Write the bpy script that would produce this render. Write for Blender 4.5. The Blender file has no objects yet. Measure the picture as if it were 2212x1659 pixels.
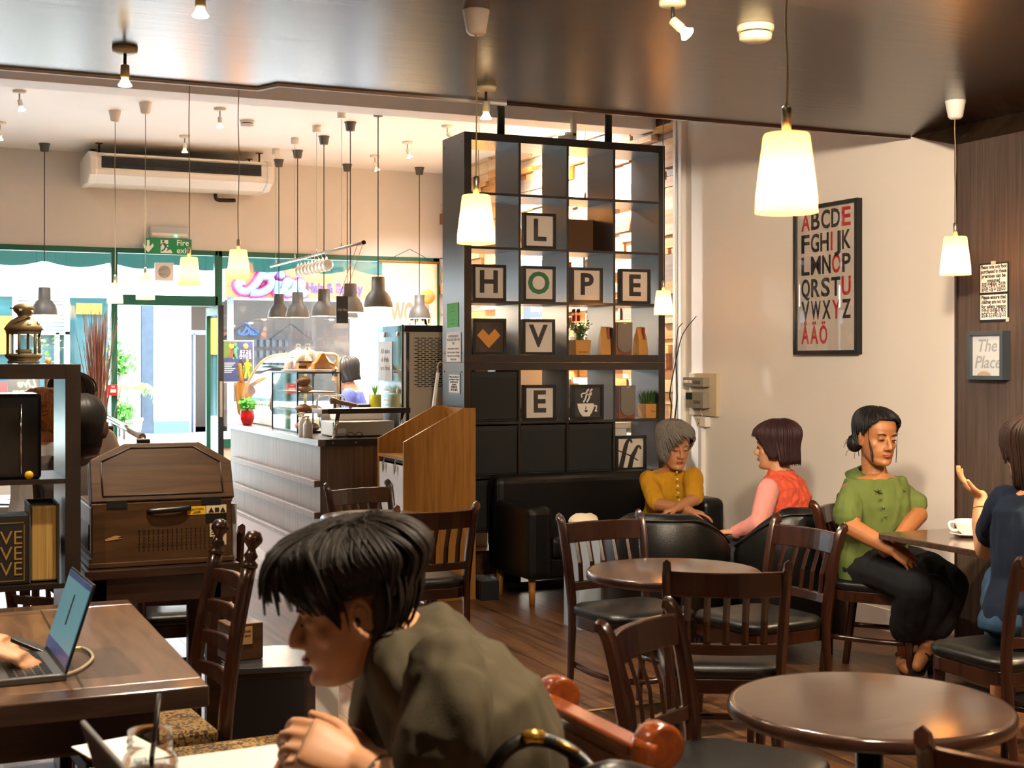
import bpy, bmesh, math, random
from mathutils import Vector, Matrix, noise
random.seed(7)
R = math.radians
SC = bpy.context.scene
COL = SC.collection
# ------------------------------------------------------------------ camera, world, sun, exposure
FPX, PW, PH, HORY, CAMZ = 2950.0, 2212.0, 1659.0, 780.0, 1.5
cam_data = bpy.data.cameras.new('camera')
cam = bpy.data.objects.new('camera', cam_data); COL.objects.link(cam)
cam.location = (0, 0, CAMZ); cam.rotation_euler = (R(90), 0, R(-24))
cam_data.sensor_width = 36.0; cam_data.lens = 36.0*FPX/PW
cam_data.shift_y = -(PH/2-HORY)/PW
cam_data.clip_start = .05; cam_data.clip_end = 200
cam_data.dof.use_dof = True; cam_data.dof.focus_distance = 7.6; cam_data.dof.aperture_fstop = 8.0
SC.camera = cam
world = bpy.data.worlds.new('world'); SC.world = world; world.use_nodes = True
wn = world.node_tree.nodes; wl = world.node_tree.links
bg = wn['Background']; bg.inputs['Color'].default_value = (.72, .86, 1.0, 1); bg.inputs['Strength'].default_value = 4.5
sun_d = bpy.data.lights.new('sun', 'SUN'); sun_d.energy = 3.0; sun_d.angle = R(3); sun_d.color = (1, .96, .9)
sun = bpy.data.objects.new('sun', sun_d); COL.objects.link(sun); sun.rotation_euler = (R(48), 0, R(-28)); sun.location = (0, -5, 30)
SC.view_settings.view_transform = 'Standard'; SC.view_settings.look = 'None'
SC.view_settings.exposure = 1.6; SC.view_settings.gamma = 1.0; SC.view_settings.use_curve_mapping = False
LAMP_K = 2.0
# ------------------------------------------------------------------ helpers
CS, SN = math.cos(R(24)), math.sin(R(24))
def PX(px, py, x=None, y=None, z=None, d=None):
    """point of the place seen at pixel (px,py) on the plane x=, y=, z= or at depth d"""
    t = (px-PW/2)/FPX; s = (HORY-py)/FPX
    kx = CS*t+SN; ky = -SN*t+CS
    if x is not None: d = x/kx
    elif y is not None: d = y/ky
    elif z is not None: d = (z-CAMZ)/s
    return Vector((kx*d, ky*d, CAMZ+s*d))
FW = Vector((SN, CS, 0)); RT = Vector((CS, -SN, 0)); UP = Vector((0, 0, 1))
def lin(c):
    if isinstance(c, str):
        c = c.lstrip('#'); c = [int(c[i:i+2], 16)/255 for i in (0, 2, 4)]
        c = [v/12.92 if v <= .04045 else ((v+.055)/1.055)**2.4 for v in c]
    return (c[0], c[1], c[2], 1)
def mat(name, col, rough=.5, metal=0., spec=.5, emit=None, es=0., bump=0., bscale=60., coat=0., var=0., vscale=6.):
    m = bpy.data.materials.new(name); m.use_nodes = True
    nt = m.node_tree; b = nt.nodes['Principled BSDF']; c = lin(col)
    b.inputs['Base Color'].default_value = c; b.inputs['Roughness'].default_value = rough
    b.inputs['Metallic'].default_value = metal; b.inputs['Specular IOR Level'].default_value = spec
    b.inputs['Coat Weight'].default_value = coat; b.inputs['Coat Roughness'].default_value = .12
    if emit is not None:
        b.inputs['Emission Color'].default_value = lin(emit); b.inputs['Emission Strength'].default_value = es
    tc = nt.nodes.new('ShaderNodeTexCoord')
    if bump:
        n = nt.nodes.new('ShaderNodeTexNoise'); n.inputs['Scale'].default_value = bscale; n.inputs['Detail'].default_value = 3
        nt.links.new(tc.outputs['Object'], n.inputs['Vector'])
        bp = nt.nodes.new('ShaderNodeBump'); bp.inputs['Strength'].default_value = bump; bp.inputs['Distance'].default_value = .01
        nt.links.new(n.outputs['Fac'], bp.inputs['Height']); nt.links.new(bp.outputs['Normal'], b.inputs['Normal'])
    if var:
        n = nt.nodes.new('ShaderNodeTexNoise'); n.inputs['Scale'].default_value = vscale; n.inputs['Detail'].default_value = 4
        nt.links.new(tc.outputs['Object'], n.inputs['Vector'])
        mx = nt.nodes.new('ShaderNodeMix'); mx.data_type = 'RGBA'
        mx.inputs[6].default_value = tuple(v*(1-var) for v in c[:3])+(1,); mx.inputs[7].default_value = tuple(min(1, v*(1+var)) for v in c[:3])+(1,)
        nt.links.new(n.outputs['Fac'], mx.inputs[0]); nt.links.new(mx.outputs[2], b.inputs['Base Color'])
    return m
def wood(name, c1, c2, scale=(2, 30, 30), rough=.4, spec=.5, planks=None, seam='#100a06', bump=.15, coat=0., var=.5):
    """streaky wood; scale stretches the grain per axis; planks=(length,width,rot) adds boards with seams"""
    m = bpy.data.materials.new(name); m.use_nodes = True
    nt = m.node_tree; N = nt.nodes.new; L = nt.links.new; b = nt.nodes['Principled BSDF']
    tc = N('ShaderNodeTexCoord'); mp = N('ShaderNodeMapping'); mp.inputs['Scale'].default_value = scale
    L(tc.outputs['Object'], mp.inputs['Vector'])
    n1 = N('ShaderNodeTexNoise'); n1.inputs['Scale'].default_value = 1.0; n1.inputs['Detail'].default_value = 6; n1.inputs['Roughness'].default_value = .6; n1.inputs['Distortion'].default_value = .6
    L(mp.outputs['Vector'], n1.inputs['Vector'])
    cr = N('ShaderNodeValToRGB'); cr.color_ramp.elements[0].position = .3; cr.color_ramp.elements[1].position = .72
    cr.color_ramp.elements[0].color = lin(c1); cr.color_ramp.elements[1].color = lin(c2)
    L(n1.outputs['Fac'], cr.inputs['Fac']); col = cr.outputs['Color']
    if planks:
        ln, wd, rot = planks
        m2 = N('ShaderNodeMapping'); m2.inputs['Rotation'].default_value = (0, 0, rot); L(tc.outputs['Object'], m2.inputs['Vector'])
        br = N('ShaderNodeTexBrick'); br.inputs['Scale'].default_value = 1; br.inputs['Brick Width'].default_value = ln; br.inputs['Row Height'].default_value = wd
        br.inputs['Mortar Size'].default_value = .0035; br.inputs['Mortar Smooth'].default_value = .1; br.offset = .37
        br.inputs['Color1'].default_value = (1-var, 1-var, 1-var, 1); br.inputs['Color2'].default_value = (1, 1, 1, 1); br.inputs['Mortar'].default_value = (1, 1, 1, 1)
        L(m2.outputs['Vector'], br.inputs['Vector'])
        mu = N('ShaderNodeMix'); mu.data_type = 'RGBA'; mu.blend_type = 'MULTIPLY'; mu.inputs[0].default_value = 1
        L(col, mu.inputs[6]); L(br.outputs['Color'], mu.inputs[7])
        ms = N('ShaderNodeMix'); ms.data_type = 'RGBA'; L(br.outputs['Fac'], ms.inputs[0]); L(mu.outputs[2], ms.inputs[6]); ms.inputs[7].default_value = lin(seam)
        col = ms.outputs[2]
    L(col, b.inputs['Base Color'])
    b.inputs['Roughness'].default_value = rough; b.inputs['Specular IOR Level'].default_value = spec
    b.inputs['Coat Weight'].default_value = coat; b.inputs['Coat Roughness'].default_value = .15
    if bump:
        bp = N('ShaderNodeBump'); bp.inputs['Strength'].default_value = bump; bp.inputs['Distance'].default_value = .004
        L(n1.outputs['Fac'], bp.inputs['Height']); L(bp.outputs['Normal'], b.inputs['Normal'])
    return m
def glass(name, col=(1, 1, 1), refl=.06, rough=.02, tint=1.0, fr=.7):
    m = bpy.data.materials.new(name); m.use_nodes = True; nt = m.node_tree; N = nt.nodes.new; L = nt.links.new
    for n in list(nt.nodes): nt.nodes.remove(n)
    o = N('ShaderNodeOutputMaterial'); t = N('ShaderNodeBsdfTransparent'); g = N('ShaderNodeBsdfGlossy'); mx = N('ShaderNodeMixShader')
    t.inputs['Color'].default_value = (col[0]*tint, col[1]*tint, col[2]*tint, 1); g.inputs['Roughness'].default_value = rough; g.inputs['Color'].default_value = (1, 1, 1, 1)
    lw = N('ShaderNodeLayerWeight'); lw.inputs['Blend'].default_value = .25
    ma = N('ShaderNodeMath'); ma.operation = 'MULTIPLY_ADD'; ma.inputs[1].default_value = fr; ma.inputs[2].default_value = refl
    L(lw.outputs['Fresnel'], ma.inputs[0]); L(ma.outputs[0], mx.inputs['Fac']); L(t.outputs[0], mx.inputs[1]); L(g.outputs[0], mx.inputs[2]); L(mx.outputs[0], o.inputs[0])
    return m
def shade_mat(name, col):
    m = bpy.data.materials.new(name); m.use_nodes = True; nt = m.node_tree; N = nt.nodes.new; L = nt.links.new
    for n in list(nt.nodes): nt.nodes.remove(n)
    o = N('ShaderNodeOutputMaterial'); t = N('ShaderNodeBsdfTranslucent'); d = N('ShaderNodeBsdfDiffuse'); mx = N('ShaderNodeMixShader')
    t.inputs['Color'].default_value = lin(col); d.inputs['Color'].default_value = lin(col); mx.inputs['Fac'].default_value = .35
    L(t.outputs[0], mx.inputs[1]); L(d.outputs[0], mx.inputs[2]); L(mx.outputs[0], o.inputs[0])
    return m
def T(x, y=None, z=None):
    return Matrix.Translation((x, y, z) if y is not None else x)
def RX(a): return Matrix.Rotation(R(a), 4, 'X')
def RY(a): return Matrix.Rotation(R(a), 4, 'Y')
def RZ(a): return Matrix.Rotation(R(a), 4, 'Z')
def SCL(x, y, z): return Matrix.Diagonal((x, y, z, 1))
def basis(x, y, z, o=(0, 0, 0)):
    m = Matrix.Identity(4)
    for i, v in enumerate((x, y, z)):
        for j in range(3): m[j][i] = v[j]
    for j in range(3): m[j][3] = o[j]
    return m
FRONT = basis((1, 0, 0), (0, 0, 1), (0, -1, 0))       # local XY drawing shown on a face that looks towards -y
SIDE = basis((0, -1, 0), (0, 0, 1), (-1, 0, 0))       # ... on a face that looks towards -x
BACKV = basis((-1, 0, 0), (0, 0, 1), (0, 1, 0))       # ... read from +y (mirrored from inside)
def nb(): return bmesh.new()
def _xf(vs, M):
    if M is not None:
        for v in vs: v.co = M @ v.co
def box(bm, x0, y0, z0, x1, y1, z1, M=None, mi=0):
    v = [bm.verts.new(p) for p in ((x0, y0, z0), (x1, y0, z0), (x1, y1, z0), (x0, y1, z0), (x0, y0, z1), (x1, y0, z1), (x1, y1, z1), (x0, y1, z1))]
    for f in ((3, 2, 1, 0), (4, 5, 6, 7), (0, 1, 5, 4), (1, 2, 6, 5), (2, 3, 7, 6), (3, 0, 4, 7)):
        bm.faces.new([v[i] for i in f]).material_index = mi
    _xf(v, M); return bm
def cbox(bm, c, s, M=None, mi=0):
    return box(bm, c[0]-s[0]/2, c[1]-s[1]/2, c[2]-s[2]/2, c[0]+s[0]/2, c[1]+s[1]/2, c[2]+s[2]/2, M, mi)
def quad(bm, pts, mi=0):
    f = bm.faces.new([bm.verts.new(p) for p in pts]); f.material_index = mi; return f
def tube(bm, pts, r, n=8, caps=True, sx=1., mi=0, up=None):
    pts = [Vector(p) for p in pts]
    rs = list(r) if isinstance(r, (list, tuple)) else [r]*len(pts)
    tans = [(pts[min(i+1, len(pts)-1)]-pts[max(i-1, 0)]).normalized() for i in range(len(pts))]
    a = Vector(up) if up is not None else (Vector((0, 0, 1)) if abs(tans[0].z) < .9 else Vector((1, 0, 0)))
    rings = []
    for i, p in enumerate(pts):
        t = tans[i]; a = (a-t*a.dot(t))
        a = a.normalized() if a.length > 1e-6 else t.orthogonal().normalized()
        b = t.cross(a)
        rings.append([bm.verts.new(p+(a*math.cos(2*math.pi*k/n)+b*math.sin(2*math.pi*k/n)*sx)*rs[i]) for k in range(n)])
    for i in range(len(rings)-1):
        for k in range(n):
            f = bm.faces.new((rings[i][k], rings[i][(k+1) % n], rings[i+1][(k+1) % n], rings[i+1][k])); f.material_index = mi; f.smooth = n > 5
    if caps:
        for rg, fl in ((rings[0], 1), (rings[-1], 0)):
            f = bm.faces.new(rg[::-1] if fl else rg); f.material_index = mi
    return bm
def cyl(bm, a, b, r0, r1=None, n=16, mi=0):
    return tube(bm, (a, b), (r0, r0 if r1 is None else r1), n, mi=mi)
def lathe(bm, prof, n=24, M=None, mi=0, a0=0., a1=360., closed=True):
    full = abs(a1-a0) >= 360; k = n if full else n+1; rings = []; allv = []
    for r, z in prof:
        if r < 1e-6:
            v = bm.verts.new((0, 0, z)); rings.append([v]); allv.append(v)
        else:
            rg = [bm.verts.new((r*math.cos(R(a0+(a1-a0)*i/n)), r*math.sin(R(a0+(a1-a0)*i/n)), z)) for i in range(k)]
            rings.append(rg); allv += rg
    for i in range(len(rings)-1):
        A, B = rings[i], rings[i+1]
        for j in range(n):
            j2 = (j+1) % k
            if len(A) == 1 and len(B) == 1: continue
            if len(A) == 1: vs = (A[0], B[j2], B[j])
            elif len(B) == 1: vs = (A[j], A[j2], B[0])
            else: vs = (A[j], A[j2], B[j2], B[j])
            f = bm.faces.new(vs); f.smooth = True; f.material_index = mi
    _xf(allv, M); return bm
def ell(bm, c, r, n=16, M=None, mi=0):
    if not isinstance(r, (tuple, list)): r = (r, r, r)
    h = max(6, n//2); pr = [(math.sin(math.pi*i/h), -math.cos(math.pi*i/h)) for i in range(h+1)]
    pr[0] = (0, -1); pr[-1] = (0, 1)
    MM = T(c[0], c[1], c[2]) @ SCL(*r)
    return lathe(bm, pr, n, (M @ MM) if M is not None else MM, mi)
def prism(bm, poly, h, M=None, mi=0):
    a = [bm.verts.new((p[0], p[1], 0)) for p in poly]; b = [bm.verts.new((p[0], p[1], h)) for p in poly]; n = len(poly)
    bm.faces.new(a[::-1]).material_index = mi; bm.faces.new(b).material_index = mi
    for i in range(n): bm.faces.new((a[i], a[(i+1) % n], b[(i+1) % n], b[i])).material_index = mi
    _xf(a+b, M); return bm
def arc(cx, cy, r, a0, a1, n=10, ry=None):
    return [(cx+r*math.cos(R(a0+(a1-a0)*i/n)), cy+(ry or r)*math.sin(R(a0+(a1-a0)*i/n))) for i in range(n+1)]
def rrect(w, h, r, n=4):
    return arc(w/2-r, h/2-r, r, 0, 90, n)+arc(-w/2+r, h/2-r, r, 90, 180, n)+arc(-w/2+r, -h/2+r, r, 180, 270, n)+arc(w/2-r, -h/2+r, r, 270, 360, n)
def smooth_path(pts, k=6):
    pts = [Vector(p) for p in pts]; P = [pts[0]*2-pts[1]]+pts+[pts[-1]*2-pts[-2]]; out = []
    for i in range(1, len(P)-2):
        a, b, c, d = P[i-1:i+3]
        for j in range(k):
            t = j/k
            out.append(.5*((2*b)+(c-a)*t+(2*a-5*b+4*c-d)*t*t+(3*b-a-3*c+d)*t**3))
    out.append(pts[-1]); return out
def ribbon2d(bm, pts, w, h, M, k=6, mi=0):
    """pen stroke: 2D path of width w (number or list) raised by h"""
    pp = smooth_path([(p[0], p[1], 0) for p in pts], k)
    if not isinstance(w, (list, tuple)): ws = [w]*len(pp)
    else:
        ws = []
        for i in range(len(pp)):
            u = i/(len(pp)-1)*(len(w)-1); j = min(int(u), len(w)-2); ws.append(w[j]+(w[j+1]-w[j])*(u-j))
    L_, R_ = [], []
    for i, p in enumerate(pp):
        t = (pp[min(i+1, len(pp)-1)]-pp[max(i-1, 0)]); t.normalize(); nrm = Vector((-t.y, t.x, 0))
        L_.append(p+nrm*ws[i]/2); R_.append(p-nrm*ws[i]/2)
    for i in range(len(pp)-1):
        vs = []
        for q, z in ((L_[i], 0), (R_[i], 0), (R_[i+1], 0), (L_[i+1], 0), (L_[i], h), (R_[i], h), (R_[i+1], h), (L_[i+1], h)):
            vs.append(bm.verts.new(M @ Vector((q.x, q.y, z))))
        for f in ((4, 5, 6, 7), (0, 1, 5, 4), (2, 3, 7, 6), (1, 2, 6, 5), (3, 0, 4, 7)):
            bm.faces.new([vs[j] for j in f]).material_index = mi
    return bm
def text(bm, s, size, M, ext=.0008, align='CENTER', bold=0., mi=0, width=None, space=1.0, shear=0., vcenter=True):
    cu = bpy.data.curves.new('t', 'FONT'); cu.body = s; cu.size = size; cu.extrude = ext; cu.align_x = align
    cu.align_y = 'CENTER' if vcenter else 'TOP_BASELINE'; cu.offset = bold; cu.space_character = space; cu.shear = shear; cu.resolution_u = 3
    ob = bpy.data.objects.new('t', cu); COL.objects.link(ob)
    dg = bpy.context.evaluated_depsgraph_get(); me = bpy.data.meshes.new_from_object(ob.evaluated_get(dg))
    bpy.data.objects.remove(ob); bpy.data.curves.remove(cu)
    if width and len(me.vertices):
        xs = [v.co.x for v in me.vertices]; k = width/max(1e-6, max(xs)-min(xs)); mid = (max(xs)+min(xs))/2 if align == 'CENTER' else 0
        for v in me.vertices: v.co.x = (v.co.x-mid)*k
    me.transform(M); n0 = len(bm.faces); bm.from_mesh(me); bm.faces.ensure_lookup_table()
    for f in bm.faces[n0:]: f.material_index = mi
    bpy.data.meshes.remove(me); return bm
def mk(name, bm, m, parent=None, smooth=False, bev=0., bseg=2, label=None, kind=None, world=False, recalc=True):
    """link a bmesh as one object; with world=True its vertices are in world coordinates and parent has no rotation"""
    if recalc: bmesh.ops.recalc_face_normals(bm, faces=bm.faces)
    me = bpy.data.meshes.new(name); bm.to_mesh(me); bm.free()
    if world and parent is not None:
        off = parent.location.copy(); p = parent.parent
        while p is not None: off += p.location; p = p.parent
        me.transform(Matrix.Translation(-off))
    ms = m if isinstance(m, (list, tuple)) else [m]
    for q in ms: me.materials.append(q)
    if smooth:
        for p in me.polygons: p.use_smooth = True
    o = bpy.data.objects.new(name, me); COL.objects.link(o); o.parent = parent
    if bev:
        b = o.modifiers.new('bevel', 'BEVEL'); b.width = bev; b.segments = bseg; b.limit_method = 'ANGLE'; b.angle_limit = R(50); b.harden_normals = False
    if label: o['label'] = label
    if kind: o['kind'] = kind
    return o
def E(name, label, cat, loc=(0, 0, 0), rz=0., group=None):
    o = bpy.data.objects.new(name, None); COL.objects.link(o); o.location = loc; o.rotation_euler = (0, 0, rz); o.empty_display_size = .1
    o['label'] = label; o['category'] = cat
    if group: o['group'] = group
    return o
def tag(o, label, cat, group=None, kind=None):
    o['label'] = label; o['category'] = cat
    if group: o['group'] = group
    if kind: o['kind'] = kind
    return o
def struct(name, bm, m, **k):
    o = mk(name, bm, m, **k); o['kind'] = 'structure'; return o
def dup(root, loc, rz, label, group=None):
    r = root.copy(); COL.objects.link(r); r.location = loc; r.rotation_euler = (0, 0, rz); r['label'] = label
    if group: r['group'] = group
    def rec(a, b):
        for ch in list(a.children):
            c = ch.copy(); COL.objects.link(c); c.parent = b
            if c.type == 'LIGHT': c.data = ch.data
            rec(ch, c)
    rec(root, r); return r
def lamp(name, kind, loc, energy, col, parent=None, size=.02, rot=None, spot=60, blend=.5):
    d = bpy.data.lights.new(name, kind); d.energy = energy*LAMP_K; d.color = col
    if kind == 'SPOT': d.spot_size = R(spot); d.spot_blend = blend
    if kind in ('POINT', 'SPOT'): d.shadow_soft_size = size
    o = bpy.data.objects.new(name, d); COL.objects.link(o); o.location = loc; o.parent = parent
    if rot: o.rotation_euler = rot
    return o
def aim(o, d):
    o.rotation_euler = Vector(d).to_track_quat('-Z', 'Y').to_euler()
WARM = (1, .72, .44)
SPOTC = (1, .82, .60)
COOLW = (1, .97, .93)
# ------------------------------------------------------------------ materials
M = {}
M['white'] = mat('white_paint', '#ebe8e4', .6, var=.04, vscale=1.5)
M['ceil_white'] = mat('white_ceiling_paint', '#f0efee', .6)
M['wallr'] = mat('cream_wall_paint', '#e9e1d8', .55, bump=.05, bscale=40, var=.04, vscale=1.2)
M['floor'] = wood('dark_floor_boards', '#432b1d', '#7d5739', (26, 1.6, 20), .38, .5, (1.6, .17, R(90)), '#1a100a', .12, var=.3)
M['ceil'] = wood('dark_ceiling_boards', '#33251c', '#4b382a', (1.3, 16, 16), .27, .62, (2.2, .3, 0), '#1c130d', .25, var=.18)
M['panel'] = wood('walnut_wall_panel', '#382e29', '#5c4d44', (60, 60, 1.6), .5, .4, bump=.1)
M['black_brown'] = mat('black_brown_laminate', '#241b16', .3, spec=.6)
M['black'] = mat('black_plastic', '#0b0b0c', .35)
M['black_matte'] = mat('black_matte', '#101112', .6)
M['leather'] = mat('black_leather', '#060707', .36, spec=.4, bump=.12, bscale=180)
M['chair'] = wood('mahogany_chair_wood', '#1c0c06', '#38190c', (30, 30, 3), .26, .5, bump=.05, coat=.3)
M['chair_dark'] = wood('dark_walnut_wood', '#1f100b', '#3a2016', (3, 30, 30), .3, .5, bump=.05, coat=.2)
M['table'] = wood('brown_table_top', '#372820', '#544035', (3, 40, 40), .17, .5, bump=.04, coat=.35)
M['orange'] = wood('cherry_orange_wood', '#5c240a', '#8a4012', (4, 30, 30), .25, .5, bump=.04, coat=.5)
M['oak'] = wood('oak_laminate', '#8a5a22', '#b27c38', (40, 40, 2), .4, .4, bump=.05)
M['jbox'] = wood('brown_oak_veneer', '#362210', '#593d22', (2.2, 40, 22), .4, .4, bump=.12)
M['counter'] = wood('brown_counter_laminate', '#4e3a2c', '#7b6250', (50, 50, 1.5), .42, .5, bump=.05)
M['counter_face'] = wood('pale_counter_laminate', '#8c8580', '#b3aca6', (50, 50, 1.5), .34, .5, bump=.04)
M['steel'] = mat('brushed_steel', '#b5b2ac', .32, 1.0)
M['chrome'] = mat('chrome', '#dddddd', .12, 1.0)
M['dkmetal'] = mat('dark_metal', '#2a2b2d', .45, .6)
M['bell'] = mat('grey_lamp_metal', '#55524e', .5)
M['plastic_w'] = mat('white_plastic', '#e6e1d8', .4)
M['cream'] = mat('cream_plastic', '#d8c9a4', .4)
M['green'] = mat('green_frame_paint', '#0f5a48', .4)
M['paper'] = mat('white_paper', '#eceae4', .7)
M['kraft'] = mat('kraft_paper', '#b07f3d', .7, bump=.2, bscale=50, var=.12)
M['glass'] = glass('window_glass', refl=.03)
M['glass2'] = glass('cabinet_glass', (.93, .98, .98), refl=.05)
M['jar'] = glass('clear_jar_glass', (.95, .97, .97), refl=.1)
M['cup'] = mat('white_glazed_china', '#efeae0', .2, coat=.3)
M['fabric_pat'] = mat('patterned_cushion_fabric', '#8a6a3a', .85)
_nt = M['fabric_pat'].node_tree; _t = _nt.nodes.new('ShaderNodeTexCoord'); _n = _nt.nodes.new('ShaderNodeTexNoise'); _n.inputs['Scale'].default_value = 42; _n.inputs['Distortion'].default_value = 2.5
_r = _nt.nodes.new('ShaderNodeValToRGB'); _r.color_ramp.elements[0].position = .44; _r.color_ramp.elements[1].position = .56; _r.color_ramp.elements[0].color = lin('#3a2717'); _r.color_ramp.elements[1].color = lin('#9c7a45')
_nt.links.new(_t.outputs['Object'], _n.inputs['Vector']); _nt.links.new(_n.outputs['Fac'], _r.inputs['Fac']); _nt.links.new(_r.outputs['Color'], _nt.nodes['Principled BSDF'].inputs['Base Color'])
M['shade'] = shade_mat('frosted_amber_glass', '#ffc67c')
M['bulb'] = mat('lit_bulb', '#ffffff', .5, emit='#ffe3b0', es=14)
M['bulb2'] = mat('bright_lit_bulb', '#ffffff', .5, emit='#fff0d2', es=40)
M['skin'] = mat('skin', '#c08a63', .5, bump=.03, bscale=300, var=.08, vscale=14)
M['skin_pale'] = mat('pale_skin', '#c99a7c', .5, var=.08, vscale=14)
M['skin_dark'] = mat('dark_brown_skin', '#4a2d1e', .45)
M['lip'] = mat('lips', '#8d4a3c', .4)
M['dark'] = mat('dark_lashes_and_brows', '#120d0b', .6)
M['leaf'] = mat('green_leaves', '#3f7a22', .5)
M['leaf_bright'] = mat('bright_green_leaves', '#7dbb2b', .5)
M['leaf_dark'] = mat('dark_green_leaves', '#2b4a1c', .6)
# ------------------------------------------------------------------ the setting
WX, WY = 5.0, 13.0           # inner faces of the right wall and of the window wall
CZ, CZW = 2.72, 3.41         # dark ceiling and white ceiling heights
XL, YB = -4.5, -3.0
bm = nb(); box(bm, XL, YB, -.1, 5.3, 8.765, 0); box(bm, XL, 8.765, -.1, 2.5, 9.3, 0)
struct('floor', bm, M['floor'])
bm = nb()
quad(bm, ((XL, 9.3, 0), (2.5, 9.3, 0), (2.5, 12.3, .2), (XL, 12.3, .2))); quad(bm, ((XL, 12.3, .2), (2.5, 12.3, .2), (2.5, 13.1, .2), (XL, 13.1, .2)))
quad(bm, ((2.5, 9.3, 0), (2.5, 9.3, -.1), (2.5, 13.1, -.1), (2.5, 13.1, .2), (2.5, 12.3, .2)))
struct('floor_ramp', bm, wood('worn_ramp_boards', '#6d5a4c', '#957e6c', (26, 1.6, 20), .3, .5, (1.6, .17, R(90)), '#3a2c22', .1, var=.2))
bm = nb(); box(bm, 2.505, 8.765, 0, 5.3, 13.1, .18); struct('floor_platform', bm, M['floor'])
# ceilings
bm = nb()
prism(bm, [(XL, YB), (5.0, YB), (5.0, 5.9), (1.50, 5.9), (1.44, 6.03), (XL, 6.03)], .10, T(0, 0, CZ))
struct('ceiling', bm, M['ceil'])
bm = nb(); prism(bm, [(XL, 6.03), (1.44, 6.03), (1.50, 5.9), (2.6, 5.9), (2.6, 5.925), (1.515, 5.925), (1.455, 6.055), (XL, 6.055)], .12, T(0, 0, CZ-.012))
_b = nb(); box(_b, 2.6, 5.9, CZ-.012, 5.0, 5.925, CZ+.11); struct('trim_6', _b, M['chair_dark'])
struct('trim_1', bm, mat('white_edge_trim', '#e9e6e2', .5))
bm = nb(); box(bm, XL, 5.4, CZW, 5.3, 13.3, CZW+.15); box(bm, XL, 5.93, CZ+.09, 5.3, 6.06, CZW); struct('ceiling_white', bm, M['ceil_white'])
bm = nb(); box(bm, XL, 8.65, 3.18, 5.0, 8.9, CZW+.02); struct('ceiling_beam', bm, M['white'], bev=.004)
# right wall
bm = nb(); box(bm, 5.0, 5.0, 0, 5.2, 8.31, CZW+.1); struct('wall_right', bm, M['wallr'])
bm = nb(); box(bm, 4.8, YB, 0, 5.25, 5.33, 2.58); struct('wall_right_panel', bm, M['panel'])
bm = nb(); box(bm, 4.794, 4.735, 0, 4.8, 4.745, 2.58); box(bm, 4.794, 5.318, 0, 4.81, 5.334, 2.58); struct('trim_2', bm, M['chair_dark'])
bm = nb(); quad(bm, ((5.0, 5.9, CZ), (4.8, 5.33, 2.58), (4.8, YB, 2.58), (5.0, YB, CZ))); quad(bm, ((5.0, 5.9, CZ), (5.0, 5.33, 2.58), (4.8, 5.33, 2.58)))
struct('trim_3', bm, M['ceil'])
bm = nb(); box(bm, 4.965, 8.24, 0, 5.02, 8.33, CZW); box(bm, 4.955, 8.30, 0, 4.99, 8.345, CZW); struct('trim_4', bm, mat('white_gloss_trim', '#efece6', .35), bev=.006)
bm = nb(); box(bm, 4.985, 5.34, .0, 5.0, 8.24, .12); struct('baseboard_right', bm, M['white'])
# wall of reclaimed planks behind the shelf
bm = nb(); rnd = random.Random(3)
box(bm, 5.06, 8.31, 0, 5.25, WY+.1, CZW+.05, mi=0)
z = 1.02
while z < CZW:
    h = rnd.choice((.045, .06, .075, .09, .11)); y = 8.34-rnd.random()*.3
    while y < WY:
        l = rnd.uniform(.18, .62); dp = rnd.choice((0, .008, .015, .03, .045, .06))
        box(bm, 5.06-.02-dp, max(8.345, y), z, 5.07, min(WY, y+l)-.003, min(z+h, CZW)-.003, mi=rnd.choice((0, 0, 1, 1, 2, 2, 3, 4)))
        y += l
    z += h
box(bm, 5.03, 8.345, .0, 5.07, WY, 1.02, mi=5)
struct('wall_plank', bm, [wood('pale_pine', '#c08a4a', '#e2b878', (30, 2, 30), .55), wood('honey_pine', '#b67a3a', '#d9a45f', (30, 2, 30), .55), wood('bleached_pine', '#cfae82', '#ead6b4', (30, 2, 30), .55),
    wood('red_brown_board', '#7c4527', '#a56a42', (30, 2, 30), .55), wood('grey_board', '#7a6454', '#9c8672', (30, 2, 30), .55), mat('cream_wainscot', '#d9cfbd', .5)])
# window wall
bm = nb()
box(bm, XL, WY, 2.54, 5.3, WY+.25, CZW+.1)
box(bm, 4.97, WY, 0, 5.3, WY+.25, 2.55); box(bm, XL, WY, 0, -1.6, WY+.25, 2.55)
box(bm, -1.6, WY, 0, 1.62, WY+.2, .62); box(bm, 2.62, WY, 0, 4.97, WY+.2, .7)
struct('wall_front', bm, mat('grey_white_wall_paint', '#d8d4cf', .6, var=.06, vscale=2))
def pxx(px, y=WY): return PX(px, 780, y=y).x
xd0, xd1 = pxx(246, WY), pxx(470, WY)
fy0, fy1 = WY-.03, WY+.06
def frame(name, rects, mt=None):
    b = nb()
    for r in rects: box(b, r[0], fy0, r[1], r[2], fy1, r[3])
    return struct(name, b, mt or M['green'], bev=.004)
zt = 2.545
w1 = frame('window_1', [(-1.6, zt-.05, xd0-.02, zt), (-1.6, .62, xd0-.02, .68), (-1.6, .62, -1.55, zt), (-.35, .62, -.30, zt)])
bm = nb(); box(bm, -1.6, WY+.01, .65, xd0, WY+.016, zt-.03); mk('window_pane', bm, M['glass'], w1, kind='structure')
w2 = frame('window_2', [(xd0-.025, .0, xd0+.03, zt), (xd1-.03, .0, xd1+.04, zt), (xd0, zt-.045, xd1, zt), (xd0, 2.02, xd1, 2.115)])
bm = nb(); box(bm, xd0, WY+.01, 2.1, xd1, WY+.016, zt-.03); mk('window_pane', bm, M['glass'], w2, kind='structure')
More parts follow.
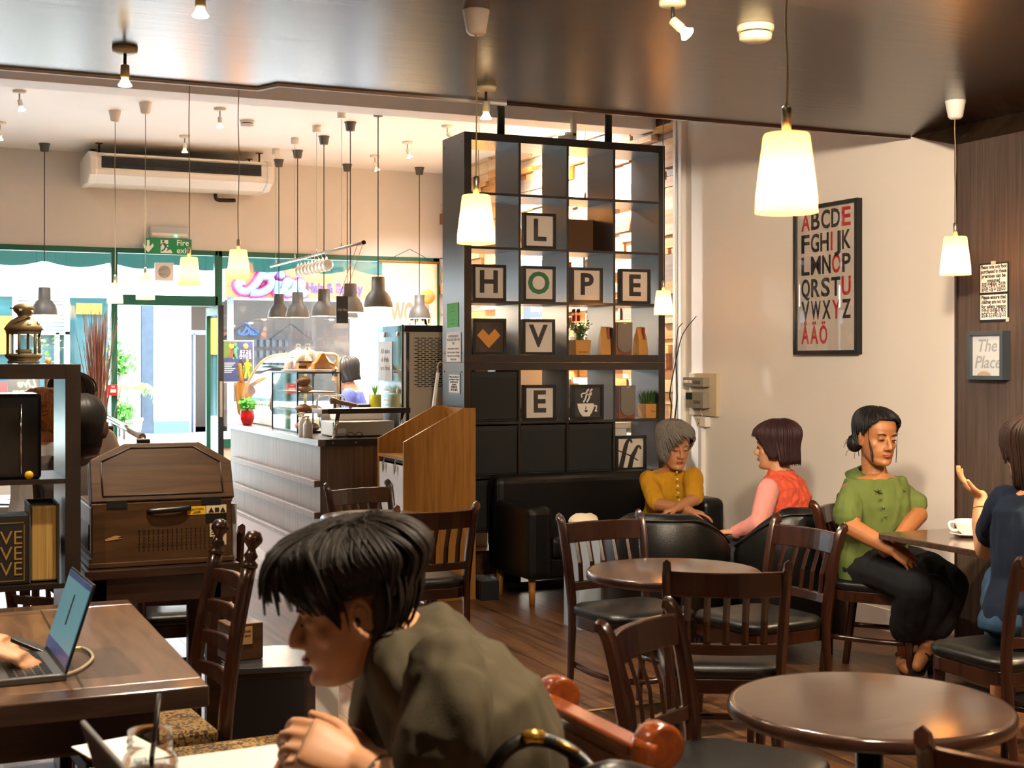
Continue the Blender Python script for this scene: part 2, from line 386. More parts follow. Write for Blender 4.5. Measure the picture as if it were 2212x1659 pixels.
w3 = frame('window_3', [(xd1, zt-.05, 4.97, zt), (xd1, .68, 4.97, .76), (4.9, .7, 4.97, zt)])
bm = nb(); box(bm, xd1, WY+.01, .7, 4.95, WY+.016, zt-.03); mk('window_pane', bm, M['glass'], w3, kind='structure')
# open door leaf, hinged beside the right window and swung into the room
HG = Vector((xd1-.045, WY-.03, .2)); fe = PX(476, 700, y=12.62)
ang = math.atan2(fe.y-HG.y, fe.x-HG.x); dl = .78
door = bpy.data.objects.new('door_1', None); COL.objects.link(door); door['kind'] = 'structure'; door['label'] = 'open green glazed entrance door'; door['category'] = 'door'
HG2 = PX(449, 700, y=12.95); door.location = (HG2.x, HG2.y, .2); v = PX(477, 700, y=12.2)-HG2; door.rotation_euler = (0, 0, math.atan2(v.y, v.x)); dl = Vector((v.x, v.y)).length
bm = nb(); h = 1.80
box(bm, 0, -.022, .0, .07, .022, h); box(bm, 0, -.022, h-.08, dl, .022, h); box(bm, 0, -.022, 0, dl, .022, .2); box(bm, dl-.06, -.022, 0, dl-.012, .022, h)
mk('door_frame', bm, M['green'], door, bev=.004, kind='structure')
bm = nb(); box(bm, dl-.012, -.024, 0, dl+.008, .024, h); mk('door_edge', bm, M['dkmetal'], door, kind='structure')
bm = nb(); box(bm, .06, -.003, .19, dl-.05, .003, h-.07); mk('door_pane', bm, M['glass'], door, kind='structure')
bm = nb(); box(bm, dl+.006, -.012, .80, dl+.014, .012, 1.12); box(bm, dl+.012, -.007, .85, dl+.018, .007, .92); mk('door_lock', bm, M['steel'], door, kind='structure')
bm = nb(); box(bm, dl-.13, -.05, .12, dl-.02, -.03, .38); box(bm, dl-.13, .03, .12, dl-.02, .05, .38); mk('kick_plate', bm, mat('dark_green_plate', '#10382c', .4), door, kind='structure')
# unseen walls that close the room
bm = nb(); box(bm, XL-.2, YB-.2, 0, XL, WY+.2, CZW); struct('wall_left', bm, M['white'])
bm = nb(); box(bm, XL, YB-.2, 0, 5.2, YB, CZW); struct('wall_back', bm, M['white'])
# floor strip of pale tape between chairs
bm = nb(); a = PX(1125, 1552, z=.004); b_ = PX(1520, 1505, z=.004); dv = (b_-a).normalized(); nn = Vector((-dv.y, dv.x, 0))*.012
quad(bm, (a-nn, b_-nn, b_+nn, a+nn)); struct('trim_5', bm, mat('brass_floor_strip', '#b99a5e', .4, .3))
# ------------------------------------------------------------------ outside
bm = nb(); box(bm, -40, WY+.25, -.2, 60, 60, .2); struct('street', bm, mat('pale_paving', '#c9c4bc', .8, var=.06, vscale=3))
FY = 25.0
def fx(px): return PX(px, 780, y=FY).x
def fz(py, px=400): return PX(px, py, y=FY).z
bd = E('shop_building', 'white rendered shop building across the street', 'building', (0, FY, .2))
def bpart(name, rects, m, y0=0., y1=.3, parent=None, bev=0.):
    b = nb()
    for (x0, z0, x1, z1) in rects: box(b, x0, FY+y0, z0, x1, FY+y1, z1)
    return mk(name, b, m, parent or bd, world=True, bev=bev)
white_f = mat('bright_white_render', '#f4f2ee', .7)
bpart('wall', [(-20, 3.3, fx(485), 12), (fx(485), 3.42, 40, 12), (-20, 2.62, fx(240), 3.3), (fx(240), .2, fx(283), 3.3), (fx(331), .2, fx(405), 3.3), (fx(283), 2.6, fx(331), 3.3), (fx(405), 2.6, fx(485), 3.3),
    (fx(766), .2, fx(800), 2.7), (fx(885), .2, 40, 3.42)], white_f)
bpart('granite_pillar', [(fx(305), .2, fx(331), 2.6)], mat('blue_grey_granite', '#27323f', .3, var=.5, vscale=9), -.05, .3)
bpart('speckled_panel', [(fx(284), 1.5, fx(304), 2.6), (fx(284), .2, fx(304), 1.5)], mat('pale_grey_stone', '#7f8a96', .6, var=.2, vscale=12), -.02, .3)
bpart('plinth', [(fx(331), .2, fx(408), .42)], mat('slate_blue_plinth', '#3a536e', .5), -.06, .3)
blue = mat('pale_blue_frame', '#5a7599', .5)
bpart('door_frame', [(fx(405), .2, fx(412), 2.6), (fx(412), 1.98, fx(447), 2.06), (fx(417), .2, fx(421), 2.0), (fx(497), .2, fx(503), 2.7), (fx(800), .2, fx(822), 2.7)], blue, -.05, .25)
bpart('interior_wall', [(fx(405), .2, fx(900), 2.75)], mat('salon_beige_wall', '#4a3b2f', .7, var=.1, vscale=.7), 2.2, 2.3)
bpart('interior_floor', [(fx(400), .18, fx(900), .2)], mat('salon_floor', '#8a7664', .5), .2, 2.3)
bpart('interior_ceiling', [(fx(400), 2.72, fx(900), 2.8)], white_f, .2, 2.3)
bpart('window_sill', [(fx(503), .2, fx(766), .75), (fx(822), .2, fx(885), .6)], white_f, -.05, .2)
bpart('shop_window', [(fx(503), .75, fx(766), 2.7)], glass('shop_window_glass', refl=.004, fr=.12), .05, .06)
b = nb()
for i in range(9):
    for j in range(3):
        x = fx(556)+i*.13; z = 1.35+j*.22
        box(b, x, FY+2.0, z, x+.07, FY+2.08, z+.14)
mk('bottle_display', b, mat('dark_bottles', '#2c3138', .4), bd, world=True)
b = nb()
for i in range(2):
    c = fx(582)+i*.95; p = [(c-.42, 1.95), (c, 2.25), (c+.42, 1.95)]
    for k in range(2): cyl(b, (p[k][0], FY+2.05, p[k][1]), (p[k+1][0], FY+2.05, p[k+1][1]), .012, n=6)
    box(b, c-.42, FY+1.95, 1.93, c+.42, FY+2.15, 1.95)
mk('hanging_shelf', b, M['dkmetal'], bd, world=True)
# left shop front: teal glass, louvres and yellow banner
bpart('shutter_louvre', [(fx(38), 2.06+i*.062, fx(140), 2.09+i*.062) for i in range(9)], white_f, -.02, .1)
bpart('louvre_back', [(fx(38), 2.0, fx(140), 2.62)], mat('grey_louvre_back', '#9ca8a8', .6), .1, .15)
bpart('shop_glass', [(-20, .5, fx(236), 2.62)], mat('teal_dark_glass', '#2c4a4e', .08, var=.45, vscale=1.1, spec=.8), .16, .2)
bpart('window_frame', [(fx(28), .2, fx(38), 2.62), (fx(140), .2, fx(150), 2.62), (fx(120), .2, fx(128), 2.0), (-20, .2, fx(236), .5), (fx(28), 1.96, fx(150), 2.02), (fx(236), .2, fx(243), 2.6)], mat('pale_green_frame', '#cfe0d4', .5), -.04, .2)
bpart('yellow_banner', [(fx(-60), 1.62, fx(26), 2.28), (fx(166), 2.33, fx(222), 2.52)], mat('yellow_banner', '#c98a10', .6), .10, .14)
# fascia with script lettering
sg = E('shop_sign', 'peach fascia sign with pink edged script and purple lettering', 'sign', (fx(650), FY-.1, fz(640, 650)))
b = nb(); box(b, fx(482), FY-.18, fz(642, 482), fx(824), FY-.06, fz(548, 482)); mk('sign_board', b, mat('peach_sign_board', '#8f4a1a', .5), sg, world=True)
s0 = PX(512, 634, y=FY-.2); kx_ = (PX(650, 634, y=FY-.2).x-s0.x)/140.; kz_ = (PX(512, 570, y=FY-.2).z-s0.z)/64.
def bien(bm, w, h, M_):
    S = [[(58, 52), (40, 22), (22, 6), (6, 8), (0, 20), (12, 26)], [(28, 56), (50, 66), (78, 60), (72, 42), (44, 36)], [(44, 36), (68, 36), (72, 18), (52, 4), (26, 2)],
         [(88, 28), (84, 10), (88, 2), (97, 8)], [(97, 8), (110, 22), (112, 28), (104, 28), (100, 14), (108, 2), (120, 10)], [(120, 10), (127, 28), (122, 2)], [(123, 8), (134, 26), (140, 24), (137, 4), (142, 1), (150, 8)]]
    for s in S: tube(bm, [M_ @ q for q in smooth_path([(p[0]*kx_, p[1]*kz_, h) for p in s], 6)], w/2, 8)
    ell(bm, M_ @ Vector((93*kx_, 42*kz_, h)), w*.6, 10)
MB = T(s0.x, s0.y, s0.z) @ FRONT
b = nb(); bien(b, .20, .0, MB); mk('letter_glow', b, mat('pink_letter_edge', '#a0205f', .5), sg, world=True)
b = nb(); bien(b, .125, .10, MB); mk('script_lettering', b, mat('pale_blue_script', '#5580b4', .4), sg, world=True)
p = PX(662, 622, y=FY-.19); b = nb(); text(b, 'Hair & Beauty', .26, T(p.x, p.y, p.z) @ FRONT, .01, 'LEFT', .006, width=PX(760, 622, y=FY).x-p.x+.15)
mk('small_lettering', b, mat('purple_letters', '#2a1258', .5), sg, world=True)
ws = E('wall_sign', 'small blue script sign on the salon wall behind the glass', 'sign', (fx(535), FY+2.1, 2.0))
p = PX(515, 724, y=FY+2.1); b = nb(); kx_, kz_ = kx_*.33, kz_*.42; bien(b, .045, .02, T(p) @ FRONT); mk('script_lettering', b, mat('blue_script', '#31589c', .5), ws, world=True)
# awning valance over the windows
aw = E('awning', 'teal green awning with a scalloped valance outside the windows', 'awning', (2, 13.7, 2.4))
b = nb(); ya = 13.9; n = 150; x0, x1 = -2.2, 6.2
for i in range(n):
    xa, xb = x0+(x1-x0)*i/n, x0+(x1-x0)*(i+1)/n
    za, zb = (2.47-.055*abs(math.sin(math.pi*q/.62)) for q in (xa, xb))
    quad(b, ((xa, ya, za), (xb, ya, zb), (xb, ya, 2.80), (xa, ya, 2.80)))
mk('valance', b, mat('teal_awning_cloth', '#2f7d78', .8), aw, world=True)
b = nb(); quad(b, ((x0, ya, 2.80), (x1, ya, 2.80), (x1, WY+.25, 3.3), (x0, WY+.25, 3.3))); mk('canopy', b, mat('teal_awning_cloth2', '#4b918b', .8), aw, world=True)
# palm in a white pot across the street
pot = PX(289, 923, y=23.6)
pl = E('potted_palm', 'palm with arching fronds in a white pot on the far pavement', 'plant', (pot.x, pot.y, .2))
b = nb(); lathe(b, [(0, 0), (.10, 0), (.145, .30), (.16, .30), (.16, .34), (.13, .34), (.12, .30), (0, .29)], 20); mk('pot', b, mat('white_pot', '#f2efe9', .5), pl)
b = nb(); tube(b, smooth_path([(0, 0, .28), (.03, 0, .55), (-.02, 0, .8)]), .03, 8); mk('trunk', b, mat('palm_trunk', '#8b7a5a', .8), pl)
b = nb(); rn = random.Random(5)
for k in range(11):
    a = k*2.4; l = rn.uniform(.55, .8); c = Vector((math.cos(a), math.sin(a)*.6, 0)); pts = [Vector((-.02, 0, .78))+c*l*t+Vector((0, 0, .55*t-.55*t*t*rn.uniform(.8, 1.5))) for t in (0, .25, .5, .75, 1)]
    pts = smooth_path(pts, 4); sd = c.cross(UP).normalized()
    for i in range(2, len(pts)):
        for sg_ in (-1, 1):
            q = pts[i]+sd*sg_*.16*(1-i/len(pts)*.6)+(pts[i]-pts[i-1])*1.2-Vector((0, 0, .05)); w = (pts[i]-pts[i-1])*.55
            quad(b, (pts[i]-w*.5, pts[i]+w*.5, q+w*.1, q))
mk('fronds', b, M['leaf_bright'], pl)
for i, (px_, py_, s_, w_, lb) in enumerate(((258, 780, .55, .42, 'green bush beside the white pillar across the street'), (268, 893, .4, .26, 'low green bush in front of the white pillar across the street'))):
    c = PX(px_, py_, y=24.2-.9*i); r_ = E('street_shrub', lb, 'plant', (c.x, c.y, .2)); b = nb(); rn = random.Random(i)
    for k in range(160):
        d = Vector((rn.gauss(0, 1), rn.gauss(0, .6), rn.gauss(0, 1.2))); q = Vector((c.x, c.y, c.z))+d*w_*.28; q.z = max(.25, q.z)
        u = Vector((rn.gauss(0, 1), rn.gauss(0, 1), rn.gauss(0, 1))).normalized()*.07; v = u.orthogonal().normalized()*.04
        quad(b, (q-u, q-v, q+u, q+v))
    mk('foliage', b, M['leaf'], r_, world=True)
    b = nb(); tube(b, ((c.x, c.y, .2), (c.x, c.y, c.z)), .02, 6); mk('stem', b, M['chair_dark'], r_, world=True)
# ------------------------------------------------------------------ hanging lamps
def pendant(px, bot_py, d, ceil_z, label, light=9., cap=True, wpx=None, at=None):
    """conical frosted shade on a thin cord; origin at the shade's foot"""
    b0 = Vector(at) if at else PX(px, bot_py, d=d); sw = (wpx*d/FPX if wpx else .14)/2; k = sw/.07
    e = E('pendant_lamp', label, 'lamp', b0, 0, 'cone shade pendant lamps')
    H = .178*k
    b = nb(); lathe(b, [(sw, 0), (sw*.985, H*.2), (sw*.745, H*.97), (sw*.70, H), (sw*.12, H)], 32); mk('lamp_shade', b, M['shade'], e, smooth=True, recalc=False)
    b = nb(); lathe(b, [(0, H-.002), (.011, H-.002), (.011, H+.06), (.006, H+.066), (0, H+.066)], 12); mk('lamp_holder', b, M['steel'], e, smooth=True)
    b = nb(); ell(b, (0, 0, .085*k), (.022, .022, .03)); cyl(b, (0, 0, .1*k), (0, 0, H), .012, n=8); mk('bulb', b, M['bulb'], e, smooth=True)
    ztop = ceil_z-b0.z
    b = nb(); rn = random.Random(int(px)); pts = [(0, 0, H+.06)]+[(rn.uniform(-.003, .003), rn.uniform(-.003, .003), H+.06+(ztop-H-.10)*i/6) for i in range(1, 6)]+[(0, 0, ztop-.04)]
    tube(b, smooth_path(pts, 4), .0028, 6); mk('cord', b, mat('lamp_cord', '#8f7d5c', .6), e)
    if cap:
        b = nb(); lathe(b, [(0, ztop-.085), (.025, ztop-.085), (.034, ztop-.075), (.047, ztop-.004), (.047, ztop), (0, ztop)], 24); mk('ceiling_cap', b, M['plastic_w'], e, smooth=True)
    lamp('pendant_light', 'POINT', (0, 0, .055*k), light*.13, WARM, e, .018)
    return e
pendant(1699, 460, 3.15, CZ, 'large lit cone pendant lamp in front of the framed alphabet poster', 9, wpx=134)
pendant(1028.5, 526, 4.75, CZ, 'lit cone pendant lamp hanging in front of the left end of the tall shelf', 9, wpx=82)
pendant(2064, 594, 6.40, CZ, 'lit cone pendant lamp hanging at the corner of the walnut panel', 9, wpx=65)
pendant(1433, 680, 8.85, CZW, 'small lit cone pendant lamp in front of the right end of the tall shelf', 7, wpx=41)
pendant(248.5, 655, 10.43, CZW, 'lit cone pendant lamp with a white ceiling cap, left of the fire exit sign', 6, wpx=34)
pendant(314, 647, 10.1, CZW, 'lit cone pendant lamp hanging just left of the square ventilator', 6, wpx=40)
pendant(408.5, 617, 8.40, CZW, 'amber cone pendant lamp hanging below the end of the fire exit sign', 3, wpx=48)
pendant(515, 602, 8.40, CZW, 'amber cone pendant lamp hanging in front of the pink script shop sign', 3, wpx=49)
pendant(1264, 480, 10.4, CZW, 'lit cone pendant lamp seen through the tall shelf, behind the brown board', 6, wpx=36)
pendant(1034, 470, 10.1, CZW, 'cone pendant lamp behind the tall shelf, its white cap seen through the top left cell', 6, wpx=36)

for q_, lb_ in (((4.3, 3.55, 2.2), 'unseen cone pendant lamp added for light, right of the view, beside the walnut panel'), ((4.1, 2.0, 2.1), 'unseen cone pendant lamp added for light, above the view, by the walnut panel'), ((-1.7, 3.3, 1.95), 'unseen cone pendant lamp added for light over the hidden end of the plank table'), ((1.6, -1.2, 1.95), 'unseen cone pendant lamp added for light behind the camera'), ((-2.2, 7.2, 2.1), 'unseen cone pendant lamp added for light over the tables left of the view')):
    pendant(300, 0, 3, CZ if q_[1] < 6 else CZW, lb_, 520 if q_[0] > 4 else 180, at=q_)  # unseen pendants added to lift the brightness of the room

def bell(x, y, bot_z, label, k=1.):
    e = E('bell_lamp', label, 'lamp', (x, y, bot_z), 0, 'grey bell pendant lamps')
    R0 = .109*k
    prof = [(R0, 0), (R0, .006), (R0*.97, .035), (R0*.86, .075), (R0*.66, .108), (R0*.52, .122), (R0*.50, .128), (R0*.47, .128), (R0*.45, .225), (R0*.43, .23), (.008, .23)]
    b = nb(); lathe(b, [(r, z*k) for r, z in prof], 32); o = mk('lamp_shade', b, M['bell'], e, smooth=True, recalc=False)
    s = o.modifiers.new('solid', 'SOLIDIFY'); s.thickness = .003; s.offset = -1
    b = nb(); ell(b, (0, 0, .06), (.028, .028, .035), 12); mk('bulb', b, M['bulb'], e, smooth=True)
    zt = CZW-bot_z
    b = nb(); cyl(b, (0, 0, .23*k), (0, 0, zt-.05), .004, n=6); mk('cord', b, M['black_matte'], e)
    b = nb(); lathe(b, [(0, zt-.07), (.034, zt-.07), (.044, zt-.008), (.048, zt-.008), (.048, zt), (0, zt)], 20); mk('ceiling_cap', b, M['bell'], e, smooth=True)
    lamp('bell_light', 'POINT', (0, 0, .02), 9, WARM, e, .03)
    return e
def zat(py, d): return CAMZ+(HORY-py)/FPX*d
bell(PX(96, 0, y=12.62).x, 12.62, zat(680, 11.95), 'grey bell lamp hanging in front of the left window above the lantern', 1.05)
bell(3.245, 12.72, zat(686, 12.95), 'grey bell lamp nearest the open glass door, first of the row', .97)
bell(3.26, 12.10, zat(686, 12.38), 'grey bell lamp second in the row from the open glass door')
bell(3.26, 11.25, zat(683, 11.6), 'grey bell lamp hanging just left of the order here board')
bell(3.26, 10.5, zat(675, 10.94), 'grey bell lamp half hidden behind the order here board')
bell(3.26, 9.8, zat(664, 10.28), 'largest grey bell lamp, hanging right of the order here board')
bell(PX(750, 0, y=12.75).x, 12.75, zat(687, 13.26), 'far grey bell lamp peeping out under the one behind the order here board')
bell(PX(906, 0, y=12.68).x, 12.68, zat(688, 13.5), 'grey bell lamp hanging in front of the cream snow ice banner')

# ------------------------------------------------------------------ ceiling spots and detectors
def spot(px, top_py, zc, label, d3=(0, 0, -1), k=1., lit=3., bright=False):
    p = PX(px, top_py, z=zc)
    e = E('ceiling_spotlight', label, 'spotlight', (p.x, p.y, zc), 0, 'ceiling spotlights')
    b = nb(); lathe(b, [(0, -.022*k), (.03*k, -.022*k), (.045*k, -.016*k), (.047*k, 0), (0, 0)], 24); mk('ceiling_rose', b, M['cream'] if zc < 3 else M['plastic_w'], e, smooth=True)
    b = nb(); cyl(b, (0, 0, -.02*k), (0, 0, -.07*k), .006*k, n=8); mk('stem', b, M['dkmetal'] if zc < 3 else M['steel'], e)
    D = Vector(d3).normalized(); a = Vector((0, 0, -.066*k))
    b = nb(); tube(b, (a-D*.004, a, a+D*.042*k, a+D*.046*k), (.008*k, .016*k, .017*k, .012*k), 14); mk('socket', b, M['cream'] if zc < 3 else M['plastic_w'], e)
    b = nb(); tube(b, (a+D*.046*k, a+D*.055*k, a+D*.073*k), (.013*k, .015*k, .026*k), 16); mk('bulb', b, mat('bulb_glass', '#f0c890', .2, emit='#ffcf8a', es=1.6), e)
    b = nb(); tube(b, (a+D*.073*k, a+D*.0765*k), (.026*k, .024*k), 16); mk('bulb_face', b, M['bulb2'] if bright else M['bulb'], e)
    lo = lamp('spot_light', 'SPOT', a+D*.085*k, lit*(2.4 if zc < 3 else 6), SPOTC if zc < 3 else COOLW, e, .02, spot=155 if bright else 118, blend=.95); aim(lo, D)
    return e
def camdir(r, f, u): return RT*r+FW*f+UP*u
spot(270, 103, CZ, 'cream spotlight on the dark ceiling above the open door', lit=14, k=1.05)
spot(1050, 188, CZ, 'cream spotlight on the dark ceiling in front of the tall shelf', lit=17)
spot(1453, 2, CZ, 'tilted brightly lit spotlight on the dark ceiling beside the smoke detector', camdir(.55, -.25, -.6), lit=20, bright=True, k=1.0)
spot(433, -62, CZ, 'spotlight on the dark ceiling at the top edge, only its bulb showing', lit=12)
spot(42, 196, CZW, 'white spotlight on the white ceiling above the lantern', camdir(.25, 0, -1), lit=8)
spot(0, 264, CZW, 'white spotlight cut by the left edge of the picture', lit=6)
spot(475, 234, CZW, 'white spotlight on the white ceiling above the air conditioner', lit=8)
spot(399, 293, CZW, 'white spotlight hanging in front of the air conditioner', lit=6)
spot(880, 306, CZW, 'white spotlight on the white ceiling left of the tall shelf', (.3, 0, -.9), lit=13)
spot(810, 336, CZW, 'white spotlight with a loose wire, left of the lamp cords', (.3, 0, -.9), lit=9)
spot(966, 271, CZW, 'white spotlight half hidden behind the top of the tall shelf', (.65, -.15, -.6), lit=40)
# unseen spots added to brighten the room; the tilted pair lights the right wall
for x, y, en, lb in ((1.35, 1.6, 34, 'spotlight added for light above the young man in the T-shirt, above the frame'), (2.1, 2.5, 34, 'tilted spotlight added for light above the near round table, above the frame'), (-.4, 3.4, 30, 'spotlight added for light above the laptop table, above the frame'), (1.45, 2.55, 34, 'tilted spotlight added for light beside the near round table, above the frame'), (2.6, .2, 30, 'spotlight added for light on the dark ceiling behind the camera')):
    e = E('ceiling_spotlight', lb, 'spotlight', (x, y, CZ), 0, 'ceiling spotlights')
    b = nb(); lathe(b, [(0, -.022), (.045, -.016), (.047, 0), (0, 0)], 24); mk('ceiling_rose', b, M['cream'], e, smooth=True)
    b = nb(); tube(b, ((0, 0, -.02), (0, 0, -.066), (0, 0, -.11)), (.006, .016, .017), 12); mk('socket', b, M['cream'], e)
    b = nb(); tube(b, ((0, 0, -.112), (0, 0, -.14)), (.014, .026), 16); mk('bulb', b, M['bulb'], e)
    lo = lamp('spot_light', 'SPOT', (0, 0, -.15), en*1.5 if lb[0] != 't' else 88, SPOTC, e, .12 if lb[0] == 't' else .03, spot=120 if lb[0] != 't' else 60, blend=.9)
    if lb[0] == 't': aim(lo, Vector((5.0, 6.4 if x > 2 else 7.2, 1.6))-Vector((x, y, 2.57)))
def detector(px, top_py, zc, label, k=1., m=None):
    p = PX(px, top_py, z=zc); e = E('smoke_detector', label, 'smoke detector', (p.x, p.y, zc))
    b = nb(); lathe(b, [(0, -.018), (.052, -.018), (.056, -.012), (.056, 0), (0, 0)], 32, SCL(k, k, k)); mk('base', b, m or M['plastic_w'], e, smooth=False)
    b = nb(); lathe(b, [(0, -.024), (.045, -.024), (.045, -.018), (0, -.018)], 32, SCL(k, k, k)); mk('vent_gap', b, M['black_matte'], e)
    b = nb(); lathe(b, [(0, -.048), (.035, -.048), (.048, -.042), (.051, -.024), (0, -.024)], 32, SCL(k, k, k)); mk('cover', b, m or M['plastic_w'], e)
    return e
detector(1632, 56, CZ, 'cream smoke detector on the dark ceiling beside the lit spotlight', 1.2, M['cream'])
detector(534, 261, CZW, 'white smoke detector on the white ceiling left of the lamp cords', 1.05)
# conduit with a round detector on the beam
p = PX(1227, 345, y=8.6); e = E('beam_detector', 'white round detector at the end of a conduit on the beam', 'detector', (p.x, 8.62, 3.05))
b = nb(); lathe(b, [(0, -.1), (.045, -.1), (.05, -.07), (.065, -.03), (.065, .03), (0, .03)], 24); mk('dome', b, M['plastic_w'], e, smooth=True)
b = nb(); box(b, .035, -.02, .0, .07, .02, .34); box(b, -.01, -.02, .03, .07, .02, .06); mk('conduit', b, M['plastic_w'], e, bev=.004)
# steel posts between the shelf and the beam
for i, px in enumerate((1082, 1314)):
    p = PX(px, 260, y=8.33); b = nb(); cyl(b, (p.x, 8.33, 2.985), (p.x, 8.33, CZW), .026, n=20)
    tag(mk('steel_post', b, mat('black_green_post', '#16211f', .4), None), ('left' if i == 0 else 'right')+' of the two black posts between the tall shelf and the ceiling', 'post', 'posts on the tall shelf')
# ------------------------------------------------------------------ air conditioner
xa, xb = PX(193, 0, y=12.25).x, PX(592, 0, y=12.25).x
e = E('air_conditioner', 'long white ceiling air conditioner with a dark grille above the door', 'air conditioner', ((xa+xb)/2, 12.6, 3.06))
W = (xb-xa)/2
def acsec(x, k=1.): return [(x, y*k, z) for y, z in ((-.33, .245), (-.36, .20), (-.36, .10), (-.33, .06), (-.18, .0), (.33, .02), (.35, .10), (.35, .26), (-.2, .268))]
b = nb(); secs = [[b.verts.new(p) for p in acsec(x)] for x in (-W+.05, W-.05)]
n = len(secs[0])
for i in range(n): b.faces.new((secs[0][i], secs[0][(i+1) % n], secs[1][(i+1) % n], secs[1][i]))
b.faces.new(secs[0]); b.faces.new(secs[1][::-1]); mk('body', b, M['plastic_w'], e, bev=.006)
for s in (-1, 1):
    b = nb(); q = [(y, z) for _, y, z in acsec(0)]; prism(b, [(y*1.03, .13+(z-.13)*1.06) for y, z in q], .07, basis((0, 1, 0), (0, 0, 1), (1, 0, 0), (s*W-(.07 if s > 0 else 0), 0, 0))); mk('end_cap', b, M['plastic_w'], e, bev=.02, bseg=3)
b = nb(); box(b, -W+.10, -.366, .115, W-.12, -.34, .215); mk('grille_slot', b, M['black'], e)
b = nb(); box(b, -W+.13, -.372, .145, W-.15, -.362, .165); box(b, -W+.13, -.372, .172, W-.15, -.362, .178)
for k in range(5): box(b, -W+.25+k*.27, -.37, .12, -W+.262+k*.27, -.36, .21)
mk('louvre', b, M['dkmetal'], e)
b = nb(); box(b, -W+.08, -.363, .226, W-.08, -.352, .243); mk('front_panel', b, M['plastic_w'], e)
for sx in (-1, 1):
    for sy in (-.2, .2):
        b = nb(); cyl(b, (sx*(W-.1), sy, .26), (sx*(W-.1), sy, .352), .008, n=8); box(b, sx*(W-.1)-.03, sy-.02, .345, sx*(W-.1)+.03, sy+.02, .352); mk('hanger_rod', b, M['dkmetal'], e)
b = nb(); tube(b, smooth_path([(W-.4, .3, .02), (W-.38, .33, -.03), (W-.3, .34, -.035), (W-.2, .35, -.03)]), .018, 8); mk('drain_pipe', b, M['dkmetal'], e)
# ------------------------------------------------------------------ things on the window wall
p = PX(366, 503, y=12.95); e = E('emergency_light', 'white emergency light with a green indicator above the fire exit sign', 'emergency light', (p.x, WY, p.z))
b = nb(); box(b, -.18, -.06, -.055, .18, 0, .06); mk('housing', b, mat('grey_clear_housing', '#b9bfc2', .25), e, bev=.015, bseg=3)
b = nb(); box(b, -.16, -.066, -.03, .16, -.058, -.005); mk('tube_window', b, M['plastic_w'], e)
b = nb(); ell(b, (.055, -.068, -.03), .009, 10); mk('indicator', b, mat('green_indicator', '#30ff90', .4, emit='#40ffa0', es=6), e)
pa, pb = PX(313, 516, y=12.9), PX(415, 548, y=12.9)
e = E('exit_sign', 'green fire exit sign with an arrow and a running figure above the door', 'sign', ((pa.x+pb.x)/2, 12.93, (pa.z+pb.z)/2))
w, h = pb.x-pa.x, .147
b = nb(); box(b, -w/2, -.004, -h/2, w/2, .004, h/2); mk('sign_panel', b, mat('sign_green', '#0c8a55', .4), e)
sw_ = mat('sign_white', '#f2f6f2', .4)
FM = T(0, -.005, 0) @ FRONT
b = nb(); prism(b, [(-.195, .055), (-.170, .055), (-.170, -.005), (-.145, .02), (-.135, .02), (-.135, -.005), (-.1825, -.06), (-.23, -.005), (-.23, .02), (-.22, .02), (-.195, -.005)], .002, FM); mk('arrow', b, sw_, e)
b = nb(); prism(b, [(-.07, .06), (.0, .06), (.0, -.03), (.025, -.03), (.04, -.062), (-.045, -.062), (-.07, -.062)], .002, FM); mk('door_symbol', b, sw_, e)
b = nb(); ell(b, (-.045, -.008, .047), (.011, .003, .011), 10)
for s, wd in (([(-.04, .03), (-.022, .0)], .02), ([(-.04, .03), (-.062, .02), (-.068, .0)], .009), ([(-.035, .028), (-.015, .015), (.0, .022)], .009), ([(-.024, 0), (-.002, -.015), (-.005, -.04)], .012), ([(-.024, 0), (-.035, -.025), (-.062, -.045)], .012)):
    ribbon2d(b, s, wd, .002, T(0, -.007, 0) @ FRONT, 3)
mk('running_figure', b, mat('sign_green_figure', '#0a7a4a', .4), e)
b = nb(); text(b, 'Fire', .075, T(.135, -.005, .035) @ FRONT, .001, bold=.001); text(b, 'exit', .075, T(.135, -.005, -.035) @ FRONT, .001, bold=.001); mk('lettering', b, sw_, e)
p = PX(355, 587, y=12.96); e = E('ventilator', 'square white window ventilator with a round slotted grille', 'ventilator', (p.x, WY, p.z))
b = nb(); box(b, -.085, -.05, -.085, .085, .0, .085); mk('housing', b, M['plastic_w'], e, bev=.006)
b = nb(); lathe(b, [(0, 0), (.056, 0), (.056, .004), (0, .004)], 24, T(0, -.05, 0) @ FRONT); mk('grille_back', b, mat('grey_grille', '#6d6a66', .6), e)
b = nb()
for i in range(-4, 5):
    w = math.sqrt(max(0, .055**2-(i*.012)**2)); box(b, -w, -.058, i*.012-.0025, w, -.052, i*.012+.0025)
mk('slat', b, M['plastic_w'], e)
p = PX(235, 843, y=12.9); e = E('fire_call_point', 'red fire alarm call point on the green window frame', 'alarm', (xd0-.02, fy0, p.z))
b = nb(); box(b, -.045, -.04, -.05, .045, 0, .05); mk('housing', b, mat('alarm_red', '#d8202a', .4), e, bev=.004)
b = nb(); box(b, -.03, -.044, -.022, .03, -.038, .008); mk('break_glass', b, M['paper'], e)
b = nb(); text(b, 'FIRE', .022, T(0, -.0405, .03) @ FRONT, .001); mk('lettering', b, M['paper'], e)
b = nb()
for i in (-1, 0, 1): box(b, i*.012-.003, -.046, -.009, i*.012+.003, -.0438, -.004)
mk('symbol', b, M['black'], e)
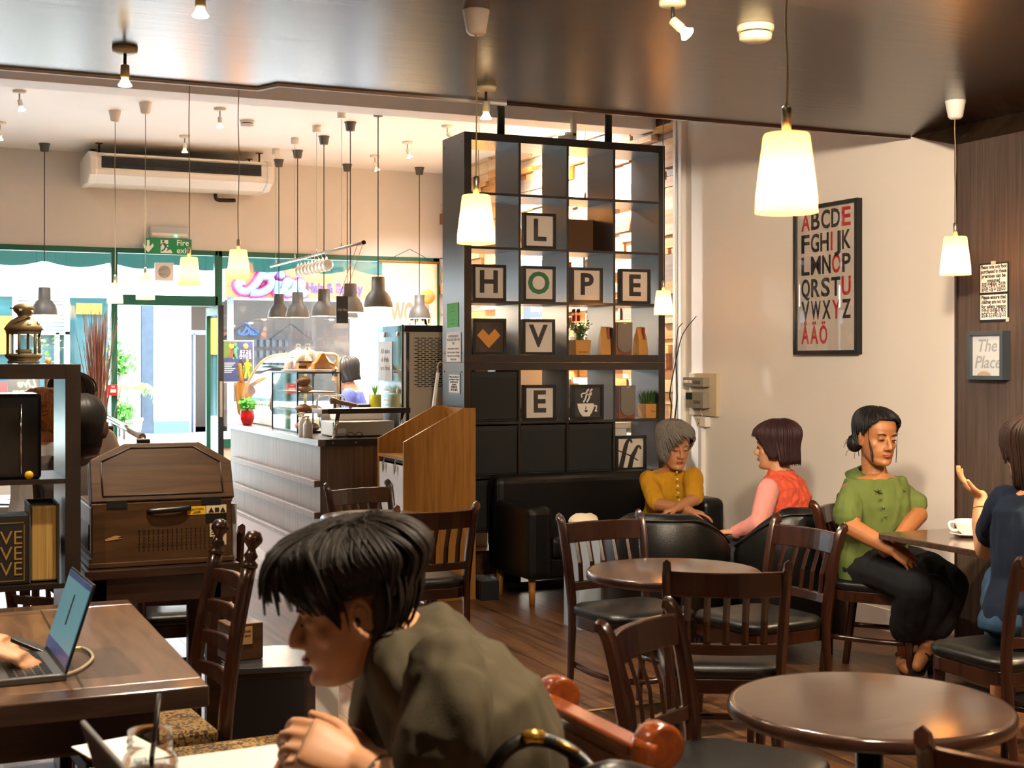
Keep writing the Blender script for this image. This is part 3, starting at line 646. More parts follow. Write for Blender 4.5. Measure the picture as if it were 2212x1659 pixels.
# ------------------------------------------------------------------ tall shelf: two stacked cube units
SX, SY, SD = 3.298, 8.164, .39
BT, IT, CE = .05, .0167, .335
def cube_unit(z0, label):
    e = E('cube_shelf', label, 'shelf', (SX, SY, z0), 0, 'stacked cube shelves'); W = 1.49; m = M['black_brown']
    for nm, r in (('side_panel', (0, 0, 0, BT, SD, W)), ('side_panel', (W-BT, 0, 0, W, SD, W)), ('top_panel', (BT, 0, W-BT, W-BT, SD, W)), ('bottom_panel', (BT, 0, 0, W-BT, SD, BT))):
        b = nb(); box(b, *r); mk(nm, b, m, e, bev=.0015)
    for i in range(1, 4):
        x = BT+i*CE+(i-1)*IT; b = nb(); box(b, x, .003, BT, x+IT, SD-.003, W-BT); mk('divider', b, m, e)
        b = nb(); box(b, BT, .0045, x, W-BT, SD-.0045, x+IT); mk('shelf_board', b, m, e)
    b = nb()
    for z in (.06, W-.06):
        for y in (.04, SD-.04): ell(b, (-.001, y, z), (.003, .006, .006), 8)
    mk('screw_cap', b, M['dkmetal'], e)
    return e
cube_unit(1.491, 'upper black brown cube shelf holding the framed letters')
cube_unit(0.0, 'lower black brown cube shelf behind the black sofa')
def cellz(u, j): return (1.491 if u else 0)+1.49-BT-j*(CE+IT)-CE
def cellx(i): return SX+BT+i*(CE+IT)
PBLK = mat('black_picture_frame', '#0e0d0d', .35)
PMAT = mat('off_white_picture_mat', '#c3b8ac', .7)
def picture(px, u, j, label, draw, paper=None, y=None, s=.236, grp='framed pictures on the tall shelf', dx=0):
    y = SY+.035 if y is None else y; x = PX(px, 700, y=y).x+dx; z = cellz(u, j)
    e = E('framed_picture', label, 'picture frame', (x, y, z+.001), 0, grp)
    t = .018
    b = nb(); box(b, -s/2, 0, 0, -s/2+t, .045, s); box(b, s/2-t, 0, 0, s/2, .045, s); box(b, -s/2+t, 0, 0, s/2-t, .045, t); box(b, -s/2+t, 0, s-t, s/2-t, .045, s); mk('frame', b, PBLK, e)
    b = nb(); box(b, -s/2+t, .016, t, s/2-t, .02, s-t); mk('backing_print', b, paper or PMAT, e)
    draw(e, T(0, .0155, s/2) @ FRONT)
    b = nb(); box(b, -s/2+t, .006, t, s/2-t, .0075, s-t); mk('pane', b, glass('picture_glass', refl=.008, fr=.12), e)
    return e
INK = mat('dark_ink', '#231815', .6)
def letter(ch, m, sz=.2):
    def f(e, MM):
        b = nb(); text(b, ch, sz, MM, .001, bold=.006); mk('letter_print', b, m, e)
    return f
picture(1167, 1, 1, 'framed letter L on the second row of the tall shelf', letter('L', INK))
picture(1058, 1, 2, 'framed letter H at the left of the HOPE row', letter('H', INK))
picture(1166, 1, 2, 'framed green letter O in the HOPE row', letter('O', mat('green_ink', '#0f5a33', .6)))
picture(1269, 1, 2, 'framed letter P in the HOPE row', letter('P', INK))
picture(1373, 1, 2, 'framed letter E at the right end of the HOPE row', letter('E', INK))
def heart(e, MM):
    b = nb(); s = .06
    prism(b, [(0, -.075), (.083, .008), (.042, .05), (0, .008), (-.042, .05), (-.083, .008)], .001, MM); mk('heart_print', b, mat('orange_print', '#c8832a', .6), e)
picture(1058, 1, 3, 'framed angular orange heart on dark brown', heart, mat('dark_brown_mat', '#3a2c20', .6))
picture(1165, 1, 3, 'framed letter V beside the orange heart', letter('V', INK))
picture(1167, 0, 0, 'framed letter E standing alone below the V', letter('E', INK))
def cupdraw(e, MM):
    b = nb(); prism(b, [(-.075, -.01), (.05, -.01), (.048, -.04), (.035, -.07), (.015, -.097), (-.035, -.097), (-.058, -.07), (-.07, -.04)], .001, MM)
    ribbon2d(b, [(.046, -.03), (.066, -.025), (.07, -.04), (.06, -.062), (.075, -.06)], .009, .001, MM)
    for dx in (0, .026): ribbon2d(b, [(-.03+dx, -.002), (-.012+dx, .03), (-.004+dx, .07), (.012+dx, .088)], .011, .0012, MM)
    ribbon2d(b, [(-.04, .03), (-.045, .05), (-.02, .06), (.02, .045), (.03, .06), (.015, .065)], .008, .0012, MM); mk('cup_print', b, mat('white_print', '#cfc6ba', .6), e)
    b = nb(); prism(b, [(-.022, -.055), (.002, -.055), (-.002, -.068), (-.018, -.068)], .002, MM); ribbon2d(b, [(-.016, -.05), (-.01, -.04), (-.012, -.03)], .006, .002, MM); mk('small_cup_print', b, INK, e)
picture(1271, 0, 0, 'framed white coffee cup drawing on black', cupdraw, mat('charcoal_print', '#2b2623', .6))
def ffdraw(e, MM):
    b = nb()
    for dx, dy, k in ((-.035, .0, 1.), (.035, -.045, .8)):
        ribbon2d(b, [(dx-.04, -.105-dy*.0), (dx-.02, -.03), (dx, .05+dy), (dx+.02, .085+dy), (dx+.04, .085+dy), (dx+.045, .068+dy)], [.036, .034, .03, .02, .014, .016], .001, MM)
    ribbon2d(b, [(-.10, .02), (0, -.02), (.06, -.055)], .009, .0014, MM, 2); mk('letter_print', b, INK, e)
picture(1364, 0, 1, 'framed black double f print low beside the old lady', ffdraw)
# back of a turned picture
x0, x1 = PX(1229, 0, y=SY+.30).x, PX(1291, 0, y=SY+.30).x
e = E('turned_picture', 'brown backed picture frame turned around, right of the framed L', 'picture frame', (x0+.10, SY+.30, cellz(1, 1)+.001))
b = nb(); box(b, -.10, 0, 0, .10, .008, .236); mk('backing_board', b, mat('brown_fibreboard', '#5a3a20', .8), e)
b = nb(); box(b, -.118, .002, 0, -.1, .045, .236); box(b, .1, .002, 0, .118, .045, .236); box(b, -.1, .008, 0, .1, .045, .018); box(b, -.1, .008, .218, .1, .045, .236); mk('frame', b, PBLK, e)
# black storage boxes
def storage(i, j, label):
    x = cellx(i)+CE/2; e = E('storage_box', label, 'storage box', (x, SY+.012, cellz(0, j)+.001), 0, 'black boxes in the lower cube shelf')
    b = nb(); s = .162; h = .322; box(b, -s, 0, 0, s, .36, .012); box(b, -s, 0, .012, s, .012, h); box(b, -s, .348, .012, s, .36, h); box(b, -s, .012, .012, -s+.012, .348, h); box(b, s-.012, .012, .012, s, .348, h)
    mk('box_body', b, mat('black_box_fabric', '#080b0a', .7), e, bev=.004)
    b = nb(); box(b, -s, -.003, h-.03, s, .0, h); mk('rim_band', b, M['black_matte'], e)
storage(0, 0, 'black storage box left of the framed E, beside the oak bin station')
storage(0, 1, 'black storage box in the first cell above the sofa')
storage(1, 1, 'black storage box in the second cell above the sofa')
storage(2, 1, 'black storage box left of the double f picture')
storage(0, 2, 'black storage box behind the left end of the sofa')
# speakers
def speaker(px, u, j, label):
    z = cellz(u, j); p = PX(px, 0, y=SY+.05); e = E('wooden_speaker', label, 'speaker', (p.x, SY+.05, z+.001), 0, 'wooden speakers on the tall shelf')
    b = nb(); box(b, -.062, .012, 0, .062, .16, .225); mk('cabinet', b, wood('speaker_wood', '#5f3218', '#8a4e28', (30, 30, 3), .4), e, bev=.003)
    b = nb(); prism(b, [(-.057, .222), (-.057, .075)]+arc(0, .075, .057, 180, 360, 14)[1:-1]+[(.057, .075), (.057, .222)], .014, T(0, .012, 0) @ FRONT); mk('grille_cloth', b, mat('grey_speaker_cloth', '#6e665f', .9, bump=.3, bscale=400), e)
    b = nb(); box(b, -.012, -.004, .212, .012, -.002, .217); mk('badge', b, M['steel'], e)
speaker(1350, 1, 3, 'wooden speaker with grey grille between two paper bags')
speaker(1357, 0, 0, 'wooden speaker with grey grille beside the grass pot')
def bag(px, w, h, rz, label):
    z = cellz(1, 3); p = PX(px, 0, y=SY+.08); e = E('paper_bag', label, 'paper bag', (p.x, SY+.08, z+.001), R(rz), 'kraft coffee bags')
    b = nb(); v = []
    for zz, ww, dd in ((0, 1, 1), (.1, 1.03, 1), (.6, .92, .75), (.93, .78, .12), (1, .78, .1)):
        v.append([b.verts.new((sx*w/2*ww, sy*.04*dd, h*zz)) for sx, sy in ((-1, -1), (1, -1), (1, 1), (-1, 1))])
    for a, c in zip(v, v[1:]):
        for k in range(4): b.faces.new((a[k], a[(k+1) % 4], c[(k+1) % 4], c[k]))
    b.faces.new(v[0][::-1]); b.faces.new(v[-1]); mk('bag_body', b, M['kraft'], e, bev=.003)
    b = nb(); box(b, .0, -.04, h*.55, .016, -.02, h*.98, T(0, .006, 0) @ Matrix.Shear('XZ', 4, (0, 0))); mk('closing_strip', b, mat('brown_strip', '#7c3b22', .5), e)
bag(1309, .095, .192, -10, 'kraft paper bag left of the upper wooden speaker')
bag(1383, .078, .192, 8, 'kraft paper bag right of the upper wooden speaker')
def grasspot(px, u, j, label, h, leafy):
    z = cellz(u, j); p = PX(px, 0, y=SY+.09); e = E('potted_plant', label, 'plant', (p.x, SY+.09, z+.001), 0)
    b = nb(); w = .058
    v = [[b.verts.new((sx*w*k, sy*w*k, zz)) for sx, sy in ((-1, -1), (1, -1), (1, 1), (-1, 1))] for zz, k in ((0, .9), (.02, .95), (.095, 1.0), (.10, .98))]
    for a, c in zip(v, v[1:]):
        for k in range(4): b.faces.new((a[k], a[(k+1) % 4], c[(k+1) % 4], c[k]))
    b.faces.new(v[0][::-1]); b.faces.new(v[-1]); mk('paper_pot', b, M['kraft'], e, bev=.003)
    b = nb(); text(b, 'minimalistic', .014, T(0, -w-.001, .02) @ FRONT, .0006, width=.07) if leafy else text(b, 'natural', .012, T(0, -w-.001, .05) @ FRONT, .0006); mk('lettering', b, INK, e)
    b = nb(); rn = random.Random(px)
    if leafy:
        for k in range(46):
            a = rn.uniform(0, 6.28); sp = rn.uniform(.1, .95); tip = Vector((math.cos(a)*.09*sp, math.sin(a)*.08*sp, .10+h*rn.uniform(.55, 1)))
            base = Vector((rn.uniform(-.03, .03), rn.uniform(-.03, .03), .095)); tube(b, (base, base.lerp(tip, .5)+Vector((0, 0, .01)), tip), (.0012, .001, .0006), 4)
            for q in range(6):
                t = rn.uniform(.35, 1); c = base.lerp(tip, t); d = Vector((rn.gauss(0, 1), rn.gauss(0, 1), rn.gauss(.6, .7))).normalized()*.022; s = d.orthogonal().normalized()*.0055
                quad(b, (c, c+d*.5+s, c+d, c+d*.5-s))
    else:
        for k in range(260):
            base = Vector((rn.uniform(-.05, .05), rn.uniform(-.05, .05), .095)); tip = base+Vector((rn.gauss(0, .022), rn.gauss(0, .02), h*rn.uniform(.6, 1))); s = Vector((.0022, rn.uniform(-.002, .002), 0)); m_ = base.lerp(tip, .6)
            b.faces.new([b.verts.new(q) for q in (base-s, base+s, m_+s*.8, tip, m_-s*.8)])
    mk('foliage', b, M['leaf_dark'] if not leafy else mat('myrtle_leaves', '#3d5a20', .5), e)
grasspot(1252, 1, 3, 'leafy green plant in a kraft paper pot on the heart row', .135, True)
grasspot(1402, 0, 0, 'short green grass in a kraft paper pot beside the lower speaker', .11, False)
# --- papers on the shelf's left side
def sheet(name, label, pxa, pya, pxb, pyb, m, draw=None, x=SX-.002, cat='notice', grp=None, tilt=0., border=None):
    a, c = PX(pxa, pya, x=x), PX(pxb, pyb, x=x); w, h = abs(a.y-c.y), a.z-c.z; ctr = Vector((x, (a.y+c.y)/2, (a.z+c.z)/2))
    e = E(name, label, cat, ctr, 0, grp); MM = SIDE @ RZ(tilt)
    if border:
        b = nb(); prism(b, rrect(w, h, .004), .0012, MM); mk('backing_sheet', b, border[0], e); k = border[1]
    else: k = 0
    b = nb(); prism(b, rrect(w-k, h-k, .002), .0016, MM); mk('paper', b, m, e)
    if draw: draw(e, T(-.0018, 0, 0) @ MM, w-k, h-k)
    return e
def scrawl(ys, m=None, wf=.8):
    def f(e, MM, w, h):
        b = nb(); rn = random.Random(1)
        for yy in ys:
            ww = w*wf*rn.uniform(.6, 1)
            ribbon2d(b, [(-ww/2+ww*i/10, yy*h+rn.uniform(-.012, .012)*h) for i in range(11)], .0022, .0006, MM, 2)
        mk('lettering', b, m or INK, e)
    return f
def lines(rows, sz, m=None, bold=.0):
    def f(e, MM, w, h):
        b = nb()
        for yy, s in rows: text(b, s, sz, MM @ T(0, yy*h, 0), .0005, bold=bold, width=min(w*.9, len(s)*sz*.52))
        mk('lettering', b, m or INK, e)
    return f
sheet('paper_note', 'bright green paper note on the side of the tall shelf', 966, 656, 990, 706, mat('green_paper', '#5fbf6d', .8), scrawl((.3, .15, -.2, -.36), None, .5), tilt=1)
sheet('paper_notice', 'large white paper notice below the green note', 964, 718, 996, 783, M['paper'], lines([(.38, 'ALLERGENS NOTICE'), (.26, 'PLEASE ASK OUR STAFF'), (.13, 'FOR'), (-.05, 'information about'), (-.18, 'the food and drinks'), (-.3, 'that we are serving'), (-.42, 'thank you')], .022), border=(mat('clear_wallet', '#8b8d92', .25), .012))
sheet('paper_notice', 'small white notice low on the side of the tall shelf', 969, 806, 994, 852, M['paper'], lines([(.38, 'Please note only food'), (.24, 'purchased in these'), (.1, 'premises can be'), (-.04, 'consumed'), (-.2, '저희 카페에서 구입한'), (-.36, '음식만 드실 수 있습니다')], .018, bold=.0006), border=(mat('clear_wallet2', '#77797e', .25), .02))
# --- right wall: alphabet poster, notices, small frame, switch board
a, c = PX(1714, 440, x=4.965), PX(1852, 766, x=4.965)
yA, yB_ = PX(1714, 0, x=4.965).y, PX(1852, 0, x=4.965).y; zB, zT_ = PX(1714, 766, x=4.965).z, PX(1850, 427, x=4.965).z
e = E('alphabet_poster', 'black framed poster of the alphabet in black and red letters', 'poster', (5.0, (yA+yB_)/2, (zB+zT_)/2)); w, h = yA-yB_, zT_-zB
t = .024
b = nb(); box(b, -.04, -w/2, -h/2, 0, -w/2+t, h/2); box(b, -.04, w/2-t, -h/2, 0, w/2, h/2); box(b, -.04, -w/2+t, -h/2, 0, w/2-t, -h/2+t); box(b, -.04, -w/2+t, h/2-t, 0, w/2-t, h/2); mk('frame', b, PBLK, e, bev=.0015)
b = nb(); box(b, -.022, -w/2+t, -h/2+t, -.015, w/2-t, h/2-t); mk('print', b, mat('poster_grey_paper', '#c9bdb2', .6), e)
bk, br = nb(), nb(); rows = ['ABCDE', 'FGHIJK', 'LMNOP', 'QRSTU', 'VWXYZ', 'ÅÄÖ']; red = 'AEIOUYÅÄÖ'; lw, lh = w-2*t, h-2*t
for i, s in enumerate(rows):
    yy = lh/2-.075-i*.134-(.012 if i == 5 else 0); wl_ = lw*.86*(1 if i < 5 else .55); adv = {c_: (.45 if c_ in 'I' else .75 if c_ in 'J' else 1.2 if c_ in 'MW' else 1.) for c_ in s}; tot = sum(adv.values()); x = -lw*.44
    for c_ in s:
        cw = wl_*adv[c_]/tot; text(br if c_ in red else bk, c_, .152, T(-.0225, 0, 0) @ SIDE @ T(x+cw/2, yy, 0), .0006, bold=.0035, width=cw*(.86 if c_ != 'I' else .4)); x += cw
mk('black_letters', bk, mat('black_letter_ink', '#17161a', .6), e); mk('red_letters', br, mat('red_letter_ink', '#b3201f', .6), e)
b = nb(); box(b, -.031, -w/2+t, -h/2+t, -.030, w/2-t, h/2-t); mk('pane', b, glass('poster_glass', refl=.008, fr=.10), e)
KB = ['Please note only food', 'purchased in these', 'premises can be', 'consumed', '저희 카페에서 구입한', '음식만 드실 수 있습니다']
KC = ['Please ensure that', 'children are not run', 'for safety reason', '안전상 아이들이 뛰지', '않도록 지도부탁드립니다']
def two(e, MM, w, h):
    b = nb(); prism(b, rrect(w*.92, h*.47, .002), .0008, MM @ T(0, h*.235, 0)); mk('upper_paper', b, M['paper'], e)
    b = nb(); prism(b, rrect(w*.92, h*.42, .002), .0008, MM @ T(0, -h*.25, 0)); mk('lower_paper', b, M['paper'], e)
    b = nb()
    for i, s in enumerate(KB): text(b, s, .026, MM @ T(0, h*(.43-i*.077), .0009), .0005, bold=.0008, width=min(w*.88, len(s)*.0105 if i < 4 else w*.82))
    for i, s in enumerate(KC): text(b, s, .026, MM @ T(0, h*(-.085-i*.078), .0009), .0005, bold=.0008, width=min(w*.84, len(s)*.0105 if i < 3 else w*.84))
    mk('lettering', b, INK, e)
    b = nb(); prism(b, rrect(.03, .014, .001), .002, MM @ T(0, h*.5, .001)); prism(b, rrect(.02, .02, .001), .002, MM @ T(w*.48, -h*.47, .001)); mk('tape', b, mat('clear_tape', '#bdb6aa', .3), e)
a = PX(2116, 569, x=4.795); c = PX(2179, 698, x=4.795)
sheet('house_rules_notice', 'two white notices on black card taped to the walnut panel', 2116, 570, 2179, 694, M['black_matte'], two, x=4.796)
x = 4.75; a, c = PX(2088, 712, x=x), PX(2165, 822, x=x); w, h = a.y-c.y, .235
e = E('framed_script_print', 'small deep grey frame with pale script lettering on the walnut panel', 'picture frame', (4.8, (a.y+c.y)/2, 1.527)); t = .02; gf = mat('blue_grey_frame', '#3b434c', .4)
b = nb(); box(b, -.05, -w/2, -h/2, 0, -w/2+t, h/2); box(b, -.05, w/2-t, -h/2, 0, w/2, h/2); box(b, -.05, -w/2+t, -h/2, 0, w/2-t, -h/2+t); box(b, -.05, -w/2+t, h/2-t, 0, w/2-t, h/2); mk('frame', b, gf, e, bev=.002)
b = nb(); box(b, -.03, -w/2+t, -h/2+t, -.02, w/2-t, h/2-t); mk('print', b, mat('pale_print', '#cfd3d8', .5), e)
b = nb(); text(b, 'The', .085, T(-.0305, .005, .045) @ SIDE, .0006, shear=.25, bold=.001); text(b, 'Place', .085, T(-.0305, 0, -.035) @ SIDE, .0006, shear=.25, bold=.001); mk('script_lettering', b, mat('grey_script', '#9aa1aa', .5), e)
b = nb(); ell(b, (-.031, .02, -.095), (.002, .045, .02), 12); mk('small_picture', b, mat('beige_blob', '#b39e86', .6), e)
b = nb(); box(b, -.041, -w/2+t, -h/2+t, -.040, w/2-t, h/2-t); mk('pane', b, glass('frame_glass', refl=.02, fr=.15), e)
# switch board
y0, y1 = PX(1487, 0, x=4.97).y, PX(1546, 0, x=4.97).y; zb_, zt_ = PX(1515, 898, x=4.97).z, PX(1515, 806, x=4.97).z
e = E('switch_board', 'cream switch board with fuse boxes on the wall above the old lady', 'switch board', (5.0, (y0+y1)/2, (zb_+zt_)/2)); w, h = y0-y1, zt_-zb_; mb = mat('cream_metal', '#c4b496', .5)
b = nb(); box(b, -.025, -w/2, -h/2, 0, w/2, h/2); mk('mounting_board', b, mb, e, bev=.003)
gm = mat('grey_fuse_box', '#8e8676', .45)
b = nb(); box(b, -.075, -w*.26, h*.18, -.025, w*.5, h*.40); mk('fuse_box', b, gm, e, bev=.004)
b = nb(); box(b, -.075, -w*.26, -h*.32, -.025, w*.4, h*.05); mk('meter_box', b, gm, e, bev=.004)
b = nb(); box(b, -.078, w*.15, -h*.12, -.073, w*.38, h*.03); mk('meter_display', b, M['black'], e)
b = nb()
for k in range(5): box(b, -.082, w*.42-k*.022, h*.27, -.073, w*.42-k*.022+.01, h*.33)
mk('breaker_switch', b, M['plastic_w'], e)
b = nb(); box(b, -.0765, -w*.15, -h*.22, -.0745, w*.1, -h*.14); box(b, -.0765, -w*.15, h*.24, -.0745, w*.1, h*.32); mk('rating_label', b, mat('grey_label', '#5f594f', .6), e)
p = PX(1515, 911, x=4.96); e = E('socket_box', 'small white plug timer below the switch board', 'socket', (5.0, p.y, p.z))
b = nb(); box(b, -.045, -.055, -.035, 0, .055, .035); mk('housing', b, M['plastic_w'], e, bev=.006)
b = nb(); box(b, -.048, .0, -.028, -.044, .05, .028); mk('face_plate', b, M['cream'], e, bev=.001); b = nb(); ell(b, (-.048, .022, -.012), (.002, .005, .008), 8); ell(b, (-.048, .03, .012), (.002, .003, .003), 8); ell(b, (-.048, .016, .012), (.002, .003, .003), 8); mk('socket_hole', b, M['black'], e)
b = nb(); tube(b, smooth_path([(-.02, .01, .035), (-.035, .02, .07), (-.03, -.005, .1)]), .003, 6); mk('cable', b, M['plastic_w'], e)
b = nb(); box(b, 4.965, 7.98, .12, 5.0, 8.02, 1.05); tag(mk('cable_trunking', b, M['white'], None, bev=.003), 'white cable trunking running down the wall from the switch board', 'trunking')
# ------------------------------------------------------------------ twigs in a vase between shelf and wall
vx, vy = 4.885, 8.42
e = E('twig_vase', 'tall vase of bare dark twigs between the tall shelf and the wall', 'vase', (vx, vy, 0))
b = nb(); lathe(b, [(0, 0), (.05, 0), (.06, .1), (.062, .5), (.05, .58), (.046, .58), (.05, .5), (.048, .02), (0, .02)], 20); mk('vase', b, M['dkmetal'], e, smooth=True)
for i, pts in enumerate((((1449, 900), (1447, 850), (1462, 770), (1476, 720), (1504, 683)), ((1458, 900), (1462, 840), (1460, 770), (1464, 715), (1474, 698)), ((1425, 900), (1428, 840), (1424, 740), (1420, 690)), ((1419, 900), (1416, 800), (1404, 690)))):
    d0 = (9.42, 9.45, 9.75, 9.8)[i] if i < 2 else 9.75; b = nb(); pp = [PX(q[0], q[1], d=d0-(.35 if i < 2 else 0)*j/4) for j, q in enumerate(pts)]
    pp = [Vector((vx, vy, .3))]+pp; tube(b, smooth_path(pp, 6), [.006-.004*k/(len(pp)*6) for k in range((len(pp)-1)*6+1)], 6); mk('twig', b, mat('twig_bark', '#22150f', .7), e, world=True)
# ------------------------------------------------------------------ behind the shelf: back counter, bottles, menus
b = nb(); box(b, 4.45, 9.0, .18, 4.95, 12.6, 1.0); box(b, 4.4, 8.98, 1.0, 4.97, 12.6, 1.04); tag(mk('back_counter', b, M['steel'], None, bev=.004), 'steel back counter along the plank wall behind the tall shelf', 'counter')
e = E('coffee_machine', 'grey steel coffee machine on the back counter behind the tall shelf', 'coffee machine', (4.68, 10.3, 1.04))
b = nb(); box(b, -.24, -.35, .08, .24, .35, .49); mk('body', b, M['steel'], e, bev=.02)
b = nb(); box(b, -.26, -.37, .0, .26, .37, .08); mk('drip_tray', b, M['dkmetal'], e)
b = nb(); box(b, -.26, -.34, .36, -.24, .34, .48); mk('control_panel', b, M['black'], e)
for k in range(2):
    b = nb(); cyl(b, (-.3, -.16+k*.32, .27), (-.24, -.16+k*.32, .27), .035, n=14); cyl(b, (-.42, -.16+k*.32, .265), (-.29, -.16+k*.32, .27), .014, n=10); mk('portafilter', b, M['black'], e)
for i, (px, py) in enumerate(((1239, 667), (1249, 667), (1271, 668), (1284, 667))):
    p = PX(px, py, d=10.15+.03*i); e = E('syrup_bottle', ('first', 'second', 'third', 'fourth')[i]+' from the left of four red capped bottles behind the leafy plant', 'bottle', (p.x, p.y, 1.531), 0, 'red capped bottles'); h = p.z-1.531
    b = nb(); lathe(b, [(0, 0), (.036, 0), (.037, .01), (.037, h*.52), (.014, h*.74), (.013, h*.93), (0, h*.93)], 16); mk('bottle_body', b, glass('bottle_glass', (.8, .78, .75), .12), e, smooth=True)
    b = nb(); lathe(b, [(0, h*.92), (.0155, h*.92), (.0155, h), (0, h)], 14); mk('cap', b, mat('dark_red_cap', '#5a1616', .4), e)
    b = nb(); lathe(b, [(.0148, h*.74), (.0148, h*.86)], 14); mk('neck_band', b, mat('red_band', '#b02222', .5), e, recalc=False)
    b = nb(); lathe(b, [(.0376, h*.12), (.0376, h*.42)], 16); mk('label', b, M['paper'], e, recalc=False)
for i, (px0, px1, pyT, rows_) in enumerate(((1128, 1212, 548, ['ice cream', 'menu']), (1236, 1262, 553, ['drinks']), (1132, 1212, 655, ['Bakery Special', 'SOFT DRINKS']))):
    a, c = PX(px0, pyT, x=4.93), PX(px1, pyT, x=4.93); w = abs(a.y-c.y); z1 = a.z; hh = .28
    e = E('menu_board', ('dark menu board seen above the framed O', 'dark menu board seen above the framed P', 'dark soft drinks board seen above the framed V')[i], 'menu board', (4.93, (a.y+c.y)/2, z1-hh/2), 0, 'menu boards on the plank wall')
    b = nb(); box(b, -.008, -w/2, -hh/2, .008, w/2, hh/2); mk('board', b, mat('slate_board', '#3a4450', .6), e)
    b = nb()
    for k, s in enumerate(rows_): text(b, s, .07, T(-.009, 0, hh*.28-k*.1) @ SIDE, .0006)
    mk('lettering', b, M['paper'], e)
# ------------------------------------------------------------------ service counter
KX, KY0, KY1, KZ = 2.50, 8.765, 11.5, .98
e = E('service_counter', 'long wood panelled service counter with battens along its front', 'counter', (KX, KY0, 0))
L = KY1-KY0
b = nb(); box(b, .02, .02, .03, .62, L, KZ-.045); mk('body', b, M['counter'], e)
b = nb(); box(b, 0, 0, KZ-.045, .68, L+.02, KZ); mk('worktop', b, mat('grey_worktop', '#6f6660', .3), e, bev=.003)
b = nb(); box(b, .05, -.004, KZ-.047, .64, .0, KZ-.002); mk('end_trim', b, M['dkmetal'], e)
b = nb()
for k in range(4): cyl(b, (.1+k*.16, -.006, KZ-.024), (.1+k*.16, -.003, KZ-.024), .005, n=8)
mk('screw', b, M['steel'], e)
for z in (.685, .475):
    b = nb(); box(b, -.018, .03, z-.022, .02, L-.15, z+.022); mk('batten', b, M['counter'], e, bev=.004)
b = nb(); box(b, -.012, .0, .02, .02, L, .25); mk('plinth', b, mat('brown_plinth', '#7a4a32', .28), e)
b = nb(); box(b, -.024, -.002, .25, .02, L, .285); mk('moulding', b, M['counter'], e, bev=.006)
# glazed cake cabinet
cx0, cx1, cy0, cy1, ch = 2.585, 2.905, 9.60, 10.33, .437
e = E('glass_cake_cabinet', 'square glass cake cabinet with a wooden shelf on the counter', 'cabinet', (cx0, cy0, KZ+.001)); w, l = cx1-cx0, cy1-cy0
b = nb(); box(b, 0, 0, 0, w, l, .012); mk('base', b, M['black'], e)
b = nb(); box(b, 0, 0, ch-.006, w, l, ch); mk('top_glass', b, M['glass2'], e)
for nm, r in (('side_glass', (0, 0, .012, .006, l, ch-.006)), ('side_glass', (0, 0, .012, w, .006, ch-.006)), ('side_glass', (0, l-.006, .012, w, l, ch-.006))):
    b = nb(); box(b, *r); mk(nm, b, M['glass2'], e)
b = nb()
for x, y in ((0, 0), (w, 0), (0, l), (w, l)): box(b, x-.005, y-.005, 0, x+.005, y+.005, ch)
box(b, 0, -.004, ch-.008, w, .004, ch+.002); box(b, -.004, 0, ch-.008, .004, l, ch+.002); box(b, w-.004, 0, ch-.008, w+.004, l, ch+.002)
mk('cabinet_frame', b, mat('dark_green_edge', '#1d2b28', .3), e)
for z in (.14, .285):
    b = nb(); box(b, .01, .01, z, w-.04, l-.02, z+.012); mk('shelf', b, M['oak'], e)
for q in ((.10, ch-.03), (.02, .27), (w-.05, ch-.03)):
    b = nb(); box(b, q[0], -.012, q[1], q[0]+.025, .0, q[1]+.022); mk('hinge', b, M['steel'], e)
bread = mat('brown_bread', '#8a5a2e', .6, bump=.3, bscale=60, var=.3, vscale=30); bag_m = mat('wrapped_pastry', '#b08d6a', .25, bump=.4, bscale=80, var=.25, vscale=25)
def pastry(px, py, d, r, label, m=None, nm='pastry', base=None):
    p = PX(px, py, d=d); b = nb(); ell(b, (0, 0, 0), r, 14)
    for v in b.verts: v.co += Vector(noise.noise_vector(v.co*40))*.004
    o = mk(nm, b, m or bread, None, smooth=True); o.location = (p.x, p.y, (KZ+base if base is not None else p.z)+r[2]*.9); tag(o, label, 'pastry', 'pastries in the glass cabinet'); return o
sz_ = (.055, .06, .036)
pastry(655, 838, 9.85, sz_, 'round brown bun on top of the wrapped one in the glass cabinet', base=.298+.045)
pastry(658, 846, 9.86, (.06, .06, .026), 'wrapped bun on the wooden shelf of the glass cabinet', bag_m, base=.299)
pastry(655, 875, 9.83, (.06, .06, .03), 'dark bun at the left of the lower shelf in the glass cabinet', base=.153)
pastry(679, 875, 9.87, (.055, .09, .026), 'wrapped loaf at the right of the lower shelf in the glass cabinet', bag_m, base=.153)
pastry(653, 912, 9.85, (.05, .09, .045), 'brown loaf at the bottom of the glass cabinet', mat('red_brown_loaf', '#8f4f2a', .5, var=.3), base=.013)
pastry(676, 905, 9.95, (.05, .08, .03), 'wrapped loaf at the bottom right of the glass cabinet', bag_m, base=.013)
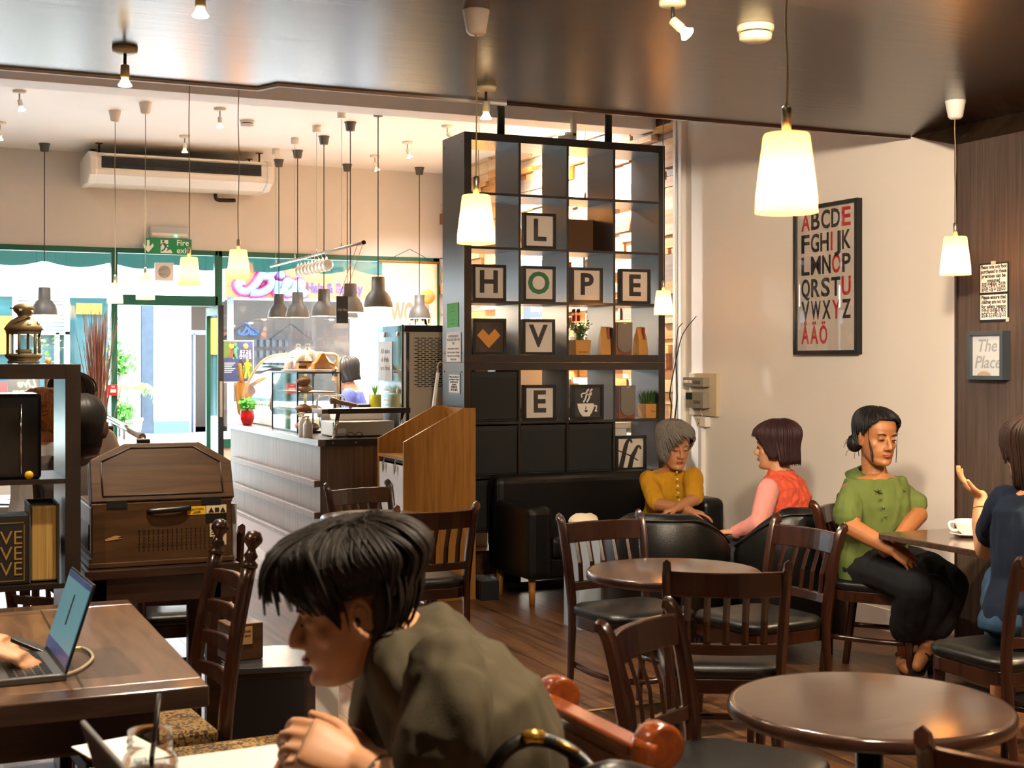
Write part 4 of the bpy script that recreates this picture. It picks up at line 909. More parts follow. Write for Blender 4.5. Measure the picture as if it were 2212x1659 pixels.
# cakes under domes on top of the cabinet
TZ = KZ+ch+.002
def plate(x, y, z, r, label):
    b = nb(); lathe(b, [(0, 0), (r*.5, 0), (r, .014), (r, .017), (r*.5, .005), (0, .005)], 28); o = mk('plate', b, M['cup'], None, smooth=True); o.location = (x, y, z); tag(o, label, 'plate', 'plates on the glass cabinet'); return o
for i, (px, yy, lb, rr) in enumerate(((644, 10.02, 'left, farther', .115), (664, 9.80, 'right, nearer', .115))):
    p = PX(px, 0, y=yy); plate(p.x, yy, TZ, .125, 'white plate under the %s glass cake dome' % lb)
    b = nb(); k = .105; lathe(b, [(k, 0), (k, .02), (k*.98, .06), (k*.85, .105), (k*.55, .138), (.018, .152), (.012, .165)], 28); dm = mk('dome', b, M['jar'], None, smooth=True, recalc=False)
    e = E('cake_dome', '%s of the two glass cake domes on the cabinet' % lb, 'cake dome', (p.x, yy, TZ+.018), 0, 'glass cake domes'); dm.parent = e
    b = nb(); ell(b, (0, 0, .178), (.02, .02, .017), 12); mk('knob', b, M['jar'], e, smooth=True)
def cake(px, yy, z, label, kind):
    p = PX(px, 0, y=yy); e = E('cake', label, 'cake', (p.x, yy, z)); b = nb()
    if kind == 'loaf':
        box(b, -.06, -.04, 0, .045, .05, .05); mk('sponge', b, mat('orange_sponge', '#d98a1e', .6, bump=.3, bscale=70, var=.2, vscale=30), e, bev=.008)
        b = nb(); box(b, -.063, -.043, .046, .07, .053, .062); ell(b, (.062, 0, .03), (.02, .04, .03), 10); mk('chocolate_topping', b, mat('brown_topping', '#4d2a1a', .5, bump=.5, bscale=60), e, bev=.006)
        b = nb(); box(b, -.068, -.05, .01, -.01, -.042, .028); mk('price_tag', b, M['black'], e)
    elif kind == 'slice':
        for k in range(4): box(b, -.03, -.05, k*.014, .02, .05, k*.014+.012)
        mk('layers', b, mat('brown_cookies', '#7a4a2c', .7, bump=.5, bscale=60), e, bev=.004)
    else:
        prism(b, [(-.075, 0), (.085, 0), (.085, .045), (.04, .055), (.0, .125), (-.02, .115), (-.055, .06), (-.075, .045)], .09, T(0, .045, 0) @ FRONT)
        mk('cake_slice', b, mat('golden_cake', '#dd9433', .55, bump=.4, bscale=60, var=.25, vscale=25), e, bev=.008)
        b = nb(); v0 = b.verts.new((-.005, 0, .132)); ring = [b.verts.new((.115*math.cos(a*.5236), .08*math.sin(a*.5236), .004)) for a in range(12)]
        for k in range(12): b.faces.new((ring[k], ring[(k+1) % 12], v0))
        mk('cling_film', b, glass('cling_film', refl=.08, rough=.15), e)
cake(640, 10.03, TZ+.02, 'stack of brown cookies under the left cake dome', 'slice')
cake(661, 9.80, TZ+.02, 'orange loaf cake with dark topping under the right cake dome', 'loaf')
cake(697, 9.66, TZ+.02, 'golden pyramid of cake under cling film on a white plate', 'pyr')
p = PX(691, 0, y=9.70); plate(p.x, 9.70, TZ, .11, 'white plate carrying the golden pyramid of cake')
# curved refrigerated display case
e = E('curved_display_case', 'curved glass refrigerated display case behind the glass cabinet', 'display case', (2.60, 10.42, KZ+.001)); l = .98
prof = [(.07, .08), (.0, .16), (.02, .28), (.10, .44), (.20, .54), (.34, .575), (.50, .575)]
pp = [(p_.x, p_.z) for p_ in smooth_path([(a, 0, c) for a, c in prof], 5)]
b = nb()
for i in range(len(pp)-1): quad(b, ((pp[i][0], 0.02, pp[i][1]), (pp[i+1][0], 0.02, pp[i+1][1]), (pp[i+1][0], l, pp[i+1][1]), (pp[i][0], l, pp[i][1])))
mk('curved_glass', b, M['glass2'], e, smooth=True)
for yy, nm in ((0, 'end_frame'), (l-.02, 'end_frame')):
    b = nb(); tube(b, [(a, yy+.01, c) for a, c in pp]+[(.53, yy+.01, .56), (.535, yy+.01, .5), (.535, yy+.01, .06)], .013, 8, sx=1.3); mk(nm, b, mat('beige_case_frame', '#a58a6c', .35), e)
b = nb(); box(b, .06, 0, .0, .54, l, .075); mk('base', b, M['plastic_w'], e, bev=.01)
for z, w_ in ((.20, .42), (.36, .34)):
    b = nb(); box(b, .53-w_, .02, z, .53, l-.02, z+.006); mk('glass_shelf', b, M['glass2'], e)
b = nb(); rn = random.Random(4)
for k in range(9): box(b, .02+.004*rn.random(), .06+k*.1, .13, .024, .06+k*.1+.06, .17, T(0, 0, .03))
mk('price_card', b, M['paper'], e)
for i in range(5):
    o = pastry(0, 0, 5, (.045, .05, .035), ('first', 'second', 'third', 'fourth', 'last')[i]+' pastry from the near end inside the curved display case', mat('display_pastry', ('#c9a26a', '#a86a3a', '#d8c2a0', '#b07a48', '#caa070')[i], .6), base=.077); o.location = (2.86, 10.56+i*.17, KZ+.077+.033); o['group'] = 'pastries in the curved display case'
# wooden paddle board leaning on the case, red pot with herbs
p = PX(552, 0, y=11.42); e = E('serving_board', 'wooden paddle board leaning at the far end of the display case', 'serving board', (2.60, 11.44, KZ+.001), R(40))
b = nb(); prism(b, rrect(.16, .30, .06), .016, T(0, 0, .20) @ RX(82)); prism(b, rrect(.035, .16, .012), .016, T(0, .02, .42) @ RX(82)); mk('board', b, M['oak'], e)
p = PX(537, 915, x=2.58); e = E('herb_pot', 'red flower pot of bright green herbs on the end of the counter', 'plant', (2.585, 11.30, KZ+.001))
e.location = (2.533, 10.95, KZ+.001)
b = nb(); lathe(b, [(0, 0), (.035, 0), (.055, .05), (.058, .085), (.052, .115), (.056, .12), (.05, .118), (.046, .1), (0, .1)], 24); mk('pot', b, mat('red_glazed_pot', '#c4161c', .2), e, smooth=True)
b = nb(); rn = random.Random(2)
for k in range(150):
    d = Vector((rn.gauss(0, 1), rn.gauss(0, 1), rn.gauss(.2, .8))).normalized(); q = Vector((0, 0, .17))+Vector((d.x*.07, d.y*.07, d.z*.06))*rn.uniform(.5, 1); u = Vector((rn.gauss(0, 1), rn.gauss(0, 1), rn.gauss(0, .5))).normalized()*.019; v = u.orthogonal().normalized()*.013
    quad(b, (q-u, q-v, q+u, q+v))
for k in range(8): tube(b, ((0, 0, .1), (rn.uniform(-.04, .04), rn.uniform(-.04, .04), .17)), .002, 4)
mk('foliage', b, mat('herb_leaves', '#4fae2c', .5), e)
# till, dispensers, ledge with hand scanner, glasses
def bottle(px, py, d, h, label):
    p = PX(px, py, d=d); e = E('pump_bottle', label, 'bottle', (p.x, p.y, KZ+.001), 0, 'white pump bottles')
    b = nb(); lathe(b, [(0, 0), (.03, 0), (.032, .01), (.032, h*.62), (.02, h*.78), (.012, h*.82), (0, h*.82)], 18); mk('bottle_body', b, mat('translucent_white_plastic', '#c8c6c0', .3), e, smooth=True)
    b = nb(); cyl(b, (0, 0, h*.8), (0, 0, h*.97), .007, n=8); cyl(b, (0, 0, h*.84), (0, 0, h*.9), .014, n=12); tube(b, ((.01, 0, h*.98), (-.012, 0, h), (-.04, 0, h*.96)), .006, 8); mk('pump', b, M['plastic_w'], e)
bottle(655, 936, 9.30, .165, 'left, larger of the two pump bottles beside the glass cabinet')
bottle(665, 938, 9.22, .145, 'right, smaller of the two pump bottles beside the glass cabinet')
y0 = 8.93; p0, p1 = PX(668, 0, x=2.60), PX(700, 0, x=2.60)
e = E('cash_till', 'white cash drawer and till behind the pump bottles', 'till', (2.66, 8.96, KZ+.001))
b = nb(); box(b, 0, 0, .008, .44, .30, .105); mk('drawer', b, mat('grey_till_housing', '#b5b1a6', .4), e, bev=.006)
b = nb(); prism(b, [(-.06, .0), (.11, .0), (.15, .06), (.0, .09), (-.05, .05)], .34, T(.10, .28, .105) @ RZ(90) @ FRONT @ T(-.05, 0, -.02)); mk('printer_hood', b, M['plastic_w'], e, bev=.01)
b = nb(); box(b, .02, -.002, .03, .09, .0, .06); mk('label', b, M['paper'], e)
e = E('counter_ledge', 'raised glass edged ledge on steel legs at the end of the counter', 'ledge', (2.53, 8.78, 0))
b = nb(); box(b, 0, 0, 1.15, .62, .24, 1.18); mk('ledge_board', b, M['counter'], e, bev=.003)
b = nb(); box(b, .04, -.006, 1.148, .62, .0, 1.182); mk('edge_trim', b, M['dkmetal'], e)
for x in (.10, .56):
    b = nb(); cyl(b, (x, .06, KZ+.004), (x+.03, .06, 1.15), .014, n=14); cyl(b, (x, .06, KZ+.001), (x, .06, KZ+.006), .03, n=16); mk('leg', b, M['chrome'], e)
p = PX(745, 0, y=8.88); e = E('hand_scanner', 'brown grey hand scanner lying on the counter ledge', 'scanner', (p.x-.02, 8.88, 1.181))
b = nb(); tube(b, smooth_path([(-.085, 0, .05), (-.06, 0, .055), (-.02, 0, .042), (.04, 0, .03), (.10, 0, .018)]), [.016]*8+[.024]*5+[.018]*12 if False else [.02+.008*math.exp(-((i-3)/3.)**2)-.006*i/20 for i in range(25)], 12); cyl(b, (-.05, 0, .002), (-.05, 0, .04), .012, n=8); cyl(b, (.06, 0, .0), (.06, 0, .02), .012, n=8); mk('scanner_body', b, mat('taupe_plastic', '#8a7464', .4), e, smooth=True)
p = PX(800, 0, y=9.8); e = E('receipt_printer', 'black receipt printer on the counter beyond the ledge', 'printer', (3.03, 9.42, KZ+.001))
b = nb(); box(b, -.1, -.1, 0, .1, .1, .15); mk('body', b, M['black'], e, bev=.01); b = nb(); box(b, -.07, -.08, .15, .07, .05, .21); mk('paper_tray', b, M['dkmetal'], e, bev=.004)
b = nb(); box(b, -.095, -.103, .05, .095, -.1, .12); mk('front_panel', b, M['dkmetal'], e)
e = E('steel_bowl', 'steel bowl with a looped handle behind the hand scanner', 'bowl', (2.78, 9.42, KZ+.001)); b = nb(); lathe(b, [(0, 0), (.06, 0), (.085, .08), (.08, .16), (.07, .17), (0, .17)], 20); mk('bowl_body', b, M['steel'], e, smooth=True)
b = nb(); tube(b, smooth_path([(-.09, 0, .12), (-.1, 0, .24), (-.06, 0, .275), (.06, 0, .275), (.1, 0, .24), (.09, 0, .12)]), .008, 8); mk('handle', b, M['chrome'], e)
p = PX(767, 0, y=8.85); e = E('reading_glasses', 'folded reading glasses lying under the counter ledge', 'glasses', (p.x, 8.85, KZ+.001)); b = nb()
for s in (-1, 1): tube(b, [(s*.03+.024*math.cos(a*.4488), .018*math.sin(a*.4488)*.3, .02+.018*math.sin(a*.4488)) for a in range(15)], .0022, 6); 
tube(b, ((-.006, 0, .024), (.006, 0, .024)), .002, 6); tube(b, smooth_path([(.054, 0, .026), (.05, .03, .015), (-.03, .04, .004)]), .002, 6); tube(b, smooth_path([(-.054, 0, .026), (-.05, .035, .018), (.03, .05, .004)]), .002, 6); mk('frame', b, M['black'], e)
# ------------------------------------------------------------------ ice machine, splash screen
e = E('ice_machine', 'tall steel drinks machine with a slotted grille beside the tall shelf', 'drinks machine', (3.19, 8.98, .18)); hz = 1.57; w = .62
b = nb(); box(b, 0, 0, 0, w, .55, hz-.02); mk('cabinet', b, mat('satin_steel_panel', '#cbbfa8', .4, .25), e, bev=.004)
b = nb(); box(b, -.012, -.012, hz-.045, w+.01, .56, hz); mk('top_cover', b, M['dkmetal'], e)
b = nb(); box(b, .0, -.006, 0, .022, .0, hz-.05); mk('corner_strip', b, M['chrome'], e)
b = nb()
for r in range(26):
    z = hz-.09-r*.0135
    for c in range(9):
        x = .062+c*.05+(.022 if r % 2 else 0); box(b, x, -.004, z-.003, x+.036, .001, z+.003)
mk('vent_slot', b, M['black'], e)
e = E('splash_screen', 'clear splash screen with a taped notice at the end of the counter', 'screen', (3.165, 8.98, KZ)); L2 = .55
b = nb(); box(b, -.004, 0, .0, .004, L2, .77); mk('screen_panel', b, glass('acrylic', (.93, .95, .97), .10), e)
b = nb(); box(b, -.006, -.006, 0, .006, .004, .775); mk('edge', b, M['black'], e)
for y, z in ((.07, .71), (.36, .71), (.07, .31)):
    b = nb(); lathe(b, [(0, 0), (.018, 0), (.02, .008), (.016, .014), (0, .015)], 14, T(-.004, y, z) @ SIDE); mk('screen_fixing', b, M['steel'], e)
b = nb(); box(b, -.008, .20, .38, -.005, .50, .66); mk('notice_paper', b, mat('grey_notice', '#aeb3b8', .5), e)
b = nb(); text(b, 'All sales', .05, T(-.0085, .35, .59) @ SIDE, .0005, width=.2); text(b, 'of drinks', .05, T(-.0085, .35, .53) @ SIDE, .0005, width=.18); text(b, 'are final', .05, T(-.0085, .35, .47) @ SIDE, .0005, width=.2); mk('notice_lettering', b, mat('grey_ink', '#6b7076', .6), e)
p = PX(851, 866, x=3.05); e = E('glass_planter', 'yellow green glass pot with a small plant behind the splash screen', 'plant', (3.09, 9.36, KZ+.17))
b = nb(); lathe(b, [(0, 0), (.04, 0), (.045, .02), (.045, .11), (.042, .11), (.04, .02), (0, .015)], 18); mk('pot', b, mat('yellow_green_pot', '#b8b42c', .3), e, smooth=True); b = nb(); rn = random.Random(8)
for k in range(10):
    a = k*2.4; tip = Vector((.05*math.cos(a), .05*math.sin(a), .19)); s = Vector((-math.sin(a), math.cos(a), 0))*.006; m_ = Vector((.02*math.cos(a), .02*math.sin(a), .15)); b.faces.new([b.verts.new(q) for q in (Vector((0, 0, .1))-s, Vector((0, 0, .1))+s, m_+s, tip, m_-s)])
mk('foliage', b, M['leaf_bright'], e)
b = nb(); box(b, -.06, -.06, -.17, .06, .06, 0); mk('stand', b, M['glass2'], e)
# ------------------------------------------------------------------ oak bin station
BX0, BX1, BY0, BY1 = 2.81, 3.29, 7.95, 8.46
e = E('bin_station', 'oak self clearing bin station with sloping sides', 'bin station', (BX0, BY0, 0)); w, l = BX1-BX0, BY1-BY0
for y in (0, l-.018):
    b = nb(); prism(b, [(0, 0), (w, 0), (w, 1.205), (w-.09, 1.205), (0, 1.0)], .018, T(0, y+.018, 0) @ FRONT); mk('side_panel', b, M['oak'], e, bev=.002)
b = nb(); box(b, w-.018, .018, 0, w, l-.018, 1.20); mk('back_panel', b, M['oak'], e)
b = nb(); box(b, .0, .018, .885, w-.018, l-.018, .905); mk('tray_shelf', b, M['oak'], e)
b = nb(); box(b, .02, .018, .0, .04, l-.018, .06); box(b, .03, .018, .86, .06, l-.018, .885); mk('inner_board', b, M['black_matte'], e)  # black strips stand in for shade in the gaps above and below the doors
wl_m = mat('white_laminate_door', '#dcdcdc', .4)
b = nb(); box(b, .004, .025, .50, .022, l-.025, .85); mk('flap_door', b, wl_m, e, bev=.002)
b = nb(); box(b, .004, .025, .05, .022, l-.025, .48); mk('lower_door', b, wl_m, e, bev=.002)
b = nb(); text(b, 'Push', .06, T(.002, l/2, .72) @ SIDE, .001); mk('lettering', b, mat('faint_letters', '#c2c2c2', .5), e)
for i, y in enumerate((.36, .14)):
    o = E('key_bunch', ('bunch of keys hanging at the front edge of the bin station, left one', 'bunch of keys hanging at the front edge of the bin station, right one')[i], 'keys', (BX0-.006, BY0+y, .88), 0, 'key bunches')
    b = nb(); tube(b, [(0, .012*math.cos(a*.6283), -.01+.012*math.sin(a*.6283)) for a in range(11)], .0015, 6); mk('ring', b, M['steel'], o)
    for k in range(3):
        b = nb(); prism(b, rrect(.012, .05+.01*k, .004), .002, T(-.002-.003*k, -.006+.007*k, -.05-.004*k) @ SIDE @ RZ(-12+12*k)); mk('key', b, mat('pale_key', '#b8a888', .35, .6), o)
p = PX(968, 0, y=8.2); e = E('mug', 'black and white mug left in the top of the bin station', 'mug', (p.x, 8.22, .906+.0))
e.location.z = .906; b = nb(); lathe(b, [(0, 0), (.04, 0), (.044, .01), (.044, .20), (.040, .20), (.040, .012), (0, .01)], 22); mk('mug_body', b, M['cup'], e, smooth=True)
b = nb(); lathe(b, [(.0446, .12), (.0446, .19)], 22, None, 0, -60, 150); mk('black_print', b, M['black'], e, recalc=False)
b = nb(); tube(b, smooth_path([(-.042, 0, .17), (-.07, 0, .165), (-.075, 0, .12), (-.044, 0, .09)]), .007, 8); mk('handle', b, M['cup'], e)
# hooked pole behind the bin
e = E('hooked_pole', 'cream pole with a steel hook leaning behind the bin station', 'pole', (3.2, 8.62, 0)); a, c = PX(936, 880, d=9.2), PX(946, 805, d=9.22)
dv = (c-a).normalized(); a0 = a-dv*((a.z)/dv.z)
b = nb(); cyl(b, a0, c, .012, n=10); mk('shaft', b, M['plastic_w'], e, world=True)
q = [PX(946, 806, d=9.22), PX(946, 790, d=9.22), PX(951, 783, d=9.22), PX(957, 786, d=9.22), PX(961, 800, d=9.22)]
b = nb(); tube(b, smooth_path(q), .005, 8); mk('hook', b, M['chrome'], e, world=True)
# ------------------------------------------------------------------ mug rail, order board, banner, window poster
ra, rb = PX(585, 573, x=3.06), PX(785, 527, x=3.06); zr = (ra.z+rb.z)/2
e = E('hanging_rail', 'steel rail hung on thin wires above the counter', 'rail', (3.06, (ra.y+rb.y)/2, zr))
b = nb(); cyl(b, (3.06, ra.y, zr), (3.06, rb.y, zr), .012, n=12); mk('rail_tube', b, M['steel'], e, world=True)
b = nb(); cyl(b, (3.06, rb.y-.012, zr), (3.06, rb.y+.008, zr), .016, n=12); mk('end_cap', b, M['black'], e, world=True)
for px, cp in ((596, 1), (637, 1), (684, 1), (738, 0)):
    y = PX(px, 0, x=3.06).y; b = nb(); cyl(b, (3.06, y, zr), (3.06, y, CZW-.05), .0022, n=6); cyl(b, (3.06, y, zr+.01), (3.06, y, zr+.05), .008, n=8); mk('wire', b, M['steel'], e, world=True)
    b = nb(); cyl(b, (3.06, y, CZW-.055), (3.06, y, CZW), .034, n=20); mk('ceiling_fixing', b, M['plastic_w'], e, world=True)
ym0, ym1 = PX(706, 0, x=3.06).y, PX(645, 0, x=3.06).y; nm_ = 9
mugs = None
for i in range(nm_):
    y = ym0+(ym1-ym0)*i/(nm_-1); lb = ['nearest mug on the hanging rail, its base showing', 'second mug from the near end of the hanging rail', 'third mug from the near end of the hanging rail', 'fourth mug from the near end of the hanging rail', 'middle mug of the nine on the hanging rail', 'fourth mug from the far end of the hanging rail', 'third mug from the far end of the hanging rail', 'second mug from the far end of the hanging rail', 'farthest mug on the hanging rail'][i]
    if mugs is None:
        e = E('hanging_mug', lb, 'mug', (3.06, y, zr), 0, 'white mugs on the hanging rail'); e.rotation_euler = (0, 0, 0); mugs = e
        MM = T(0, 0, -.115) @ RX(68)
        b = nb(); lathe(b, [(0, -.03), (.024, -.03), (.026, -.028), (.040, .0), (.043, .045), (.040, .045), (.036, .0), (0, -.022)], 22, MM); mk('mug_body', b, M['cup'], e, smooth=True)
        b = nb(); tube(b, [MM @ v_ for v_ in smooth_path([(0, .04, .03), (0, .07, .025), (0, .072, -.005), (0, .036, -.012)])], .0055, 8); mk('handle', b, M['cup'], e)
        b = nb(); tube(b, smooth_path([(.013, 0, -.005), (.004, 0, .013), (-.013, 0, .004), (-.012, 0, -.02), (.0, .005, -.05), (.004, .012, -.062), (.0, .02, -.058)]), .002, 6); mk('hook', b, M['steel'], e)
        b = nb(); text(b, 'F', .026, MM @ T(0, 0, -.0305) @ RX(180), .0006, bold=.001); mk('base_letter', b, INK, e)
    else: dup(mugs, (3.06, y, zr), 0, lb)
pc = PX(739, 669, y=9.55); e = E('order_board', 'small dark slate reading Order Here hung on red strings', 'sign', (pc.x, 9.55, pc.z)); wb, hb = 26*pc.dot(FW)/FPX, 59*pc.dot(FW)/FPX
b = nb(); box(b, -wb/2, -.005, -hb/2, wb/2, .005, hb/2); mk('slate', b, mat('slate', '#4a4c50', .6), e, bev=.001)
b = nb(); text(b, 'Order Here', .03, T(0, -.0055, .0) @ FRONT, .0005, width=wb*.8, shear=.15); mk('lettering', b, M['paper'], e)
b = nb(); tp = zr-pc.z
for s in (-1, 1): tube(b, ((s*wb*.22, 0, hb/2), (s*wb*.22+(3.06-pc.x)*.9, .4*0, tp)), .002, 6)
mk('string', b, mat('red_string', '#b5503a', .7), e)
# snow ice roller banner inside the right window
yb = 12.93; a, c = PX(826, 558, y=yb), PX(944, 706, y=yb); wb, zt2, zb2 = c.x-a.x, PX(880, 566, y=yb).z, .95
e = E('hanging_banner', 'cream snow ice banner hung from a wooden rod in the window', 'banner', ((a.x+c.x)/2, yb, zt2))
bm_ = mat('cream_banner_cloth', '#f0e2c8', .8); b = nb(); box(b, -wb/2, -.002, zb2-zt2, wb/2, .002, -.01); mk('cloth', b, shade_mat('cream_banner_cloth', '#f3e6d0'), e)
b = nb(); cyl(b, (-wb/2-.05, 0, 0), (wb/2+.03, 0, 0), .012, n=10); mk('rod', b, M['oak'], e)
b = nb(); tube(b, ((-wb*.42, 0, .01), (0, 0, .13), (wb*.42, 0, .01)), .003, 6); mk('cord', b, M['dkmetal'], e)
kb = mat('grey_banner_print', '#a3937f', .7); FB = T(0, -.003, 0) @ FRONT @ SCL(-1, 1, 1); zz = lambda py: PX(880, py, y=yb).z-zt2
b = nb(); text(b, 'SNOW', .30, T(.0, 0, zz(680)) @ FB, .0006, bold=.012, width=wb*.72); text(b, 'ICE', .26, T(wb*.18, 0, zz(706)) @ FB, .0006, bold=.012, width=wb*.42)
for k, s in enumerate(('WITH FRESH MILK', 'FLAKES')): text(b, s, .045, T(-wb*.24, 0, zz(692)-k*.06) @ FB, .0006, width=wb*(.26-.08*k))
mk('lettering', b, kb, e)
b = nb(); lathe(b, [(0, 0), (.075, 0), (.075, .001), (0, .001)], 24, T(wb*.33, -.003, zz(640)) @ FRONT); mk('badge', b, mat('amber_badge', '#e8b35a', .7), e)
b = nb(); text(b, 'NEW', .05, T(wb*.33, -.0035, zz(640)) @ FB, .0008, bold=.001); mk('badge_lettering', b, kb, e)
# football poster on the right window
yb = 12.955; a, c = PX(482, 737, y=yb), PX(546, 824, y=yb)
e = E('window_poster', 'dark blue football poster stuck on the window beside the door', 'poster', ((a.x+c.x)/2, yb, (a.z+c.z)/2)); w, h = c.x-a.x, a.z-c.z
b = nb(); box(b, -w/2-.008, -.002, -h/2-.008, w/2+.008, .002, h/2+.008); mk('border', b, M['paper'], e)
b = nb(); box(b, -w/2, -.004, -h/2, w/2, -.002, h/2); mk('print', b, mat('navy_print', '#1d3470', .5), e)
FM = T(0, -.0045, 0) @ FRONT
b = nb(); prism(b, [(-w*.5, h*.48), (-w*.03, h*.48), (-w*.03, h*.12), (-w*.5, h*.08)], .0006, FM); prism(b, [(0, -.42*h), (w*.48, -.42*h), (w*.48, -.02*h), (0, -.05*h)], .0006, FM); mk('photo_print', b, mat('grass_photo', '#4a6a3a', .6, var=.5, vscale=14), e)
b = nb()
for x, y in ((-.23, .38), (.25, .38)): lathe(b, [(0, 0), (w*.09, 0), (w*.09, .0008), (0, .0008)], 18, FM @ T(w*x, h*y, .0006))
mk('yellow_crest', b, mat('yellow_crest', '#e7c860', .6), e)
b = nb(); text(b, '축구 교실', .05, FM @ T(w*.24, h*.22, 0), .0008, width=w*.36); text(b, '선수모집', .06, FM @ T(w*.24, h*.12, 0), .0008, width=w*.4, bold=.001)
for k in range(6): box(b, -w*.46, -.0055, -h*.05-k*h*.045, -w*.1-(k % 3)*w*.06, -.0045, -h*.05-k*h*.045+.006)
mk('lettering', b, mat('pale_print_text', '#dfe4ee', .6), e)
def player(x, y, s, m, nm):
    b = nb(); ell(b, (x, -.0055, y+.085*s), (.012*s, .001, .014*s), 8)
    for st, wd in (([(x, y+.07*s), (x+.004, y+.01*s)], .034*s), ([(x-.015*s, y+.065*s), (x-.035*s, y+.03*s)], .012*s), ([(x+.015*s, y+.065*s), (x+.035*s, y+.035*s)], .012*s), ([(x-.005, y+.01*s), (x-.02*s, y-.07*s)], .015*s), ([(x+.005, y+.01*s), (x+.022*s, y-.065*s)], .015*s)): ribbon2d(b, st, wd, .0012, FM, 2)
    mk(nm, b, m, e)
player(w*.31, -h*.22, 1.1, mat('yellow_kit', '#e8b428', .6), 'yellow_player'); player(w*.09, -h*.22, 1.05, mat('black_kit', '#15171c', .6), 'black_player'); player(-w*.2, h*.25, .9, mat('red_kit', '#a5283a', .6), 'red_player'); player(-w*.1, h*.22, .9, mat('teal_kit', '#3c8f80', .6), 'teal_player')
# ------------------------------------------------------------------ cafe chairs
def chair_proto(label, group):
    e = E('slat_back_chair', label, 'chair', (0, 0, 0), 0, group); wd = M['chair']
    b = nb()
    sec = rrect(.42, .41, .09, 5); top = [(x*.97, y*.97) for x, y in sec]
    rings = []
    for z, k in ((.428, .98), (.44, 1.0), (.456, 1.0), (.468, .95), (.474, .7), (.476, .0)):
        rings.append([b.verts.new((x*k, y*k+.01, z)) for x, y in sec] if k else [b.verts.new((0, .01, z))])
    for A, B in zip(rings, rings[1:]):
        for i in range(len(A)):
            if len(B) == 1: b.faces.new((A[i], A[(i+1) % len(A)], B[0]))
            else: b.faces.new((A[i], A[(i+1) % len(A)], B[(i+1) % len(A)], B[i]))
    b.faces.new(rings[0][::-1]); mk('seat', b, M['leather'], e, smooth=True)
    b = nb(); prism(b, rrect(.41, .40, .09, 5), .052, T(0, .01, .376)); mk('seat_frame', b, wd, e, bev=.004)
    for s in (-1, 1):
        b = nb(); pts = smooth_path([(s*.175, -.235, 0), (s*.18, -.205, .25), (s*.185, -.19, .45), (s*.192, -.212, .62), (s*.198, -.245, .77), (s*.2, -.265, .815), (s*.2, -.285, .822)], 5)
        n = len(pts); tube(b, pts, [.017+.010*min(1, i/(n*.4)) if i < n*.5 else .027-.006*((i-n*.5)/(n*.5)) for i in range(n)], 6, sx=.72, up=(0, 1, 0)); mk('leg', b, wd, e, bev=.003)
    for s in (-1, 1):
        b = nb(); tube(b, ((s*.165, .185, 0), (s*.165, .175, .2), (s*.162, .165, .385)), (.015, .02, .023), 6); mk('leg', b, wd, e, bev=.003)
    def curved(z0, z1, y0, bow, th, w=.185):
        b = nb(); n = 10; V = []
        for i in range(n+1):
            x = -w+2*w*i/n; y = y0-bow*(1-(x/w)**2)
            V.append([b.verts.new(q) for q in ((x, y-th/2, z0), (x, y+th/2, z0), (x, y+th/2-.012*(z1-z0)/.08, z1), (x, y-th/2-.012*(z1-z0)/.08, z1))])
        for A, B in zip(V, V[1:]):
            for k in range(4): b.faces.new((A[k], A[(k+1) % 4], B[(k+1) % 4], B[k]))
        b.faces.new(V[0][::-1]); b.faces.new(V[-1]); return b
    mk('top_rail', curved(.715, .80, -.235, .035, .022), wd, e, bev=.004)
    mk('lower_rail', curved(.515, .552, -.197, .025, .02), wd, e, bev=.003)
    b = nb()
    for i in range(5):
        x = (i-2)*.064; k = 1-(x/.185)**2
        tube(b, ((x, -.197-.025*k, .54), (x, -.205-.028*k, .63), (x, -.235-.035*k, .73)), .013, 4, sx=.45, up=(1, 0, 0))
    mk('slat', b, wd, e, bev=.002)
    b = nb(); tube(b, smooth_path([(-.17, -.19, .2), (-.185, 0, .2), (-.16, .14, .2), (-.08, .20, .2), (.08, .20, .2), (.16, .14, .2), (.185, 0, .2), (.17, -.19, .2)], 4), .013, 8); mk('stretcher', b, wd, e)
    return e
CH = None
def place(loc, yd, label, group='slat back cafe chairs'):
    global CH
    rz = math.atan2(-yd.x, yd.y)
    if CH is None: CH = chair_proto(label, group); CH.location = loc; CH.rotation_euler = (0, 0, rz); return CH
    return dup(CH, loc, rz, label, group)
def chair_px(l, r, away, label, ztop=.82):
    A, B = PX(l[0], l[1], z=ztop), PX(r[0], r[1], z=ztop); X = (B-A if away else A-B); X.z = 0; X.normalize(); Y = Vector((-X.y, X.x, 0)); o = (A+B)/2+Y*.265; o.z = 0
    return place(o, Y, label)
chair_px((1210, 1120), (1383, 1110), False, 'slat back chair beyond the far round table, a glint on its top rail')
chair_px((1452, 1222), (1690, 1224), True, 'slat back chair seen from behind between the two round tables')
chair_px((1674, 1120), (1822, 1142), False, 'slat back chair in front of the woman in green, turned to the far round table')
chair_px((1302, 1358), (1450, 1305), False, 'slat back chair beside the near round table, its back towards the sofa')
place((PX(1905, 1300, d=6.55)*1).xyz*Vector((1, 1, 0)) if False else Vector((PX(1905, 1300, d=6.5).x, PX(1905, 1300, d=6.5).y, 0)), RT*.85-FW*.53, 'slat back chair the woman in the green shirt sits on')
place(Vector((3.64, 3.78, 0)), Vector((0, 1, 0)), 'slat back chair of the woman in navy at the right edge')
chair_px((2037, 1597), (2475, 1655), True, 'slat back chair in the bottom right corner, only its rail showing')
chair_px((700, 1052), (845, 1042), False, 'slat back chair in front of the service counter')
chair_px((862, 1100), (1022, 1092), True, 'slat back chair in front of the oak bin station')
